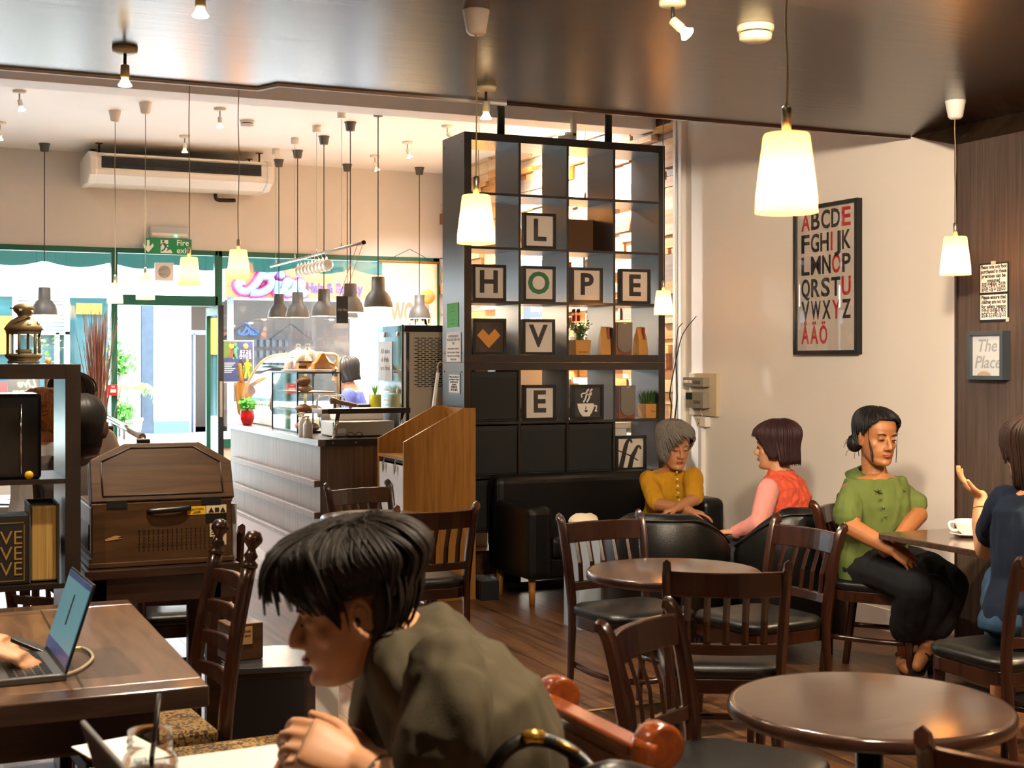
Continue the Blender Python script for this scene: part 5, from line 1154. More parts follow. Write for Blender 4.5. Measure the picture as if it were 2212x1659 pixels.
o = PX(172, 1240, d=5.7); place(Vector((o.x, o.y, 0)), RT*.25+FW*.95, 'dark chair the man in the brown jacket sits on, behind the bookcase')
o = PX(385, 1372, z=.46); place(Vector((1.08, 5.80, 0)), Vector((.1, 1, 0)), 'dark chair whose shiny seat shows under the record player table')
# ------------------------------------------------------------------ round tables
def round_table(px, py, r, label, z=.73, pos=None):
    p = pos or PX(px, py, z=z); e = E('round_table', label, 'table', (p.x, p.y, 0), 0, 'round cafe tables')
    b = nb(); lathe(b, [(0, z-.03), (r-.01, z-.03), (r, z-.024), (r, z-.008), (r-.004, z-.001), (r-.014, z), (0, z)], 64); mk('table_top', b, M['table'], e, smooth=False)
    b = nb(); lathe(b, [(r-.012, z-.032), (r+.0015, z-.028), (r+.002, z-.010), (r-.001, z-.004)], 64); mk('edge_band', b, M['chair_dark'], e, smooth=True, recalc=False)
    b = nb(); cyl(b, (0, 0, .03), (0, 0, z-.03), .031, n=20); lathe(b, [(0, z-.05), (.14, z-.045), (.15, z-.03), (0, z-.03)], 20); mk('column', b, M['black'], e)
    b = nb()
    for k in range(4): box(b, .02, -.03, .0, .27, .03, .035, RZ(45+90*k))
    mk('base', b, M['black'], e, bev=.008); return e
round_table(1878, 1517, .315, 'near round table with streaky reflections on its top')
round_table(1455, 1231, .32, 'far round table in front of the black armchairs')
round_table(806, 1112, .26, 'round table beside the service counter, behind the young man', z=.73)
# square table on the right with cup, saucer, take-away cup
TA = PX(1936, 1149, z=.73); tx0, tx1, ty0, ty1 = 3.98, 4.78, 4.27, 4.93
e = E('square_table', 'dark rectangular table against the walnut panel, cup and saucer on it', 'table', (tx0, ty0, 0)); w, l = tx1-tx0, ty1-ty0
b = nb(); prism(b, [(x+w/2, y+l/2) for x, y in rrect(w, l, .03)], .026, T(0, 0, .704)); mk('table_top', b, M['table'], e, bev=.004)
b = nb(); box(b, w*.55-.03, l/2-.03, .03, w*.55+.03, l/2+.03, .704); mk('column', b, M['black'], e)
b = nb(); box(b, w*.55-.28, l/2-.03, 0, w*.55+.28, l/2+.03, .03); box(b, w*.55-.03, l/2-.28, 0, w*.55+.03, l/2+.28, .03); mk('base', b, M['black'], e)
cpt = PX(2091, 1154, z=.74); e = E('saucer', 'white saucer under the coffee cup on the dark rectangular table', 'saucer', (cpt.x, cpt.y, .7305))
b = nb(); lathe(b, [(0, 0), (.035, 0), (.04, .005), (.078, .014), (.078, .017), (.036, .008), (0, .007)], 32); mk('saucer_dish', b, M['cup'], e, smooth=True)
e = E('coffee_cup', 'wide white coffee cup on its saucer near the raised hand', 'cup', (cpt.x, cpt.y, .7385))
b = nb(); lathe(b, [(0, 0), (.026, 0), (.028, .005), (.043, .018), (.056, .045), (.058, .065), (.0555, .065), (.053, .045), (.04, .02), (0, .01)], 32); mk('cup_body', b, M['cup'], e, smooth=True)
b = nb(); lathe(b, [(0, .054), (.0545, .054)], 24); mk('coffee', b, mat('milky_coffee', '#a9793f', .4), e)
b = nb(); tube(b, [-RT*x+Vector((0, 0, z_)) for x, _, z_ in smooth_path([(.054, 0, .055), (.078, 0, .055), (.084, 0, .04), (.072, 0, .022), (.045, 0, .02)])], .006, 8); mk('handle', b, M['cup'], e)
p = PX(2160, 1112, z=.8); e = E('takeaway_cup', 'brown take-away cup with a cream lid, half hidden by the navy sleeve', 'cup', (4.55, 4.62, .7305))
p = PX(2163, 1140, z=.74); e.location = (p.x, p.y, .7305)
b = nb(); lathe(b, [(0, 0), (.028, 0), (.04, .10), (0, .10)], 24); mk('cup_body', b, M['kraft'], e, smooth=True); b = nb(); lathe(b, [(0, .1), (.043, .1), (.043, .108), (.038, .111), (.036, .122), (0, .122)], 24); mk('lid', b, M['cream'], e)
# ------------------------------------------------------------------ sofa and armchairs
def softbox(b, x0, y0, z0, x1, y1, z1, r):
    box(b, x0, y0, z0, x1, y1, z1)
sx0, sx1, sy0, sy1 = 3.43, 4.83, 7.46, 8.13
e = E('sofa', 'black leather two seat sofa standing in front of the tall shelf', 'sofa', (sx0, sy0, 0)); w, l = sx1-sx0, sy1-sy0
b = nb(); box(b, .02, .05, .17, w-.02, l-.02, .30); mk('base', b, M['leather'], e, bev=.02)
b = nb(); box(b, .0, l-.17, .28, w, l, .77); mk('backrest', b, M['leather'], e, bev=.055, bseg=4)
for i in range(2):
    b = nb(); box(b, .17+i*(w-.34)/2, .02, .29, .17+(i+1)*(w-.34)/2-.004, l-.15, .43); mk('seat_cushion', b, M['leather'], e, bev=.035, bseg=4)
for x in (0, w-.17):
    b = nb(); box(b, x, .0, .17, x+.17, l-.02, .62); mk('armrest', b, M['leather'], e, bev=.05, bseg=4)
for x in (.07, w-.07):
    for y in (.10, l-.08):
        b = nb(); cyl(b, (x, y, 0), (x, y, .175), .017, .024, n=14); mk('leg', b, M['oak'], e)
def tub(px, d, top_z, yd, label, rise=0.):
    p = PX(px, 1100, d=d); rz = math.atan2(-yd.x, yd.y); e = E('tub_armchair', label, 'armchair', (p.x, p.y, 0), rz, 'black tub armchairs')
    b = nb(); n = 22; V = []
    for i in range(n+1):
        a = R(190+160*i/n) if False else R(-10-160*i/n); c, s_ = math.cos(a), math.sin(a); k = math.sin(math.pi*i/n)
        tz = .60+(top_z-.60)*min(1, k*1.25); ro, ri = .335, .225
        V.append([b.verts.new(q) for q in ((c*ro, s_*ro, .12), (c*ro*1.02, s_*ro*1.02, tz-.06), (c*(ro-.02), s_*(ro-.02), tz-.012), (c*(ro+ri)/2, s_*(ro+ri)/2, tz), (c*(ri+.01), s_*(ri+.01), tz-.02), (c*ri, s_*ri, tz-.07), (c*ri, s_*ri, .12))])
    for A, B in zip(V, V[1:]):
        for k in range(7): b.faces.new((A[k], A[(k+1) % 7], B[(k+1) % 7], B[k]))
    b.faces.new(V[0][::-1]); b.faces.new(V[-1]); mk('shell_back', b, M['leather'], e, smooth=True, bev=.0)
    b = nb(); prism(b, rrect(.43, .52, .1, 5), .13, T(0, .06, .30)); mk('seat_cushion', b, M['leather'], e, bev=.03, bseg=3)
    b = nb(); prism(b, rrect(.46, .5, .12, 5), .16, T(0, .04, .13)); mk('base', b, M['leather'], e, bev=.01)
    b = nb(); tube(b, [(V_[0]*1., V_[1], V_[2]) for V_ in [(.335*math.cos(R(-10-160*i/n)), .335*math.sin(R(-10-160*i/n)), .60+(top_z-.60)*min(1, math.sin(math.pi*i/n)*1.25)-.03) for i in range(n+1)]], .006, 6); mk('piping', b, M['black'], e)
    for sx_ in (-1, 1):
        for yy in (-.16, .24):
            b = nb(); cyl(b, (sx_*.18, yy, 0), (sx_*.18, yy, .135), .018, .022, n=12); mk('leg', b, M['chair_dark'], e)
    return e
tub(1438, 7.12, .735, (FW*.98+RT*.2), 'left of the two black tub armchairs, its back to the far round table')
tub(1688, 7.05, .775, (FW*.9-RT*.43), 'right of the two black tub armchairs, where the lady in the coral vest sits')
# pale box with a folded bag, plinth by the sofa
p = PX(1262, 1200, d=7.72); e = E('side_table', 'pale grey box table seen through the back of the far chair', 'side table', (p.x, p.y, 0), 0)
b = nb(); box(b, -.08, -.10, 0, .08, .10, .545); mk('carcass', b, mat('pale_blue_grey_laminate', '#9aa3b0', .5), e, bev=.003)
b = nb(); box(b, -.09, -.11, .546, .09, .11, .566); mk('table_top', b, M['chair_dark'], e, bev=.003)
p = PX(1290, 1128, d=7.70); e = E('folded_bag', 'cream folded bag lying on the pale side table', 'bag', (p.x-.085, p.y, .567), R(20))
b = nb(); ell(b, (0, 0, .035), (.10, .08, .042), 16)
for v in b.verts: v.co += Vector(noise.noise_vector(v.co*14))*.02; v.co.z = max(.001, v.co.z)
mk('bag_body', b, mat('cream_cotton', '#d8cbb0', .8), e, smooth=True)
b = nb(); box(b, 3.30, 7.88, 0, 3.42, 8.155, .12); tag(mk('floor_plinth', b, M['black_matte'], None, bev=.004), 'black low plinth on the floor between the bin station and the sofa', 'plinth')
# ------------------------------------------------------------------ cherry wood chair of the young man, with a bag strap
A, B = PX(1183, 1512, z=.895), PX(1372, 1607, z=.895); X = (A-B); X.z = 0; W = X.length; X.normalize(); Y = Vector((-X.y, X.x, 0))
if Y.dot(RT) > 0: Y = -Y; 
o = (A+B)/2; e = E('scroll_back_chair', 'glossy orange brown chair with scrolled back behind the young man', 'chair', (o.x, o.y, 0), math.atan2(-Y.x, Y.y)); hw = W/2+.02
for s in (-1, 1):
    b = nb(); pts = smooth_path([(s*hw, -.04, 0), (s*hw, .02, .25), (s*hw, .05, .46), (s*hw, .03, .7), (s*hw, .005, .85), (s*hw, -.008, .905)], 4); tube(b, pts, .028, 8, sx=.75); mk('leg', b, M['orange'], e)
    b = nb(); cyl(b, (s*hw-.024, -.03, .895), (s*hw+.024, -.03, .895), .036, n=22); mk('scroll', b, M['orange'], e, bev=.006)
    b = nb(); tube(b, ((s*hw*.95, .43, 0), (s*hw*.95, .42, .43)), (.018, .024), 8); mk('leg', b, M['orange'], e)
b = nb(); box(b, -hw, -.012, .80, hw, .014, .895); box(b, -hw, -.02, .882, hw, .022, .902); box(b, -hw+.03, -.018, .815, hw-.03, .02, .87); mk('top_rail', b, M['orange'], e, bev=.005)
b = nb(); box(b, -hw, .025, .62, hw, .045, .68); mk('middle_rail', b, M['orange'], e, bev=.004)
b = nb(); box(b, -hw-.01, .05, .40, hw+.01, .45, .44); mk('seat_frame', b, M['orange'], e, bev=.006)
b = nb(); box(b, -hw, .06, .44, hw, .45, .48); mk('seat', b, M['fabric_pat'], e, bev=.015)
e = E('shoulder_bag', 'black bag with gold fittings hung over the scrolled chair', 'bag', (o.x, o.y, .6))
q = [PX(1062, 1665, d=1.98), PX(1090, 1625, d=1.98), PX(1130, 1600, d=1.99), PX(1175, 1598, d=2.0), PX(1220, 1615, d=2.0), PX(1265, 1650, d=1.98), PX(1290, 1690, d=1.96)]
b = nb(); tube(b, smooth_path(q), .011, 8, sx=.5, up=(0, 0, 1)); mk('strap', b, M['leather'], e, world=True)
b = nb(); tube(b, [PX(1131, 1593, d=1.985), PX(1150, 1589, d=1.985), PX(1172, 1592, d=1.99)], .010, 8); mk('gold_ring', b, mat('gold_fitting', '#e0b04a', .25, .9), e, world=True)
b = nb(); tube(b, [PX(1202, 1602, d=1.985), PX(1250, 1626, d=1.98)], .004, 6); mk('gold_chain', b, mat('gold_fitting2', '#c59a48', .3, .9), e, world=True)
p = PX(1330, 1790, d=1.93); b = nb(); ell(b, (p.x, p.y, p.z), (.11, .05, .10), 20)
for v in b.verts: v.co += Vector(noise.noise_vector(v.co*12))*.02
mk('bag_body', b, M['leather'], e, world=True, smooth=True)
# ------------------------------------------------------------------ young man's table, jar, laptop, paper
c0 = PX(636, 1601, z=.74); far = c0; e = E('cafe_table', 'pale topped table the young man leans on at the bottom edge', 'table', (far.x, far.y, 0), R(3))
b = nb(); box(b, -.42, -.62, .715, .34, .0, .74); mk('table_top', b, mat('pale_table_top', '#d9d6d2', .35), e, bev=.004)
for x in (-.36, .3):
    for y in (-.56, -.06):
        b = nb(); box(b, x-.02, y-.02, 0, x+.02, y+.02, .715); mk('leg', b, M['chair_dark'], e)
jp = PX(324, 1640, d=2.33); e = E('glass_jar', 'threaded glass drinking jar with an iced drink at the bottom edge', 'jar', (jp.x, jp.y, .741)); k = .048
e.location = (jp.x, jp.y, .741)
b = nb(); lathe(b, [(0, 0), (k*.95, 0), (k, .01), (k, .075), (k*.9, .088), (k*.78, .094), (k*.78, .098), (k*.82, .100), (k*.78, .104), (k*.78, .110), (k*.82, .112), (k*.78, .116), (k*.78, .13), (k*.74, .13)], 32); mk('jar_body', b, M['jar'], e, smooth=True, recalc=False)
b = nb(); lathe(b, [(0, .006), (k*.92, .006), (k*.93, .06), (0, .06)], 24); mk('drink', b, mat('amber_drink', '#a8661a', .2), e)
b = nb(); rn = random.Random(3)
for i in range(6): cbox(b, (rn.uniform(-.022, .022), rn.uniform(-.022, .022), .06+rn.uniform(0, .012)), (.02, .02, .02), RZ(0))
mk('ice', b, M['jar'], e)
s0, s1 = PX(318, 1655, d=2.33), PX(345, 1498, d=2.36); b = nb(); cyl(b, s0-Vector((0, 0, .05)), s1, .0045, n=8); tag(mk('drinking_straw', b, M['black'], None), 'black drinking straw standing in the glass jar', 'straw')
A = PX(172, 1558, d=1.96); B = PX(262, 1659, d=1.735); ee = (B-A); ee.z = 0; ee.normalize(); hh = ee.cross(UP); hh = hh if hh.dot(RT) > 0 else -hh
off = hh*.065-UP*(A.z-.757); nrm = ee.cross(off).normalized(); nrm = nrm if nrm.dot(hh) > 0 else -nrm; sil = mat('silver_aluminium', '#a8a49c', .3, .9)
e = E('laptop', 'silver edged dark laptop in the bottom left corner, its lid edge catching light', 'laptop', (A.x+off.x, A.y+off.y, .741), 0, None)
def slab(q, n_, t):
    b = nb(); v1 = [b.verts.new(p_) for p_ in q]; v2 = [b.verts.new(p_+n_*t) for p_ in q]; b.faces.new(v1); b.faces.new(v2[::-1])
    for i in range(4): b.faces.new((v1[i], v1[(i+1) % 4], v2[(i+1) % 4], v2[i]))
    return b
mk('lid', slab([A, A+ee*.30, A+ee*.30+off, A+off], nrm, .007), sil, e, world=True, bev=.002)
mk('screen', slab([A+ee*.006+off*.03, A+ee*.294+off*.03, A+ee*.294+off*.97, A+ee*.006+off*.97], nrm, .0085), M['black'], e, world=True)
H0 = A+off; H0.z = .742; mk('keyboard_base', slab([H0, H0+ee*.30, H0+ee*.30+hh*.21, H0+hh*.21], UP, .014), sil, e, world=True, bev=.002)
mk('keys', slab([H0+ee*.02+hh*.02, H0+ee*.28+hh*.02, H0+ee*.28+hh*.11, H0+ee*.02+hh*.11], UP, .0155), M['black'], e, world=True)
p = PX(262, 1622, z=.742); p.x -= 0; b = nb(); prism(b, rrect(.13, .18, .003), .002, T(p.x, p.y, .7405) @ RZ(15)); tag(mk('paper_sheet', b, M['paper'], None), 'grey white sheet of paper under the glass jar', 'paper')
# ------------------------------------------------------------------ left table with a laptop
e = E('plank_table', 'dark plank topped table with breadboard edge at the left', 'table', (.645, 3.17, 0)); 
b = nb(); box(b, -1.5, .09, .715, 0, 1.16, .75); mk('plank_top', b, wood('dark_plank_top', '#4a3426', '#77583f', (30, 3, 30), .3, .5, (3.0, .27, R(90)), '#120b07', .08, coat=.3, var=.15), e, bev=.003)
for y_ in (0, 1.162):
    b = nb(); box(b, -1.5, y_, .70, 0, y_+.088, .75); mk('edge_board', b, M['table'], e, bev=.004)
for r_ in ((-1.4, .08, .60, -.10, .10, .70), (-1.4, 1.15, .60, -.10, 1.17, .70), (-.12, .10, .60, -.10, 1.15, .70)):
    b = nb(); box(b, *r_); mk('apron', b, M['chair_dark'], e)
for x, y in ((-.14, .12), (-.14, 1.13), (-1.36, .12), (-1.36, 1.13)):
    b = nb(); box(b, x-.03, y-.03, 0, x+.03, y+.03, .70); mk('leg', b, M['chair_dark'], e, bev=.003)
lh0, lh1 = PX(145, 1457, z=.765), PX(101, 1402, z=.765); hy = (lh1-lh0); ang = math.atan2(hy.x*-1, hy.y); hl = hy.length
e = E('laptop', 'open dark laptop with a lit screen on the plank table', 'laptop', (lh0.x, lh0.y, .751), math.atan2(hy.y, hy.x))
b = nb(); box(b, 0, 0, 0, hl, .215, .016); mk('keyboard_base', b, mat('space_grey_aluminium', '#6c6f72', .35, .8), e, bev=.003)
b = nb()
for r in range(5):
    for c in range(13): box(b, .02+c*(hl-.04)/13, .03+r*.02, .0162, .02+(c+.86)*(hl-.04)/13, .03+r*.02+.016, .0175)
mk('keys', b, M['black'], e); b = nb(); box(b, hl*.33, .145, .0161, hl*.67, .205, .0166); mk('trackpad', b, mat('trackpad_grey', '#8b8e91', .3, .6), e)
th = -17; SM = T(0, 0, .016) @ RX(90+th) 
SM = T(0, -.0, .014) @ RX(90-14) @ T(0, 0, 0)
SM = T(0, 0, .014) @ RX(90+18)
b = nb(); box(b, 0, 0, -.006, hl, .215, 0, SM); mk('lid', b, mat('dark_lid', '#26282b', .35, .6), e, bev=.002)
b = nb(); box(b, .006, .012, -.0075, hl-.006, .209, -.0062, SM); mk('screen', b, mat('laptop_screen', '#3f6c7c', .3, emit='#4a7f90', es=.12), e)
b = nb(); box(b, .006, .012, -.008, hl-.006, .04, -.0072, SM); box(b, .006, .195, -.008, hl-.006, .209, -.0072, SM); mk('screen_bars', b, mat('screen_bar_blue', '#1c2b52', .3, emit='#1c2b52', es=.25), e)
b = nb(); box(b, hl*.48, .09, -.0085, hl*.52, .165, -.0074, SM); mk('screen_figure', b, M['black'], e)
q = [(-10, 1475), (60, 1468), (120, 1462), (170, 1447), (198, 1425), (196, 1410), (178, 1400), (160, 1401)]
b = nb(); tube(b, smooth_path([PX(a, c, z=.756) for a, c in q]), .0042, 8); tag(mk('charging_cable', b, M['cream'], None), 'cream charging cable curving across the plank table', 'cable')
# finial post chairs with patterned seats
def finial_chair(loc, yd, label):
    rz = math.atan2(-yd.x, yd.y); e = E('finial_chair', label, 'chair', loc, rz, 'old chairs with turned finials'); wd = M['chair']
    for s in (-1, 1):
        b = nb(); pts = smooth_path([(s*.17, -.16, 0), (s*.17, -.17, .45), (s*.165, -.2, .7), (s*.16, -.245, .93)], 4); tube(b, pts, .021, 10)
        p = Vector((s*.16, -.245, .93)); lathe(b, [(0, -.01), (.024, -.01), (.024, 0), (.014, .01), (.021, .022), (.014, .034), (.011, .042), (.026, .062), (.027, .072), (.018, .09), (0, .095)], 14, T(p) @ RX(9)); mk('leg', b, wd, e)
        b = nb(); cyl(b, (s*.17, .2, 0), (s*.17, .19, .42), .016, .021, n=10); mk('leg', b, wd, e)
    for z, y in ((.86, -.232), (.77, -.215), (.68, -.2), (.59, -.187)):
        b = nb(); n = 8; V = []
        for i in range(n+1):
            x = -.16+.32*i/n; yy = y-.022*(1-(x/.16)**2); h = .026-.008*abs(x)/.16; V.append([b.verts.new(q_) for q_ in ((x, yy-.008, z-h), (x, yy+.008, z-h), (x, yy+.008, z+h), (x, yy-.008, z+h))])
        for A_, B_ in zip(V, V[1:]):
            for k in range(4): b.faces.new((A_[k], A_[(k+1) % 4], B_[(k+1) % 4], B_[k]))
        b.faces.new(V[0][::-1]); b.faces.new(V[-1]); mk('ladder_slat', b, M['chair_dark'], e, bev=.004)
    b = nb(); box(b, -.19, -.17, .40, .19, .21, .435); mk('seat_frame', b, wd, e, bev=.006)
    b = nb(); box(b, -.185, -.155, .435, .185, .21, .485); mk('seat_cushion', b, M['fabric_pat'], e, bev=.022, bseg=3)
    for z in (.16, .28):
        b = nb(); cyl(b, (-.17, .195, z), (.17, .195, z), .011, n=8); mk('stretcher', b, wd, e)
    return e
fa, fb = PX(493, 1122, z=1.02), PX(520, 1150, z=1.02)
fm = (fa+fb)/2; yv = Vector((-1, -.08, 0)).normalized(); finial_chair(Vector((fm.x, fm.y, 0))+yv*.25, yv, 'finial chair pushed under the right end of the plank table')
finial_chair(Vector((.93, 3.52, 0)), Vector((-1, .1, 0)).normalized(), 'finial chair hidden behind the young man, its patterned seat showing') if False else None
p = PX(520, 1618, z=.47); e = E('cushioned_stool', 'low stool with a patterned cushion behind the pale table', 'stool', (p.x+.02, p.y-.06, 0), R(4))
b = nb(); box(b, -.19, -.16, .40, .19, .16, .435); mk('seat_frame', b, M['chair_dark'], e, bev=.004); b = nb(); box(b, -.185, -.155, .435, .185, .155, .475); mk('seat_cushion', b, M['fabric_pat'], e, bev=.018, bseg=3)
for x in (-.16, .16):
    for y in (-.13, .13):
        b = nb(); cyl(b, (x, y, 0), (x, y, .4), .016, n=8); mk('leg', b, M['chair_dark'], e)
# black chest with wooden box and papers behind the young man
c0, c1 = PX(488, 1444, z=.47), PX(692, 1436, z=.47); e = E('low_chest', 'low black fronted chest with a grey top behind the young man', 'chest', ((c0.x+c1.x)/2, (c0.y+c1.y)/2, 0), math.atan2((c1-c0).y, (c1-c0).x)); hw = (c1-c0).length/2
b = nb(); box(b, -hw, 0, .02, hw, .34, .45); mk('carcass', b, M['chair_dark'], e, bev=.003); b = nb(); box(b, -hw+.01, -.008, .05, hw-.055, .0, .43); mk('front_panel', b, M['black'], e)
b = nb(); box(b, -hw-.005, -.012, .45, hw+.005, .35, .47); mk('chest_top', b, mat('grey_black_top', '#2d2d2e', .25), e, bev=.003)
p = PX(531, 1425, z=.475); e = E('wooden_box', 'brown wooden box with a paper tag on the low chest', 'box', (p.x, p.y+.01, .471), R(6))
b = nb(); box(b, -.06, 0, 0, .065, .12, .125); mk('box_body', b, M['jbox'], e, bev=.003); b = nb(); box(b, -.035, -.003, .055, .025, .0, .115); mk('tag', b, mat('tan_tag', '#b48a58', .7), e)
b = nb(); text(b, 'handmade', .012, T(-.005, -.0035, .10) @ FRONT, .0004); text(b, 'with care', .012, T(-.005, -.0035, .085) @ FRONT, .0004); mk('tag_lettering', b, INK, e)
b = nb(); box(b, -.055, -.002, .03, -.03, .0, .05); mk('dark_label', b, M['black'], e)
p0_, p1_ = PX(686, 1440, d=4.15), PX(700, 1600, d=4.15); b = nb(); box(b, -.035, -.004, 0, .035, .004, p0_.z-.001); o_ = mk('white_board', b, M['paper'], None); o_.location = (p0_.x+.03, p0_.y, .001); o_.rotation_euler = (0, 0, R(-24)); tag(o_, 'white board standing on the floor behind the young man\'s chin', 'board')
# ------------------------------------------------------------------ record player jukebox on its table
jy = 4.95; j0, j1 = PX(199, 1229, y=jy), PX(500, 1215, y=jy); jx0, jx1 = j0.x, j1.x; jz = .775; jt = 1.0
e = E('serving_table', 'small dark table carrying the wooden record player', 'table', ((jx0+jx1)/2, jy, 0)); hw = (jx1-jx0)/2+.02
b = nb(); box(b, -hw-.01, -.05, jz-.035, hw, .38, jz-.002); mk('table_top', b, M['chair_dark'], e, bev=.004); b = nb(); box(b, -hw+.01, -.03, jz-.125, hw-.01, -.01, jz-.035); mk('apron', b, M['chair_dark'], e); b = nb(); box(b, -hw+.01, .34, jz-.125, hw-.01, .36, jz-.035); mk('apron', b, M['chair_dark'], e)
for x in (-hw+.04, hw-.09):
    for y in (-.01, .34):
        b = nb(); box(b, x-.025, y-.02, 0, x+.025, y+.02, jz-.035); mk('leg', b, M['chair_dark'], e)
e = E('record_player', 'wooden retro record player with its lid open, seen from behind', 'record player', ((jx0+jx1)/2, jy, jz)); hw = (jx1-jx0)/2; h = jt-jz
b = nb(); box(b, -hw, 0, 0, hw, .34, h); mk('cabinet', b, M['jbox'], e, bev=.003)
b = nb(); box(b, -hw-.008, -.006, .0, -hw+.001, .345, .035); box(b, -hw-.012, -.008, .0, hw+.01, .35, .018); mk('base_moulding', b, M['jbox'], e, bev=.003)
b = nb(); box(b, -hw-.006, .01, .05, -hw+.001, .33, h-.012); mk('side_panel', b, mat('satin_silver_panel', '#a9aab0', .35, .6), e, bev=.003); b = nb(); box(b, -hw-.009, .03, .06, -hw-.004, .30, h-.075); mk('cassette_door', b, M['black'], e)
b = nb(); tube(b, smooth_path([(-.055, -.002, h-.035), (-.03, -.014, h-.032), (.06, -.014, h-.028), (.095, -.002, h-.025)]), .010, 8, sx=.7); mk('handle_recess', b, M['black'], e)
b = nb()
for r in range(8):
    for c in range(18):
        k = (c-8.5)/8.5
        if r < 7 and abs(k) < 1.: cyl(b, (-.10+c*.0165, -.0015, .055+r*.0115), (-.10+c*.0165, .002, .055+r*.0115), .0028, n=6)
mk('vent_hole', b, M['black'], e)
b = nb(); box(b, .085, -.0015, h-.052, .15, .001, h-.022); mk('yellow_label', b, mat('yellow_warning', '#e2b21c', .5), e); b = nb(); box(b, .152, -.0015, h-.05, .225, .001, h-.02); mk('warning_label', b, mat('cream_label', '#d9c9a0', .6), e)
b = nb(); box(b, .15, -.0015, h-.085, .225, .001, h-.053); mk('black_label', b, M['black'], e); b = nb(); box(b, .165, -.0015, h-.135, .225, .001, h-.087); box(b, .178, -.0016, h-.165, .225, .001, h-.135); mk('rating_label', b, mat('cream_label2', '#d3c09a', .6), e)
b = nb(); prism(b, [(0, 0), (.02, 0), (.01, .018)], .001, T(.160, -.002, h-.046) @ FRONT); prism(b, [(0, 0), (.02, 0), (.01, .018)], .001, T(.202, -.002, h-.046) @ FRONT); box(b, .183, -.0028, h-.045, .199, -.0015, h-.03)
text(b, 'CAUTION', .011, T(.118, -.002, h-.033) @ FRONT, .0005); text(b, 'LASER', .011, T(.118, -.002, h-.044) @ FRONT, .0005)
for k in range(5): box(b, .17, -.0026, h-.10-k*.009, .215-.006*(k % 2), -.0015, h-.098-k*.009)
mk('label_lettering', b, INK, e)
b = nb(); prism(b, [(-.2, .10), (-.165, .112), (-.145, .108), (-.16, .102), (-.14, .1), (-.2, .094)], .0015, FRONT @ T(0, .0, 0)); mk('scuff', b, mat('scuffed_wood', '#a97f4a', .7), e)
for x in (-.16, .17):
    b = nb(); box(b, x-.035, -.004, h-.016, x+.035, .004, h+.01); mk('hinge', b, M['dkmetal'], e)
LM = T(0, .004, h+.006) @ RX(90-22) 
lid = [(-hw, 0), (hw+.01, 0), (hw-.035, .175), (hw-.15, .235), (-hw+.155, .235), (-hw+.01, .175)]
lid = [(-hw-.002, 0), (hw+.012, .0), (hw+.01, .14), (hw-.10, .215), (-hw+.12, .215), (-hw-.002, .155)]
b = nb(); prism(b, lid, .05, LM @ T(0, 0, -.05)); mk('lid', b, M['jbox'], e, bev=.004)
gl = [(x*.84, .02+y*.82) for x, y in lid]; b = nb()
for i in range(6):
    a_, c_ = gl[i], gl[(i+1) % 6]; tube(b, (LM @ Vector((a_[0], a_[1], .0005)), LM @ Vector((c_[0], c_[1], .0005))), .0032, 6)
mk('lid_groove', b, mat('dark_groove', '#24130a', .6), e)
b = nb(); prism(b, [(x*1.004, y) for x, y in lid], .018, LM @ T(0, 0, -.066)); mk('lid_edge', b, M['black'], e)
# folded newspaper stuck at the right of the record player
b = nb(); box(b, jx1+.012, jy+.05, jz, jx1+.03, jy+.33, jz+.20); tag(mk('picture_card', b, mat('grey_photo_card', '#8c8a90', .5, var=.6, vscale=18), None), 'grey picture card leaning at the right end of the record player', 'card')
# ------------------------------------------------------------------ bookcase at the left edge
ux, uy = .545, 4.80
e = E('cube_bookcase', 'black brown cube bookcase at the left edge, a lantern on top', 'bookcase', (ux-1.49, uy, 0)); Wb = 1.49; m = M['black_brown']
for nm, r in (('side_panel', (0, 0, 0, BT, SD, Wb)), ('side_panel', (Wb-BT, 0, 0, Wb, SD, Wb)), ('top_panel', (BT, 0, Wb-BT, Wb-BT, SD, Wb)), ('bottom_panel', (BT, 0, 0, Wb-BT, SD, BT))):
    b = nb(); box(b, *r); mk(nm, b, m, e, bev=.0015)
for i in range(1, 4):
    x = BT+i*CE+(i-1)*IT; b = nb(); box(b, x, .003, BT, x+IT, SD-.003, Wb-BT); mk('divider', b, m, e); b = nb(); box(b, BT, .0045, x, Wb-BT, SD-.0045, x+IT); mk('shelf_board', b, m, e)
bz = lambda j: Wb-BT-j*(CE+IT)-CE
p = PX(88, 0, y=uy+.05); x1 = p.x; e = E('black_appliance', 'glossy black appliance in the top cell of the bookcase', 'appliance', (x1-.14, uy+.02, bz(0)+.001))
b = nb(); box(b, -.14, 0, 0, .14, .26, .285); mk('body', b, mat('gloss_black', '#070709', .12, coat=.5), e, bev=.012, bseg=3); b = nb(); box(b, -.12, -.004, .02, .075, .0, .24); mk('front_window', b, mat('smoked_window', '#15120c', .08, coat=.6), e)
b = nb(); lathe(b, [(0, 0), (.014, 0), (.014, .005), (0, .005)], 16, T(.10, -.002, .014) @ FRONT); mk('yellow_button', b, mat('yellow_button', '#d9a514', .4), e); b = nb(); cyl(b, (.075, -.006, .02), (.075, -.006, .25), .004, n=6); mk('edge_strip', b, M['chrome'], e)
x1 = PX(61, 0, y=uy+.05).x; e = E('love_block', 'black block sign repeating LOVE in gold letters beside the thick book', 'sign', (x1-.10, uy+.03, bz(1)+.001))
b = nb(); box(b, -.13, 0, 0, .10, .10, .235); mk('block', b, M['black_matte'], e, bev=.006)
b = nb()
for k in range(3): text(b, 'LOVE', .066, T(.082, -.001, .155-k*.052) @ FRONT, .001, 'RIGHT', bold=-.0005)
mk('gold_lettering', b, mat('gold_letters', '#b98b3c', .4, .4), e)
b = nb()
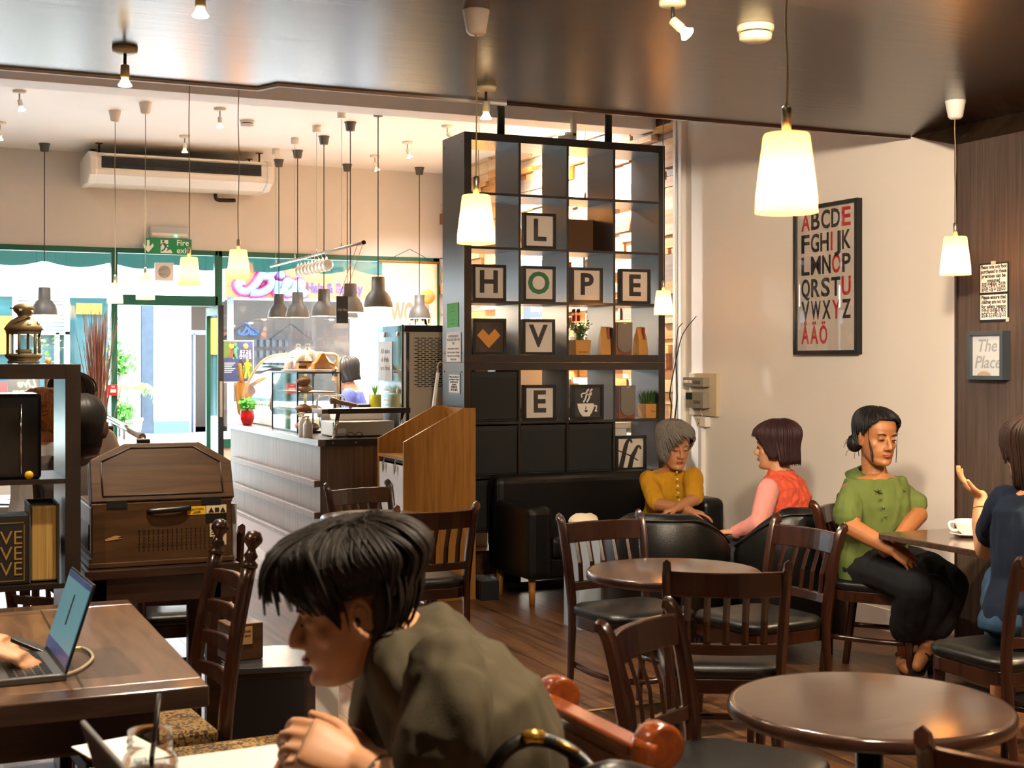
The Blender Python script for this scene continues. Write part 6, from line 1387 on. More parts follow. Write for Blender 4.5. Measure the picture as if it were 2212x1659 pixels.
for r in ((-.125, .012, .085, .015), (-.125, .205, .085, .208), (.084, .012, .087, .2)): box(b, r[0], -.0015, r[1], r[2], .001, r[3])
mk('gold_border', b, mat('gold_line', '#7c5a22', .5), e)
x0_, x1_ = PX(64, 0, y=uy+.05).x, PX(126, 0, y=uy+.05).x; e = E('thick_book', 'thick old book standing with its page edges towards the room', 'book', ((x0_+x1_)/2, uy+.04, bz(1)+.001)); hw = (x1_-x0_)/2
b = nb(); 
for s in (-1, 1): box(b, s*hw-.003, 0, 0, s*hw+.003, .19, .265)
box(b, -hw, .185, 0, hw, .195, .265); mk('cover', b, mat('grey_board_cover', '#4c453a', .6), e, bev=.002)
b = nb(); box(b, -hw+.004, .012, .004, hw-.004, .184, .255)
mk('pages', b, wood('yellowed_pages', '#8c6a36', '#c09a58', (160, 6, 2), .8, .2, bump=.4), e, bev=.006)
# lantern
p = PX(51, 783, d=4.86); e = E('lantern', 'cream metal candle lantern standing on the bookcase', 'lantern', (p.x, p.y, Wb+.001)); lm = mat('antique_cream_metal', '#8b7654', .5, .3)
b = nb(); lathe(b, [(0, 0), (.052, 0), (.056, .006), (.05, .012), (.060, .022), (.064, .03), (.058, .036), (0, .036)], 8); mk('base', b, lm, e)
for k in range(6):
    a = R(60*k+10); c, s = math.cos(a), math.sin(a); b = nb(); cyl(b, (.055*c, .055*s, .034), (.055*c, .055*s, .108), .005, n=6); mk('corner_post', b, lm, e)
b = nb(); q = [(.052*math.cos(R(60*k+10)), .052*math.sin(R(60*k+10))) for k in range(6)]
for k in range(6): quad(b, ((q[k][0], q[k][1], .037), (q[(k+1) % 6][0], q[(k+1) % 6][1], .037), (q[(k+1) % 6][0], q[(k+1) % 6][1], .106), (q[k][0], q[k][1], .106)))
mk('pane', b, M['glass2'], e)
b = nb(); lathe(b, [(.06, .106), (.062, .118), (.068, .122), (.060, .135), (.045, .152), (.028, .163), (.02, .168), (.022, .174), (.034, .186), (.037, .196), (.036, .200), (.030, .208), (.016, .214), (0, .216)], 24); mk('roof', b, lm, e, smooth=True)
b = nb(); st = [(.008*math.cos(R(90+i*36))*(1 if i % 2 == 0 else .42), .008*math.sin(R(90+i*36))*(1 if i % 2 == 0 else .42)) for i in range(10)]
for a, r_, z in ((-75, .056, .142), (-30, .054, .145), (-110, .035, .19), (-40, .0335, .186)): prism(b, st, .003, T(r_*math.cos(R(a)), r_*math.sin(R(a)), z) @ RZ(a+90) @ RX(60))
mk('star_cutout', b, M['paper'], e)
b = nb(); tube(b, smooth_path([(-.035, 0, .196), (-.046, 0, .197), (-.04, 0, .199)]), .0022, 6); tube(b, smooth_path([(.035, .0, .2), (.02, -.03, .17), (-.02, -.05, .15), (-.058, -.02, .128)]), .0022, 6); mk('wire_handle', b, lm, e)
b = nb(); lathe(b, [(0, .037), (.028, .037), (.028, .05), (0, .052)], 16); mk('candle', b, M['cream'], e)
# ------------------------------------------------------------------ by the left window
e = E('window_sticker', 'grey window sticker reading Live Lounge, seen from inside', 'sign', (0, 12.93, 1.3)); a, c = PX(17, 814, y=12.93), PX(86, 852, y=12.93); e.location = ((a.x+c.x)/2, 12.93, (a.z+c.z)/2-.05); w, h = c.x-a.x, (a.z-c.z)+.12
b = nb(); box(b, -w/2, -.002, -h/2, w/2, .002, h/2); mk('film', b, mat('grey_film', '#8d97a3', .5), e)
b = nb(); text(b, 'Live', .10, T(w*.12, -.0025, h*.24) @ FRONT @ SCL(-1, 1, 1), .0006, shear=.3, bold=.004); text(b, 'Lounge', .10, T(.0, -.0025, -h*.03) @ FRONT @ SCL(-1, 1, 1), .0006, shear=.3, bold=.004, width=w*.72); mk('script_lettering', b, M['paper'], e)
b = nb(); box(b, -w/2-.12, -.002, -h/2, -w/2-.004, .002, h/2-.05); mk('pink_film', b, mat('pink_film', '#d98a9c', .5), e)
p = PX(104, 760, y=12.6); e = E('money_tree', 'potted tree with broad bright leaves on the sill by the left window', 'plant', (p.x, 12.62, .2)); zt_ = p.z-.2
b = nb(); lathe(b, [(0, 0), (.10, 0), (.15, .32), (.14, .32), (0, .29)], 20); mk('pot', b, M['cup'], e, smooth=True)
b = nb()
for k in range(3): tube(b, smooth_path([(.02*math.cos(k*2.1+z_*6), .02*math.sin(k*2.1+z_*6), (.28+z_*(zt_-.33))) for z_ in (0, .25, .5, .75, 1)]), .012, 6)
mk('trunk', b, mat('plaited_trunk', '#8a6a40', .8), e)
b = nb(); rn = random.Random(11)
for k in range(22):
    a = rn.uniform(0, 6.28); t_ = Vector((math.cos(a)*rn.uniform(.02, .1), math.sin(a)*rn.uniform(.02, .1), zt_+rn.uniform(-.16, .13))); d = Vector((math.cos(a), math.sin(a), rn.uniform(-.4, .6))).normalized()*.11; s = d.cross(UP).normalized()*.026
    b.faces.new([b.verts.new(q_) for q_ in (t_, t_+d*.4+s, t_+d, t_+d*.4-s)])
mk('foliage', b, M['leaf_bright'], e)
p = PX(216, 880, y=12.35); e = E('branch_vase', 'tall vase of red brown willow branches beside the green window post', 'vase', (p.x-.02, 12.35, .18))
b = nb(); lathe(b, [(0, 0), (.10, 0), (.12, .2), (.09, .5), (.08, .62), (.07, .62), (0, .5)], 20); mk('vase', b, M['dkmetal'], e, smooth=True)
b = nb(); rn = random.Random(6); z1 = PX(216, 665, y=12.35).z-.18
for k in range(95):
    bx = rn.gauss(0, .02); sp = rn.gauss(0, .066) if k > 5 else rn.uniform(.1, .2); zt2 = z1*rn.uniform(.80, 1.0) if abs(sp) < .12 else z1*rn.uniform(.7, .98)
    tube(b, smooth_path([(bx, rn.gauss(0, .02), .5), (bx+sp*.35+rn.gauss(0, .01), rn.gauss(0, .04), .5+(zt2-.5)*.5), (bx+sp, rn.gauss(0, .06), zt2)], 3), [.006, .0055, .005, .0045, .004, .003, .0018], 5)
o_ = mk('willow_branches', b, mat('red_brown_bark', '#7a4a38', .7), e); o_['kind'] = 'stuff'
q0, q1 = PX(232, 903, d=10.6), PX(308, 944, d=9.2); e = E('handrail', 'silver handrail of the entrance ramp on wooden posts', 'handrail', (q1.x, q1.y, 0)); b = nb(); cyl(b, q0, q1, .025, n=14); mk('rail', b, M['chrome'], e, world=True)
for q_, t_ in ((q0, .15), (q1, 0)):
    b = nb(); box(b, q_.x-.045, q_.y-.045, 0, q_.x+.045, q_.y+.045, q_.z-.06+(.05 if t_ == 0 else 0)); mk('post', b, M['chair'], e, world=True, bev=.01); b = nb(); cyl(b, (q_.x, q_.y, q_.z-.07), (q_.x, q_.y, q_.z), .012, n=8); mk('bracket', b, M['chrome'], e, world=True)
p = PX(20, 1085, z=.72); e = E('reading_table', 'pale table with magazines seen through the bookcase', 'table', (p.x-.05, p.y+.1, 0)); b = nb(); box(b, -.5, -.35, .69, .22, .35, .72); mk('table_top', b, mat('pale_top', '#d8dadd', .25), e, bev=.003)
for x in (-.45, .17):
    for y in (-.3, .3):
        b = nb(); box(b, x-.02, y-.02, 0, x+.02, y+.02, .69); mk('leg', b, M['chair_dark'], e)
for i, (dx, dy, rz, cc, lb) in enumerate(((-.03, .1, 20, '#5a6f9a', 'blue grey magazine lying on the pale table behind the bookcase'), (.09, -.12, -35, '#8f8f96', 'grey magazine at the edge of the pale table behind the bookcase'))):
    b = nb(); box(b, -.105, -.148, 0, .105, .148, .006); o_ = mk('magazine', b, [mat('magazine_cover', cc, .3, var=.5, vscale=20)], None); o_.location = (p.x-.05+dx, p.y+.1+dy, .7215); o_.rotation_euler = (0, 0, R(rz)); tag(o_, lb, 'magazine', 'magazines on the pale table')
# ------------------------------------------------------------------ people
def fuse(bm, voxel, it=4, f=.5):
    bmesh.ops.recalc_face_normals(bm, faces=bm.faces)
    me = bpy.data.meshes.new('f'); bm.to_mesh(me); bm.free(); ob = bpy.data.objects.new('f', me); COL.objects.link(ob)
    r = ob.modifiers.new('r', 'REMESH'); r.mode = 'VOXEL'; r.voxel_size = voxel; r.use_smooth_shade = True
    if it: s = ob.modifiers.new('s', 'SMOOTH'); s.iterations = it; s.factor = f
    dg = bpy.context.evaluated_depsgraph_get(); m2 = bpy.data.meshes.new_from_object(ob.evaluated_get(dg)); b = bmesh.new(); b.from_mesh(m2)
    bpy.data.objects.remove(ob); bpy.data.meshes.remove(me); bpy.data.meshes.remove(m2)
    for q in b.faces: q.smooth = True
    return b
def limb(bm, pts, rs, sx=1., n=12, k=5, up=None):
    P = smooth_path(pts, k); m = len(P); ws = []
    for i in range(m):
        u = i/(m-1)*(len(rs)-1); j = min(int(u), len(rs)-2); ws.append(rs[j]+(rs[j+1]-rs[j])*(u-j))
    tube(bm, P, ws, n, sx=sx, up=up); ell(bm, P[0], ws[0]*.98, 10); ell(bm, P[-1], ws[-1]*.98, 10)
def loft(bm, secs, n=20, p=1.):
    rings = []
    for c, X, Y, rx, ry in secs:
        rg = []
        for i in range(n):
            a = 2*math.pi*i/n; ca, sa = math.cos(a), math.sin(a); ca = math.copysign(abs(ca)**p, ca); sa = math.copysign(abs(sa)**p, sa)
            rg.append(bm.verts.new(c+X*rx*ca+Y*ry*sa))
        rings.append(rg)
    for A, B in zip(rings, rings[1:]):
        for i in range(n): bm.faces.new((A[i], A[(i+1) % n], B[(i+1) % n], B[i]))
    bm.faces.new(rings[0][::-1]); bm.faces.new(rings[-1])
HEAD = [(-.121, .070, .030, .020), (-.115, .084, .010, .036), (-.100, .090, -.008, .049), (-.084, .086, -.028, .056), (-.070, .091, -.042, .060), (-.056, .092, -.055, .0635), (-.045, .090, -.066, .066),
        (-.022, .086, -.083, .069), (0, .083, -.094, .071), (.02, .089, -.100, .073), (.045, .090, -.103, .0755), (.07, .080, -.100, .073), (.09, .060, -.088, .061), (.106, .030, -.060, .040), (.115, -.005, -.03, .016)]
def ring_at(z):
    H = HEAD
    if z <= H[0][0]: return H[0][1:]
    if z >= H[-1][0]: return H[-1][1:]
    for a, b in zip(H, H[1:]):
        if a[0] <= z <= b[0]:
            t = (z-a[0])/(b[0]-a[0]); return tuple(a[i]+(b[i]-a[i])*t for i in (1, 2, 3))
def skull(z, phi, infl=0., hang=False):
    """point on the head at height z; phi=0 looks forward, grows to the person's left (-X)"""
    yf, yb, w = ring_at(max(z, .0) if hang else z)
    my = (yf+yb)/2; hy = (yf-yb)/2
    return Vector((-(w+infl)*math.copysign(abs(math.sin(phi))**.9, math.sin(phi)), my+(hy+infl)*math.copysign(abs(math.cos(phi))**.9, math.cos(phi)), z))
def scalp(z, phi, f, hang=False):
    if z <= 0: return skull(z, phi, f, hang)
    q = skull(z, phi); c = Vector((0, -.01, 0)); v = q-c; k = 1+f/.075; return c+Vector((v.x*k, v.y*k, v.z*(1+f/.125)))
def head_bm(bm, MH, nose=1., male=False):
    b = nb(); n = 28; rings = []
    for z, *_ in HEAD: rings.append([b.verts.new(skull(z, 2*math.pi*i/n)) for i in range(n)])
    for A, B in zip(rings, rings[1:]):
        for i in range(n): b.faces.new((A[i], A[(i+1) % n], B[(i+1) % n], B[i]))
    b.faces.new(rings[0][::-1]); b.faces.new(rings[-1])
    tube(b, [(0, .082, .014), (0, .092, -.005), (0, .101+.004*nose, -.024), (0, .1035+.006*nose, -.036)], [.007, .0085, .0105, .0115], 10); ell(b, (0, .102+.006*nose, -.037), (.0125, .012, .0105), 10)
    for s in (-1, 1):
        ell(b, (s*.0135, .093+.003*nose, -.041), (.0095, .011, .008), 8)
        ell(b, (s*.031, .0765, .0), (.0145, .0125, .0105), 10)
        ell(b, (s*.032, .080, .0195), (.021, .010, .0065), 10)
        ell(b, (s*.042, .052, -.028), (.024, .022, .022), 10)
        Me = T(s*.0755, -.006, -.008) @ RZ(-s*24) @ RX(-8); tube(b, [Me @ Vector((s*.006, .016*math.cos(R(a)), .028*math.sin(R(a)))) for a in range(-60, 241, 20)], .0042, 8)
        ell(b, (0, 0, 0), (.0075, .019, .031), 12, Me); ell(b, (s*.006, -.008, .008), (.006, .013, .020), 10, Me); ell(b, (0, .004, -.026), (.007, .010, .011), 8, Me)
    ell(b, (0, .0905, -.0625), (.021, .0075, .0052), 10); ell(b, (0, .0895, -.0715), (.018, .0085, .006), 10); ell(b, (0, .083, -.104), (.022, .014, .014), 10)
    b.transform(MH); me = bpy.data.meshes.new('h'); b.to_mesh(me); b.free(); bm.from_mesh(me); bpy.data.meshes.remove(me)
def head_mat(c, f, up=UP, s=1.):
    y = Vector(f).normalized(); x = y.cross(Vector(up)).normalized(); z = x.cross(y)
    return basis(x, y, z, c) @ SCL(s, s, s)
def face_bits(e, MH, closed=False, brow='#1a1210', lip=None):
    for s in (-1, 1):
        bl, bb = nb(), nb()
        pts = [MH @ Vector((s*x, y, z)) for x, y, z in ((.018, .0885, -.0035), (.025, .0905, -.0045 if closed else -.001), (.034, .0900, -.0055 if closed else -.001), (.043, .085, -.003))]; tube(bl, smooth_path(pts, 3), [.0008]+[.0017]*8+[.0008], 6)
        if not closed: ell(bl, (0, 0, 0), (.006, .003, .0036), 10, MH @ T(s*.031, .0885, -.003))
        pts = [MH @ Vector((s*x, y, z)) for x, y, z in ((.014, .0905, .017), (.028, .0915, .0225), (.041, .0865, .021), (.048, .080, .0165))]; tube(bb, smooth_path(pts, 3), [.0014]+[.0027]*8+[.0009], 6)
        mk('eye', bl, M['dark'], e, world=True); mk('eyebrow', bb, mat('eyebrow', brow, .8), e, world=True)
    b = nb(); tube(b, smooth_path([MH @ Vector(q) for q in ((-.021, .0905, -.0675), (-.01, .0975, -.0655), (0, .0985, -.0670), (.01, .0975, -.0655), (.021, .0905, -.0675))], 3), [.001]+[.0042]*11+[.001], 6)
    tube(b, smooth_path([MH @ Vector(q) for q in ((-.016, .0925, -.071), (0, .0975, -.0735), (.016, .0925, -.071))], 3), [.001]+[.0045]*5+[.001], 6); mk('lips', b, lip or M['lip'], e, world=True)
def hair(e, MH, m, zend, infl=.016, strands=200, sl=.0045, hang=True, top=.114, jit=.012, sweep=.0, seed=1, wave=.003, cap_cut=0., flare=0., extra=None, thick=None):
    """cap plus combed locks; zend(phi) is where the hair ends"""
    rn = random.Random(seed); b = nb(); n, k = 72, 18; rows = []
    for j in range(k+1):
        row = []
        for i in range(n):
            ph = 2*math.pi*i/n; ze = zend(ph); z = .1149-(.1149-ze)*(j/k)**1.7
            row.append(b.verts.new(scalp(z, ph, (infl if hang else infl*min(1, max(.2, 1+z*13)))+wave*math.sin(ph*23+z*60)+wave*.7*math.sin(ph*41+1.3)+flare*max(0, -z), hang)))
        rows.append(row)
    for A, B in zip(rows, rows[1:]):
        for i in range(n): b.faces.new((A[i], A[(i+1) % n], B[(i+1) % n], B[i]))
    b.faces.new(rows[0])
    inner = [b.verts.new(v.co*.93) for v in rows[-1]]
    for i in range(n): b.faces.new((rows[-1][i], rows[-1][(i+1) % n], inner[(i+1) % n], inner[i]))
    for s in range(strands):
        ph = rn.uniform(0, 2*math.pi); ze = zend(ph)-rn.uniform(-.006, jit); pts = []; f0 = infl+rn.uniform(-.002, .006)
        for j in range(7):
            t = j/6; z = .113-(.113-ze)*t**1.5; pts.append(scalp(z, ph+sweep*t*t, f0+flare*max(0, -z)+rn.uniform(-.0012, .0012), hang))
        tube(b, smooth_path(pts, 2), [sl*.4]+[sl]*9+[sl*.7, sl*.5, sl*.15], 4)
    if extra: extra(b, rn)
    b.transform(MH); return mk('hair', b, m, e, world=True, smooth=True)
def hand(bm, W, d, pn, side, curl=.35, s=1., spread=.12, thumb=.7):
    """W wrist, d pointing along the palm, pn palm facing, side towards the thumb"""
    d = Vector(d).normalized(); pn = Vector(pn); pn = (pn-d*pn.dot(d)).normalized(); sd = d.cross(pn).normalized()
    if sd.dot(Vector(side)) < 0: sd = -sd
    loft(bm, [(W+d*t*s-pn*.002, sd, pn, w*s, h*s) for t, w, h in ((-.01, .024, .018), (.01, .027, .017), (.035, .036, .0155), (.065, .040, .014), (.085, .038, .011))], 14, .8)
    for i, (off, L, r) in enumerate(((.030, .072, .0084), (.010, .080, .0087), (-.010, .074, .0083), (-.029, .058, .0073))):
        p = W+(d*(.080-.004*abs(i-1))+sd*off)*s; a = 0.; pts = [p-d*.01*s]; dd = (d+sd*spread*(1.5-i)*.5).normalized(); c = curl*(1+.12*i)
        for l in (.45, .32, .25):
            a += c; v = dd*math.cos(a)+pn*math.sin(a); p = p+v*L*l*s; pts.append(p)
        limb(bm, pts, [r*s*1.05, r*s, r*s*.92, r*s*.78], n=8, k=3)
    p = W+(d*.018+sd*.024+pn*.006)*s; v = (d*.62+sd*.68+pn*.35*thumb).normalized(); p2 = p+v*.036*s; v2 = (d*.85+sd*.25+pn*.4*thumb).normalized(); p3 = p2+v2*.03*s; p4 = p3+(v2+pn*.3*thumb).normalized()*.024*s
    limb(bm, [p-v*.012*s, p2, p3, p4], [.014*s, .0115*s, .0098*s, .0078*s], n=8, k=3)
def torso_secs(H, N, Rv, k=1., bend=None, sh=.185, th=1., grow=0.):
    ax = (N-H); L = ax.length; Rv = Rv.normalized(); out = []
    for t, rx, ry in ((-.10, .12, .10), (0, .170, .125), (.14, .172, .128), (.33, .150, .115), (.52, .158, .120), (.70, .172, .118), (.84, sh, .095), (.93, sh*.80, .078), (1.0, .068, .062)):
        c = H+ax*t+(bend*math.sin(math.pi*max(0, min(1, t))) if bend else Vector((0, 0, 0)))
        Fv = Rv.cross(ax.normalized()); out.append((c, Rv, Fv, rx*k+grow, ry*k*th+grow))
    return out
def wrinkle(bm, amp, sc, stretch=(1, 1, .35)):
    bm.normal_update()
    for v in bm.verts:
        q = Vector((v.co.x*stretch[0], v.co.y*stretch[1], v.co.z*stretch[2]))*sc; n_ = noise.noise(q)+.5*noise.noise(q*2.1); v.co += v.normal*amp*n_
def cloth(name, bm, m, e, vox=.006, it=4, amp=.004, sc=22, stretch=(1, 1, .35)):
    b = fuse(bm, vox, it); wrinkle(b, amp, sc, stretch); return mk(name, b, m, e, world=True, smooth=True, recalc=False)
def sub(e, name, label): pass
def fabric(name, c, rough=.85, var=.08): return mat(name, c, rough, bump=.25, bscale=500, var=var, vscale=30, spec=.25)

# ---- young man in the foreground
e = E('person', 'young man in an olive T-shirt bending over the pale table', 'person', (PX(1000, 1900, d=2.25).x, PX(1000, 1900, d=2.25).y, .0))
fh = (RT*-.985-FW*.17).normalized(); f = fh*.978-UP*.208; up = UP*.978+fh*.208; hc = PX(762, 1312, d=2.2); MH = head_mat(hc, f, up, .945)
b = nb(); head_bm(b, MH, .9, True)
Nb = PX(868, 1368, d=2.23); Hp = PX(1050, 2020, d=2.28); Rv = FW
limb(b, [hc+(MH.to_3x3() @ Vector((0, -.035, -.045))), (hc+Nb)/2+UP*.0-RT*.005, Nb-UP*.03], [.058, .056, .066], n=14)
loft(b, torso_secs(Hp, Nb, Rv, .92, (RT*.06+UP*.05), .16))
Ls, Le, Lw = PX(955, 1462, d=2.04), PX(900, 1730, d=1.97), PX(775, 1655, d=2.02)
limb(b, [Ls, (Ls+Le)/2, Le], [.055, .047, .042]); limb(b, [Le, (Le+Lw)/2-UP*.0, Lw], [.042, .038, .028])
Rs, Re, Rw = PX(850, 1440, d=2.42), PX(800, 1640, d=2.45), PX(715, 1592, d=2.30)
limb(b, [Rs, (Rs+Re)/2, Re], [.052, .046, .041]); limb(b, [Re, (Re+Rw)/2, Rw], [.041, .036, .028])
hand(b, Lw, RT*-.9+UP*.45-FW*.05, UP*-.6+FW*.5, FW, .6, 1.05); hand(b, Rw, RT*-.45-UP*.85-FW*.2, FW*-.8+RT*.3, RT*-.7+UP*.3, 1.05, 1.08, .05)
for sx_ in (-.09, .09):
    K = Hp+FW*sx_*1.3-RT*.42+UP*.02; limb(b, [Hp+FW*sx_, (Hp+FW*sx_+K)/2, K], [.085, .075, .058]); limb(b, [K, K-UP*.25-RT*.02, Vector((K.x, K.y, .08))-RT*.02], [.056, .052, .036]); limb(b, [Vector((K.x, K.y, .04)), Vector((K.x, K.y, .035))-RT*.2], [.038, .032])
b = fuse(b, .0045, 3)
for s_ in (-1, 1):       # ears with a folded rim
    Me = MH @ T(s_*.079, -.008, -.006) @ RZ(-s_*26) @ RX(-10) @ SCL(1, 1, 1.04)
    tube(b, [Me @ Vector((s_*(.002+.004*math.sin(R(a))), .0185*math.cos(R(a))*(1 if math.sin(R(a)) > -.2 else .75), .031*math.sin(R(a)))) for a in range(-75, 236, 16)], .0046, 8)
    ell(b, (0, -.004, .0), (.004, .016, .027), 14, Me); ell(b, (s_*.001, .003, -.029), (.0065, .009, .009), 10, Me); ell(b, (s_*.002, .016, -.003), (.005, .004, .008), 8, Me)
    tube(b, [Me @ Vector((s_*.005, .002-.011*math.cos(R(a)), .003+.016*math.sin(R(a)))) for a in range(-50, 120, 17)], .0034, 6)
mk('body', b, M['skin'], e, world=True, smooth=True, recalc=False)
face_bits(e, MH, True, '#20160f')
b = nb(); S = torso_secs(Hp, Nb, Rv, .95, (RT*.065+UP*.055), .16, grow=.024); S[-1] = (Nb+UP*.022-RT*.006, S[-1][1], S[-1][2], .088, .080); loft(b, S)
Lm = Ls+(Le-Ls)*.56; limb(b, [Ls+RT*.01, (Ls+Lm)/2+RT*.015, Lm+RT*.01], [.068, .072, .072], sx=1.05); Rm = Rs+(Re-Rs)*.55; limb(b, [Rs, (Rs+Rm)/2, Rm], [.072, .07, .066])
cloth('t_shirt', b, fabric('olive_cotton', '#494130'), e, .006, 4, .014, 11, (1.3, 1.3, .5))
b = nb(); loft(b, torso_secs(Hp-UP*.04, Hp+UP*.22, Rv, .95, None, grow=.02)[:5])
for sx_ in (-.09, .09):
    K = Hp+FW*sx_*1.3-RT*.42+UP*.02; limb(b, [Hp+FW*sx_, (Hp+FW*sx_+K)/2, K], [.10, .09, .072]); limb(b, [K, K-UP*.25-RT*.02, Vector((K.x, K.y, .14))-RT*.02], [.07, .066, .06])
cloth('trousers', b, fabric('dark_trousers', '#1b1c20'), e, .01, 4, .006, 16)
def zb(ph):   # 0 front .. pi back
    a = abs((ph+math.pi) % (2*math.pi)-math.pi); d_ = math.degrees(a)
    return .056 if d_ < 30 else .056-(d_-30)*.0010 if d_ < 62 else (.024-(d_-62)*.0030 if d_ < 74 else (-.018 if d_ < 80 else (.026 if d_ < 108 else (-.050-(d_-108)*.0006))))
hm = mat('dark_brown_hair', '#1c130d', .55, spec=.35)
def fringe(b, rn):
    th = [.0012]+[.0026]*7+[.0022, .0017, .0011, .0004]
    def lock(ph, n_, pts, spread):
        am = rn.uniform(-.10, .10); fr_ = rn.uniform(2, 5)
        for k in range(n_):
            g = rn.gauss(0, spread); w_ = rn.uniform(0, .007); q = []
            for i, (z, dp, f) in enumerate(pts): q.append(scalp(z, ph+dp+g*(1-.22*i)+am*math.sin(fr_*i), f+w_*(1-.2*i)))
            q[0] = Vector((q[0].x*.5+rn.gauss(0, .016), q[0].y*.7-.012+rn.gauss(0, .014), q[0].z+.009)); tube(b, smooth_path(q, 3), th+[.0004]*3 if False else [th[min(len(th)-1, int(m*len(th)/13))] for m in range(13)], 4)
    for c in range(64):       # locks swept forward over the forehead
        ph = rn.uniform(-.95, .95); sw = rn.uniform(-.15, .5); up_ = rn.uniform(0, .016); tip = rn.uniform(.018, .072) if abs(ph) > .35 else rn.uniform(.03, .085)
        lock(ph, 15, [(.113, 0, .030), (.100, sw*.1, .034+up_), (.085, sw*.35, .040+up_), (max(tip, .05)*.6+.035, sw*.7, .036+up_), (tip, sw, .026+up_*1.6)], .10)
    for c in range(84):       # crown, sides and nape
        ph = rn.uniform(.5, math.pi)*rn.choice((-1, 1)); a = abs(ph); z3 = .010 if a < 1.25 else (.030 if a < 1.85 else -.056-rn.uniform(-.012, .014)); up_ = rn.uniform(-.002, .012)
        lock(ph, 14, [(.113, 0, .026), (.098, .04, .030+up_), (.07, .12, .032+up_), (.042 if a > 1.85 else .05, .2, .024+up_*.7), (z3, .22, .004+max(0, up_*.3))], .11)
hair(e, MH, hm, zb, .022, 60, .003, False, .116, .008, .1, 5, .004, extra=fringe)
b = nb(); ell(b, (0, 0, 0), (.0075, .009, .010), 12, MH @ T(-.084, .002, -.010)); mk('earbud', b, M['black'], e, world=True, smooth=True)
b = nb(); dw = (Le-Lw).normalized(); tube(b, (Lw+dw*.03, Lw+dw*.042), .034, 18); mk('watch_strap', b, M['black'], e, world=True); 
b = nb(); c_ = Lw+dw*.036-FW*.034+UP*.006; cyl(b, c_, c_-FW*.008, .016, n=18); mk('watch_case', b, M['chrome'], e, world=True)

# ---- old lady in the mustard cardigan on the sofa
e = E('person', 'old lady with grey hair in a mustard cardigan sitting on the sofa', 'person', (4.28, 7.75, 0))
f = (RT*.30-FW*.90-UP*.22).normalized(); hc = PX(1457, 962, d=8.55); MH = head_mat(hc, f, UP, 1.14)
b = nb(); head_bm(b, MH, .9); Nb = PX(1452, 1014, d=8.64); Hp = PX(1440, 1142, d=8.80); Rv = (RT*-.93-FW*.36).normalized()
limb(b, [hc-UP*.05+FW*.03, Nb-UP*.01], [.052, .062]); loft(b, torso_secs(Hp, Nb, Rv, .92, None, .165))
A1, A2, A3 = PX(1401, 1036, d=8.62), PX(1418, 1088, d=8.46), PX(1492, 1104, d=8.25)
B1, B2, B3 = PX(1497, 1030, d=8.55), PX(1501, 1078, d=8.40), PX(1462, 1098, d=8.22)
for q in ((A1, A2, A3), (B1, B2, B3)): limb(b, [q[0], (q[0]+q[1])/2, q[1]], [.05, .046, .040]); limb(b, [q[1], (q[1]+q[2])/2, q[2]], [.040, .036, .026])
hand(b, A3, RT*.95-UP*.22-FW*.1, UP*-1, FW*-1, .25, .95); hand(b, B3, RT*-.9-UP*.3, UP*-1, FW*-1, .3, .95)
for s in (-1, 1):
    h0 = Hp-UP*.02+Rv*s*.09; K = h0-FW*.42+RT*.10+UP*.03; limb(b, [h0, (h0+K)/2, K], [.08, .07, .055]); limb(b, [K, K-UP*.2, Vector((K.x, K.y, .09))], [.052, .048, .035]); limb(b, [Vector((K.x, K.y, .04)), Vector((K.x, K.y, .035))-FW*.16], [.036, .03])
b = fuse(b, .005, 2); mk('body', b, mat('aged_skin', '#b57a52', .5, bump=.1, bscale=120, var=.14, vscale=16), e, world=True, smooth=True, recalc=False); face_bits(e, MH, True, '#5c5048')
b = nb(); loft(b, torso_secs(Hp, Nb, Rv, .94, None, .168, grow=.016)[:-1]+[(Nb-UP*.012, Rv, Rv.cross(UP), .078, .07)])
for q, k in (((A1, A2, A3), .92), ((B1, B2, B3), .92)): m_ = q[0]+(q[1]-q[0])*k; limb(b, [q[0], (q[0]+q[1])/2, m_], [.062, .060, .056])
mc = fabric('mustard_knit', '#c08a1c', .9, .1); cloth('cardigan', b, mc, e, .006, 4, .007, 24)
b = nb(); loft(b, torso_secs(Hp-UP*.03, Hp+UP*.2, Rv, .95, None, grow=.02)[:4])
for s in (-1, 1): h0 = Hp-UP*.02+Rv*s*.09; K = h0-FW*.42+RT*.10+UP*.03; limb(b, [h0, (h0+K)/2, K], [.095, .085, .068]); limb(b, [K, K-UP*.2, Vector((K.x, K.y, .12))], [.066, .06, .052])
cloth('trousers', b, fabric('navy_trousers', '#1a1f33'), e, .01)
fr = Rv.cross(UP).normalized(); fr = fr if fr.dot(FW) < 0 else -fr
for k in range(5):
    c_ = PX(1462+k*1.2, 1020+k*15, d=8.53-.008*k-.03); b = nb(); ell(b, c_, .007, 10); mk('button', b, M['cream'], e, world=True)
def zo(ph):
    d_ = math.degrees(abs((ph+math.pi) % (2*math.pi)-math.pi)); return .078 if d_ < 30 else (.078-(d_-30)*.0014 if d_ < 62 else (.03-(d_-62)*.0032 if d_ < 85 else -.045-(d_-85)*.0003))
hair(e, MH, mat('grey_hair', '#6f675f', .6, var=.6, vscale=60), zo, .022, 500, .0040, False, .116, .030, .6, 9, .007)

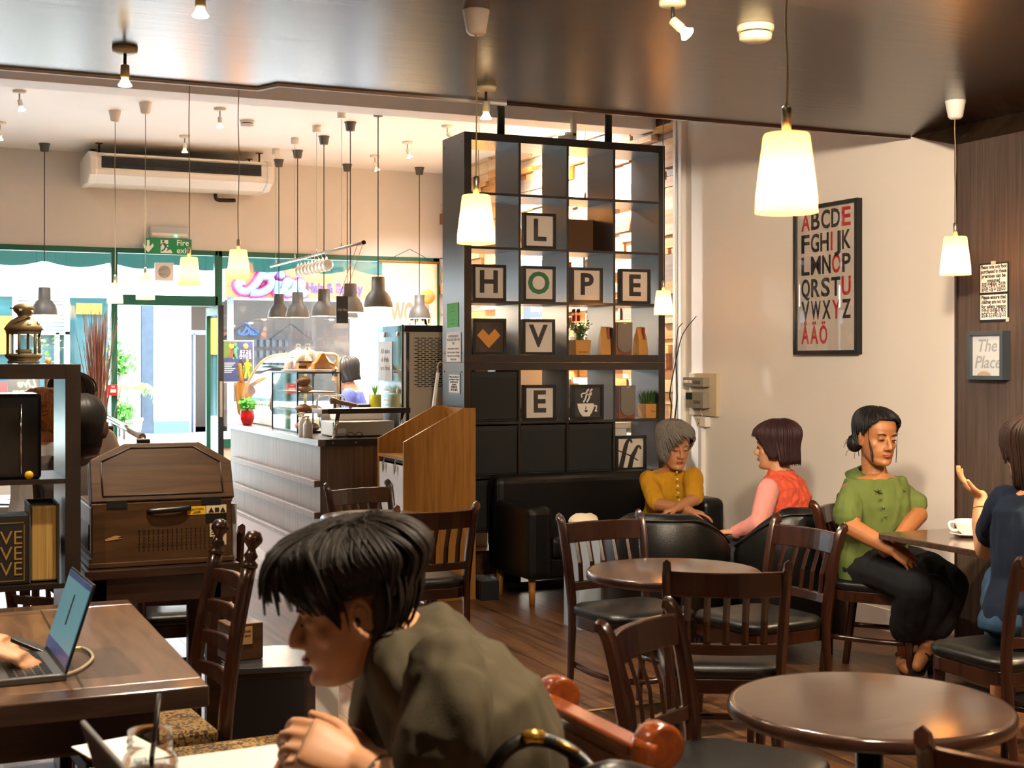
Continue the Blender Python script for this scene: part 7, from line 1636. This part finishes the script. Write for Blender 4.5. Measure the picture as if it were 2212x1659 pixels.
# ---- lady in the coral vest
e = E('person', 'lady with a brown bob in a coral vest and pink sleeves, seen from behind', 'person', (PX(1690, 1100, d=7.25).x, PX(1690, 1100, d=7.25).y, 0))
f = (RT*-.86+FW*.42-UP*.05).normalized(); hc = PX(1677, 962, d=7.32); MH = head_mat(hc, f, UP, 1.06); b = nb(); head_bm(b, MH, .8); Nb = PX(1688, 1024, d=7.3); Hp = PX(1700, 1195, d=7.28); Rv = (FW*.88+RT*.45).normalized()
limb(b, [hc-UP*.05, Nb-UP*.01], [.05, .06]); loft(b, torso_secs(Hp, Nb, Rv, .95))
A1, A2, A3 = PX(1660, 1058, d=7.12), PX(1641, 1128, d=7.05), PX(1590, 1150, d=7.2); B1, B2, B3 = PX(1722, 1060, d=7.5), PX(1700, 1130, d=7.6), PX(1620, 1150, d=7.5)
for q in ((A1, A2, A3), (B1, B2, B3)): limb(b, [q[0], (q[0]+q[1])/2, q[1]], [.048, .045, .038]); limb(b, [q[1], (q[1]+q[2])/2, q[2]], [.038, .034, .026])
hand(b, A3, RT*-1, UP*-1, FW, .3, .92); hand(b, B3, RT*-1, UP*-1, FW*-1, .3, .92)
for s in (-1, 1):
    h0 = Hp+Rv*s*.085; K = h0-RT*.40+FW*.1; limb(b, [h0, K], [.08, .058]); limb(b, [K, Vector((K.x, K.y, .09))], [.055, .035]); limb(b, [Vector((K.x, K.y, .04)), Vector((K.x, K.y, .035))-RT*.15], [.036, .03])
b = fuse(b, .006, 2); mk('body', b, M['skin'], e, world=True, smooth=True, recalc=False); face_bits(e, MH)
b = nb()
for q in ((A1, A2, A3), (B1, B2, B3)): limb(b, [q[0]-UP*.0, (q[0]+q[1])/2, q[1]], [.062, .058, .05]); limb(b, [q[1], (q[1]+q[2])/2, q[2]], [.05, .044, .036])
cloth('pink_sleeves', b, fabric('pink_cotton', '#d98f86'), e, .007, 4, .005)
b = nb(); loft(b, torso_secs(Hp, Nb, Rv, .97, None, .175, grow=.026)[:-1]+[(Nb+UP*.0, Rv, Rv.cross(UP), .082, .075), (Nb+UP*.022, Rv, Rv.cross(UP), .074, .068)]); cloth('vest', b, fabric('coral_quilting', '#d0543a', .7, .15), e, .006, 2, .008, 34, (1, 1, 1))
b = nb()
for s in (-1, 1): h0 = Hp+Rv*s*.085; K = h0-RT*.40+FW*.1; limb(b, [h0, K], [.095, .07]); limb(b, [K, Vector((K.x, K.y, .12))], [.066, .052])
cloth('trousers', b, fabric('dark_grey_trousers', '#2a2a2e'), e, .01)
def zp(ph):
    a = (ph+math.pi) % (2*math.pi)-math.pi; d_ = math.degrees(abs(a)); return .05 if d_ < 40 else (.05-(d_-40)*.0026 if d_ < 78 else (-.065 if d_ < 100 else -.095))
hair(e, MH, mat('dark_auburn_hair', '#33191a', .5, spec=.4), zp, .019, 500, .0025, True, .116, .012, .12, 4, .0025)

# ---- woman in the green shirt
e = E('person', 'woman with dark pinned up hair in a green short sleeved shirt and black skirt', 'person', (PX(1895, 1300, d=6.5).x, PX(1895, 1300, d=6.5).y, 0))
f = (RT*.34-FW*.93-UP*.10).normalized(); hc = PX(1893, 943, d=6.45); MH = head_mat(hc, f, UP+RT*.05, 1.08); b = nb(); head_bm(b, MH, .8); Nb = PX(1890, 1022, d=6.5); Hp = PX(1893, 1215, d=6.52); Rv = (RT*-.86-FW*.5).normalized()
limb(b, [hc-UP*.06+FW*.02-RT*.015, (hc+Nb)/2-RT*.012+FW*.02, Nb-UP*.015], [.05, .05, .062]); loft(b, torso_secs(Hp, Nb, Rv, .98, None, .18))
A1, A2, A3 = PX(1838, 1062, d=6.41), PX(1838, 1138, d=6.30), PX(1925, 1187, d=6.12); B1, B2, B3 = PX(1944, 1060, d=6.61), PX(1984, 1112, d=6.52), PX(1942, 1160, d=6.22)
for q in ((A1, A2, A3), (B1, B2, B3)): limb(b, [q[0], (q[0]+q[1])/2, q[1]], [.048, .048, .045]); limb(b, [q[1], (q[1]+q[2])/2, q[2]], [.045, .041, .029])
hand(b, A3, RT*.85-UP*.5-FW*.1, FW*.6-UP*.5, UP, .3, 1.0, .25); hand(b, B3, RT*-.35-UP*.8-FW*.2, FW*.7-RT*.4, RT*-.8+UP*.4, .75, .98)
K1, K2 = PX(2055, 1262, d=6.28), PX(1975, 1268, d=6.12); F1, F2 = PX(2000, 1398, d=6.30), PX(1954, 1418, d=6.44)
for K, F_, s in ((K1, F1, -1), (K2, F2, 1)):
    h0 = Hp-UP*.02+Rv*s*.08; limb(b, [h0, (h0+K)/2+UP*.02, K], [.09, .08, .06]); limb(b, [K, (K+F_)/2+FW*.02, F_], [.056, .050, .034])
T1, T2 = PX(1982, 1440, d=6.2), PX(1948, 1446, d=6.3)
limb(b, [F1-UP*.01, (F1+T1)/2, T1], [.034, .034, .026]); limb(b, [F2-UP*.02, (F2+T2)/2-UP*.01, PX(1962, 1447, d=6.28)], [.036, .034, .028])
b = fuse(b, .0055, 2); mk('body', b, mat('tan_skin', '#935f38', .5, var=.1, vscale=14), e, world=True, smooth=True, recalc=False); face_bits(e, MH, False, '#17100c', mat('muted_lips', '#8c4636', .5))
b = nb(); S = torso_secs(Hp-UP*.05, Nb, Rv, 1.0, None, .176, grow=.022); S[0] = (S[0][0]-UP*.03, Rv, S[0][2], .19, .15); S[1] = (S[1][0], Rv, S[1][2], .195, .155); S[-2] = (Nb-UP*.020, Rv, S[-2][2], .178, .092); S[-1] = (Nb-UP*.022, Rv, S[-1][2], .085, .075); loft(b, S)
for q, k in (((A1, A2, A3), .70), ((B1, B2, B3), .62)): m_ = q[0]+(q[1]-q[0])*k; o_ = RT*(-.012 if q[0] is A1 else .008); limb(b, [q[0], (q[0]+m_)/2+o_, m_+o_*1.4], [.050, .060, .070])
gm_ = fabric('green_linen', '#525f2e', .85, .08); cloth('shirt', b, gm_, e, .006, 4, .009, 17, (1, 1, .5))
b = nb(); fr = Rv.cross(UP).normalized(); fr = fr if fr.dot(FW) < 0 else -fr
for s in (-1, 1):
    b = nb(); ins, out = [], []
    for i in range(9):
        a = R(175-i*17.5); kx, kf = math.sin(a)*s, math.cos(a)*-1; t = i/8
        kf = math.cos(a)
        ins.append(Nb+Rv*kx*.078-fr*-.080*kf+UP*(.034-.065*t**1.5)); out.append(Nb+Rv*kx*.132-fr*-.150*kf+UP*(.008-.088*t**1.3))
    for i in range(8): quad(b, (ins[i], ins[i+1], out[i+1], out[i]))
    bmesh.ops.remove_doubles(b, verts=b.verts, dist=1e-5); o_ = mk('collar', b, gm_, e, world=True, smooth=True); sm = o_.modifiers.new('s', 'SOLIDIFY'); sm.thickness = .006
for k in range(4):
    c_ = PX(1899+k*4.5, 1058+k*19, d=6.355-.004*k); b = nb(); ell(b, c_, .007, 10); mk('button', b, mat('green_button', '#4a5a22', .4), e, world=True)
b = nb(); loft(b, torso_secs(Hp-UP*.04, Hp+UP*.18, Rv, 1.02, None, grow=.02)[:4])
for K, F_, s, k in ((K1, F1, -1, .62), (K2, F2, 1, .58)): h0 = Hp-UP*.02+Rv*s*.08; limb(b, [h0, (h0+K)/2+UP*.02, K], [.11, .105, .085]); limb(b, [K, K+(F_-K)*k*.5, K+(F_-K)*k], [.084, .088, .085])
limb(b, [(K1+K2)/2-UP*.03, ((K1+K2)/2+(F1+F2)/2)/2-UP*.02], [.09, .08]); cloth('skirt', b, fabric('black_cloth', '#14161a'), e, .008, 5, .008, 14)
for nm, F_, T_ in (('sandal', F1, T1), ('sandal', F2, PX(1962, 1447, d=6.28))):
    b = nb(); dv = (T_-F_).normalized(); s_ = dv.cross(UP).normalized(); nd = dv.cross(s_).normalized(); nd = nd if nd.z < 0 else -nd
    loft(b, [(F_-dv*.03+nd*.036, s_, nd, .03, .008), ((F_+T_)/2+nd*.036, s_, nd, .036, .008), (T_+dv*.02+nd*.03, s_, nd, .030, .008)], 12); tube(b, [(F_+T_)/2+s_*.038*math.cos(R(a))-nd*.040*math.sin(R(a))+nd*.02 for a in range(0, 181, 20)], .008, 6, sx=1.6); tube(b, [F_+s_*.036*math.cos(R(a))-dv*.02+(dv*.04)*math.sin(R(a)) for a in range(0, 361, 30)], .006, 6); mk(nm, b, M['leather'], e, world=True)
def zg(ph):
    d_ = math.degrees(abs((ph+math.pi) % (2*math.pi)-math.pi)); return .080 if d_ < 30 else (.080-(d_-30)*.0010 if d_ < 60 else (.05-(d_-60)*.0022 if d_ < 84 else (.004 if d_ < 104 else -.055)))
def bun(b, rn):
    ell(b, (.045, -.09, -.045), (.036, .036, .040), 16)
    for k in range(12): a = rn.uniform(0, 6.28); q = Vector((.045+.034*math.cos(a), -.09, -.045+.038*math.sin(a))); tube(b, smooth_path([q, q+Vector((.008*math.cos(a), -.01, .008*math.sin(a)-.008)), q+Vector((.014*math.cos(a), -.01, .01*math.sin(a)-.025))]), .0011, 4)
    for s in (-1, 1):
        for k in range(6): tube(b, smooth_path([skull(.05, s*1.1, .01), skull(.0, s*1.05, .012), skull(-.06, s*1.0+rn.uniform(-.1, .1), .012), skull(-.1, s*1.0+rn.uniform(-.15, .1), .018)]), .0013, 4)
hair(e, MH, mat('black_hair', '#0d0b0d', .5, spec=.35), zg, .014, 420, .0020, False, .116, .004, .12, 14, .003, extra=bun)

# ---- woman in navy at the right edge
e = E('person', 'woman in navy at the right edge resting her elbow and raising an open hand', 'person', (3.68, 3.85, 0))
f = (RT*-.45+FW*.88-UP*.05).normalized(); hc = PX(2236, 978, d=5.08); MH = head_mat(hc, f, UP, 1.06); b = nb(); head_bm(b, MH, .9); Nb = PX(2245, 1052, d=5.05); Hp = PX(2222, 1332, d=4.97); Rv = (RT*.9+FW*.42).normalized()
limb(b, [hc-UP*.05, Nb-UP*.01], [.05, .06]); loft(b, torso_secs(Hp, Nb, Rv, .95))
A1, A2, A3 = PX(2172, 1085, d=5.06), PX(2128, 1188, d=5.34), PX(2119, 1072, d=5.42); B1, B2, B3 = PX(2330, 1090, d=5.1), PX(2340, 1200, d=5.3), PX(2215, 1180, d=5.55)
for q in ((A1, A2, A3), (B1, B2, B3)): limb(b, [q[0], (q[0]+q[1])/2, q[1]], [.052, .047, .038])
limb(b, [A2, (A2+A3)/2-RT*.004, A3], [.040, .040, .026]); limb(b, [B2, (B2+B3)/2, B3], [.04, .035, .027])
hand(b, A3, RT*-.72+UP*.62+FW*.1, UP*.75+RT*.3-FW*.2, RT*.3+UP*.7-FW*.6, .22, .98, .3, .4); hand(b, B3, RT*-.9+FW*.2, UP*-1, FW, .3, .95)
K = PX(2168, 1262, d=5.12); F_ = PX(2158, 1500, d=5.35); h0 = Hp-Rv*.08; limb(b, [h0, (h0+K)/2, K], [.085, .078, .06]); limb(b, [K, (K+F_)/2+RT*.012, F_], [.056, .052, .034]); F0 = Vector((F_.x, F_.y, .05)); limb(b, [F_, F0], [.034, .034]); limb(b, [F0, F0+FW*.15-UP*.015], [.036, .03])
K3 = K+Rv*.2; limb(b, [Hp+Rv*.08, K3], [.085, .06]); F3 = Vector((K3.x, K3.y, .05)); limb(b, [K3, F3], [.056, .035]); limb(b, [F3, F3+FW*.15], [.036, .03])
b = fuse(b, .005, 2); mk('body', b, M['skin'], e, world=True, smooth=True, recalc=False); face_bits(e, MH)
b = nb(); loft(b, torso_secs(Hp-UP*.02, Nb, Rv, .98, None, .18, grow=.018)[:-1]+[(Nb-UP*.01, Rv, Rv.cross(UP), .078, .072)])
for q, k in (((A1, A2, A3), .62), ((B1, B2, B3), .6)): m_ = q[0]+(q[1]-q[0])*k; limb(b, [q[0], (q[0]+m_)/2, m_], [.066, .066, .064])
cloth('t_shirt', b, fabric('navy_cotton', '#141f33'), e, .006, 4, .006, 18)
b = nb(); loft(b, torso_secs(Hp-UP*.04, Hp+UP*.18, Rv, 1.0, None, grow=.02)[:4]); Fm = K+(F_-K)*.66
limb(b, [h0, (h0+K)/2, K], [.10, .095, .076]); limb(b, [K, (K+Fm)/2+RT*.02, Fm+RT*.03], [.078, .085, .09]); limb(b, [Hp+Rv*.08, K3], [.1, .076]); limb(b, [K3, K3-UP*.3], [.076, .085])
cloth('skirt', b, fabric('denim_blue', '#2c4863'), e, .007, 4, .012, 13, (1, 1, .25))
b = nb(); dw = (A2-A3).normalized(); c_ = A3+dw*.05; s_ = dw.cross(FW).normalized(); t_ = dw.cross(s_); tube(b, [c_+(s_*math.cos(R(a))+t_*math.sin(R(a)))*.034 for a in range(0, 361, 15)], .0022, 6); mk('bracelet', b, mat('gold', '#e0b44a', .2, 1.0), e, world=True)
hair(e, MH, mat('chestnut_hair', '#2e1a12', .5, spec=.4), lambda ph: (.05 if abs((ph+math.pi) % (2*math.pi)-math.pi) < .7 else (-.02 if abs((ph+math.pi) % (2*math.pi)-math.pi) < 1.35 else -.125)), .022, 320, .004, True, .116, .02, .08, 21, .0025)

# ---- person behind the counter
def simple(label, hpx, hd, f, Npx, Hpx, Rv, hairm, zf, top_m, skin, seed=1, scale=1.05, infl=.02, sl=.004, loc=None, arms=None, strands=160, glasses=False, extra=None, stand=False, hang=False, cloth_name='shirt', legs=True):
    hc = PX(hpx[0], hpx[1], d=hd); Nb = PX(Npx[0], Npx[1], d=Npx[2]); Hp = PX(Hpx[0], Hpx[1], d=Hpx[2]); Rv = Rv.normalized(); e = E('person', label, 'person', (Hp.x, Hp.y, .18 if stand else 0)); MH = head_mat(hc, f, UP, scale)
    b = nb(); head_bm(b, MH, .9); limb(b, [hc-UP*.05, Nb-UP*.01], [.052, .062]); loft(b, torso_secs(Hp, Nb, Rv, .95)); fr = Rv.cross(UP).normalized(); fr = -fr
    fr = Rv.cross(UP).normalized(); fr = fr if fr.dot(Vector(f)) > 0 else -fr; AA = []
    for s in (-1, 1):
        q0 = Nb+Rv*s*.165-UP*.06; q1 = q0-UP*.24+fr*.06+Rv*s*.03; q2 = q1+fr*.22-Rv*s*.05-UP*.02; AA.append((q0, q1, q2)); limb(b, [q0, (q0+q1)/2, q1], [.05, .046, .038]); limb(b, [q1, (q1+q2)/2, q2], [.038, .034, .026]); hand(b, q2, fr-UP*.1, UP*-1, -Rv*s, .35, .95)
        h0 = Hp+Rv*s*.085
        if stand: K = h0-UP*(h0.z-.18)*.5; limb(b, [h0, K], [.08, .055]); limb(b, [K, Vector((K.x, K.y, .25))], [.053, .036]); limb(b, [Vector((K.x, K.y, .225)), Vector((K.x, K.y, .22))+fr*.15], [.036, .03])
        else: K = h0+fr*.4; limb(b, [h0, K], [.08, .058]); limb(b, [K, Vector((K.x, K.y, .08))], [.055, .036]); limb(b, [Vector((K.x, K.y, .04)), Vector((K.x, K.y, .035))+fr*.15], [.036, .03])
    b = fuse(b, .008, 2); mk('body', b, skin, e, world=True, smooth=True, recalc=False); face_bits(e, MH)
    b = nb(); loft(b, torso_secs(Hp, Nb, Rv, .97, None, .18, grow=.02)[:-1]+[(Nb-UP*.01, Rv, fr, .08, .074)])
    for q in AA: limb(b, [q[0], q[1]], [.064, .056]); limb(b, [q[1], q[1]+(q[2]-q[1])*.5], [.054, .048])
    cloth(cloth_name, b, top_m, e, .008, 4, .006)
    b = nb(); loft(b, torso_secs(Hp-UP*.04, Hp+UP*.18, Rv, 1.0, None, grow=.02)[:4])
    for s in (-1, 1):
        h0 = Hp+Rv*s*.085
        if stand: limb(b, [h0, Vector((h0.x, h0.y, .28))], [.10, .065])
        else: K = h0+fr*.4; limb(b, [h0, K], [.097, .072]); limb(b, [K, Vector((K.x, K.y, .12))], [.068, .055])
    cloth('trousers', b, fabric('charcoal_trousers', '#26262a'), e, .012)
    hair(e, MH, hairm, zf, infl, strands, sl, hang, .116, .012, .15, seed, .003 if strands else .0007, extra=extra)
    if glasses:
        b = nb()
        for s in (-1, 1): tube(b, [MH @ Vector((s*.033+.022*math.cos(R(a)), .098, -.004+.018*math.sin(R(a)))) for a in range(0, 361, 30)], .002, 6); tube(b, [MH @ Vector(q) for q in ((s*.055, .096, .0), (s*.077, .05, .004), (s*.08, -.01, .002))], .002, 6)
        mk('eyeglasses', b, M['dkmetal'], e, world=True)
    return e
def curls(b, rn):
    for k in range(150):
        ph = rn.uniform(-math.pi, math.pi); ph = math.copysign(max(.8, abs(ph)), ph); z = rn.uniform(-.07, .1); c = scalp(z, ph, .026); n_ = (c-Vector((0, -.01, 0))).normalized(); u = n_.orthogonal().normalized(); v = n_.cross(u); r_ = rn.uniform(.009, .015); t0 = rn.uniform(0, 6)
        tube(b, [c+n_*(.002+.0012*i)+(u*math.cos(t0+i*.9)+v*math.sin(t0+i*.9))*r_*(1-.04*i) for i in range(11)], .0034, 5)
bob = lambda ph: (.06 if abs((ph+math.pi) % (2*math.pi)-math.pi) < .6 else (.0 if abs((ph+math.pi) % (2*math.pi)-math.pi) < 1.2 else -.075))
cropped = lambda ph: (.07 if abs((ph+math.pi) % (2*math.pi)-math.pi) < .7 else (.02 if abs((ph+math.pi) % (2*math.pi)-math.pi) < 1.5 else -.075))
short = lambda ph: (.075 if abs((ph+math.pi) % (2*math.pi)-math.pi) < .6 else (.03 if abs((ph+math.pi) % (2*math.pi)-math.pi) < 1.2 else -.055))
simple('person with short dark hair in a blue top behind the service counter', (745, 806), 11.75, RT*-.95-FW*.1-UP*.2, (758, 838, 11.75), (770, 975, 11.8), FW, mat('dark_blue_grey_hair', '#23272f', .45), bob, fabric('blue_cotton', '#5566c0'), M['skin_pale'], 31, 1.05, .022, hang=True, stand=True)
simple('man with cropped dark hair and a brown jacket behind the record player', (180, 922), 5.75, RT*-.12+FW*.99-UP*.05, (178, 985, 5.8), (180, 1240, 5.7), RT*.97-FW*.2, mat('cropped_black_hair', '#15110f', .55), cropped, fabric('brown_jacket', '#3b322d'), M['skin_dark'], 33, 1.16, .007, .003, strands=0, cloth_name='jacket')
simple('person with dark hair in a cream shirt beyond the man in the brown jacket', (158, 862), 7.6, RT*.4+FW*.9, (178, 925, 7.65), (178, 1110, 7.6), RT*.9-FW*.4, mat('dark_plum_hair', '#1e1216', .5), short, fabric('cream_shirt', '#cfc8ba'), M['skin_dark'], 35, 1.12, .02)
simple('woman with curly auburn hair and glasses in a white shirt, seen through the bookcase', (110, 900), 6.9, RT*.75+FW*.66-UP*.1, (92, 950, 6.95), (80, 1150, 6.9), RT*.66-FW*.75, mat('curly_auburn_hair', '#a8642f', .55, var=.4, vscale=70), bob, fabric('white_shirt', '#d9d7d2'), M['skin'], 37, 1.02, .026, .0065, strands=200, glasses=True, extra=curls)
# ---- hand of the laptop user at the left edge
e = E('person', 'laptop user at the left edge, only a hand over the keyboard in view', 'person', (PX(-330, 1400, d=3.3).x, PX(-330, 1400, d=3.3).y, 0)); b = nb()
hc = PX(-430, 1060, d=3.35); MH = head_mat(hc, RT*.9+UP*-.3, UP, 1.05); head_bm(b, MH); Nb = PX(-450, 1170, d=3.35); Hp = PX(-500, 1640, d=3.35); limb(b, [hc-UP*.05, Nb], [.055, .065]); loft(b, torso_secs(Hp, Nb, FW*-1, .95))
A1, A2, A3 = Nb-FW*.18-UP*.07, PX(-290, 1460, d=3.15), PX(-22, 1404, d=3.28); B1, B2, B3 = Nb+FW*.18-UP*.07, PX(-280, 1440, d=3.6), PX(-60, 1378, d=3.5)
for q in ((A1, A2, A3), (B1, B2, B3)): limb(b, [q[0], q[1]], [.052, .042]); limb(b, [q[1], (q[1]+q[2])/2, q[2]], [.042, .036, .027])
hand(b, B3, RT*.98-UP*.12, UP*-1, FW*-1, .32, 1.02, .2); hand(b, A3, RT*.95-UP*.25, UP*-1, FW, .3, 1.0)
for s in (-1, 1): h0 = Hp+FW*s*.09; K = h0+RT*.4; limb(b, [h0, K], [.085, .06]); limb(b, [K, Vector((K.x, K.y, .05))], [.056, .036]); limb(b, [Vector((K.x, K.y, .04)), Vector((K.x, K.y, .035))+RT*.16], [.036, .03])
b = fuse(b, .006, 2); mk('body', b, M['skin'], e, world=True, smooth=True, recalc=False)
b = nb(); loft(b, torso_secs(Hp, Nb, FW*-1, .97, None, grow=.02)[:-1]+[(Nb-UP*.01, FW, RT, .08, .075)])
for q in ((A1, A2, A3), (B1, B2, B3)): limb(b, [q[0], q[1]], [.065, .055]); limb(b, [q[1], q[1]+(q[2]-q[1])*.5], [.053, .045])
cloth('jumper', b, fabric('dark_jumper', '#23252b'), e, .01)
hair(e, MH, hm, short, .02, 80, .004, False)
p = PX(64, 1388, d=3.47); b = nb(); prism(b, rrect(.035, .10, .008), .010, T(p.x, p.y, p.z-.012) @ RZ(60) @ RX(20)); tag(mk('mobile_phone', b, M['black'], None, bev=.002), 'dark phone held in the hand over the laptop keyboard', 'phone')
# ------------------------------------------------------------------ pieces of parts hang under their part
SUBP = {'lid_groove': 'lid', 'lid_edge': 'lid', 'screen': 'lid', 'screen_bars': 'screen', 'screen_figure': 'screen', 'keys': 'keyboard_base', 'trackpad': 'keyboard_base', 'button': ('cardigan', 'shirt'), 'collar': 'shirt', 'watch_case': 'watch_strap',
        'vent_hole': 'cabinet', 'side_panel': None, 'cassette_door': None, 'handle_recess': 'cabinet', 'pane': 'frame', 'meter_display': 'meter_box', 'breaker_switch': 'fuse_box', 'socket_hole': 'face_plate', 'indicator': 'housing', 'gold_border': 'block', 'gold_lettering': 'block',
        'piping': 'shell_back', 'edge_band': 'table_top', 'tag_lettering': 'tag', 'badge_lettering': 'badge', 'screw': 'end_trim', 'vent_slot': 'cabinet', 'bulb_face': 'bulb', 'star_cutout': 'roof', 'notice_lettering': 'notice_paper', 'base_letter': 'mug_body', 'small_cup_print': 'cup_print', 'rim_band': 'box_body', 'neck_band': 'bottle_body', 'pump': None}
def bname(o): return o.name.rsplit('.', 1)[0] if o.name[-4:-3] == '.' else o.name
for root in [o for o in COL.objects if o.parent is None and o.type == 'EMPTY']:
    kids = {}
    for c in root.children: kids.setdefault(bname(c), []).append(c)
    for n_, par in SUBP.items():
        for c in kids.get(n_, []):
            for q in (par if isinstance(par, tuple) else (par,)):
                if q and q in kids and kids[q][0].parent in (root,) and n_ != 'screen_bars' and n_ != 'screen_figure': c.parent = kids[q][0]; break
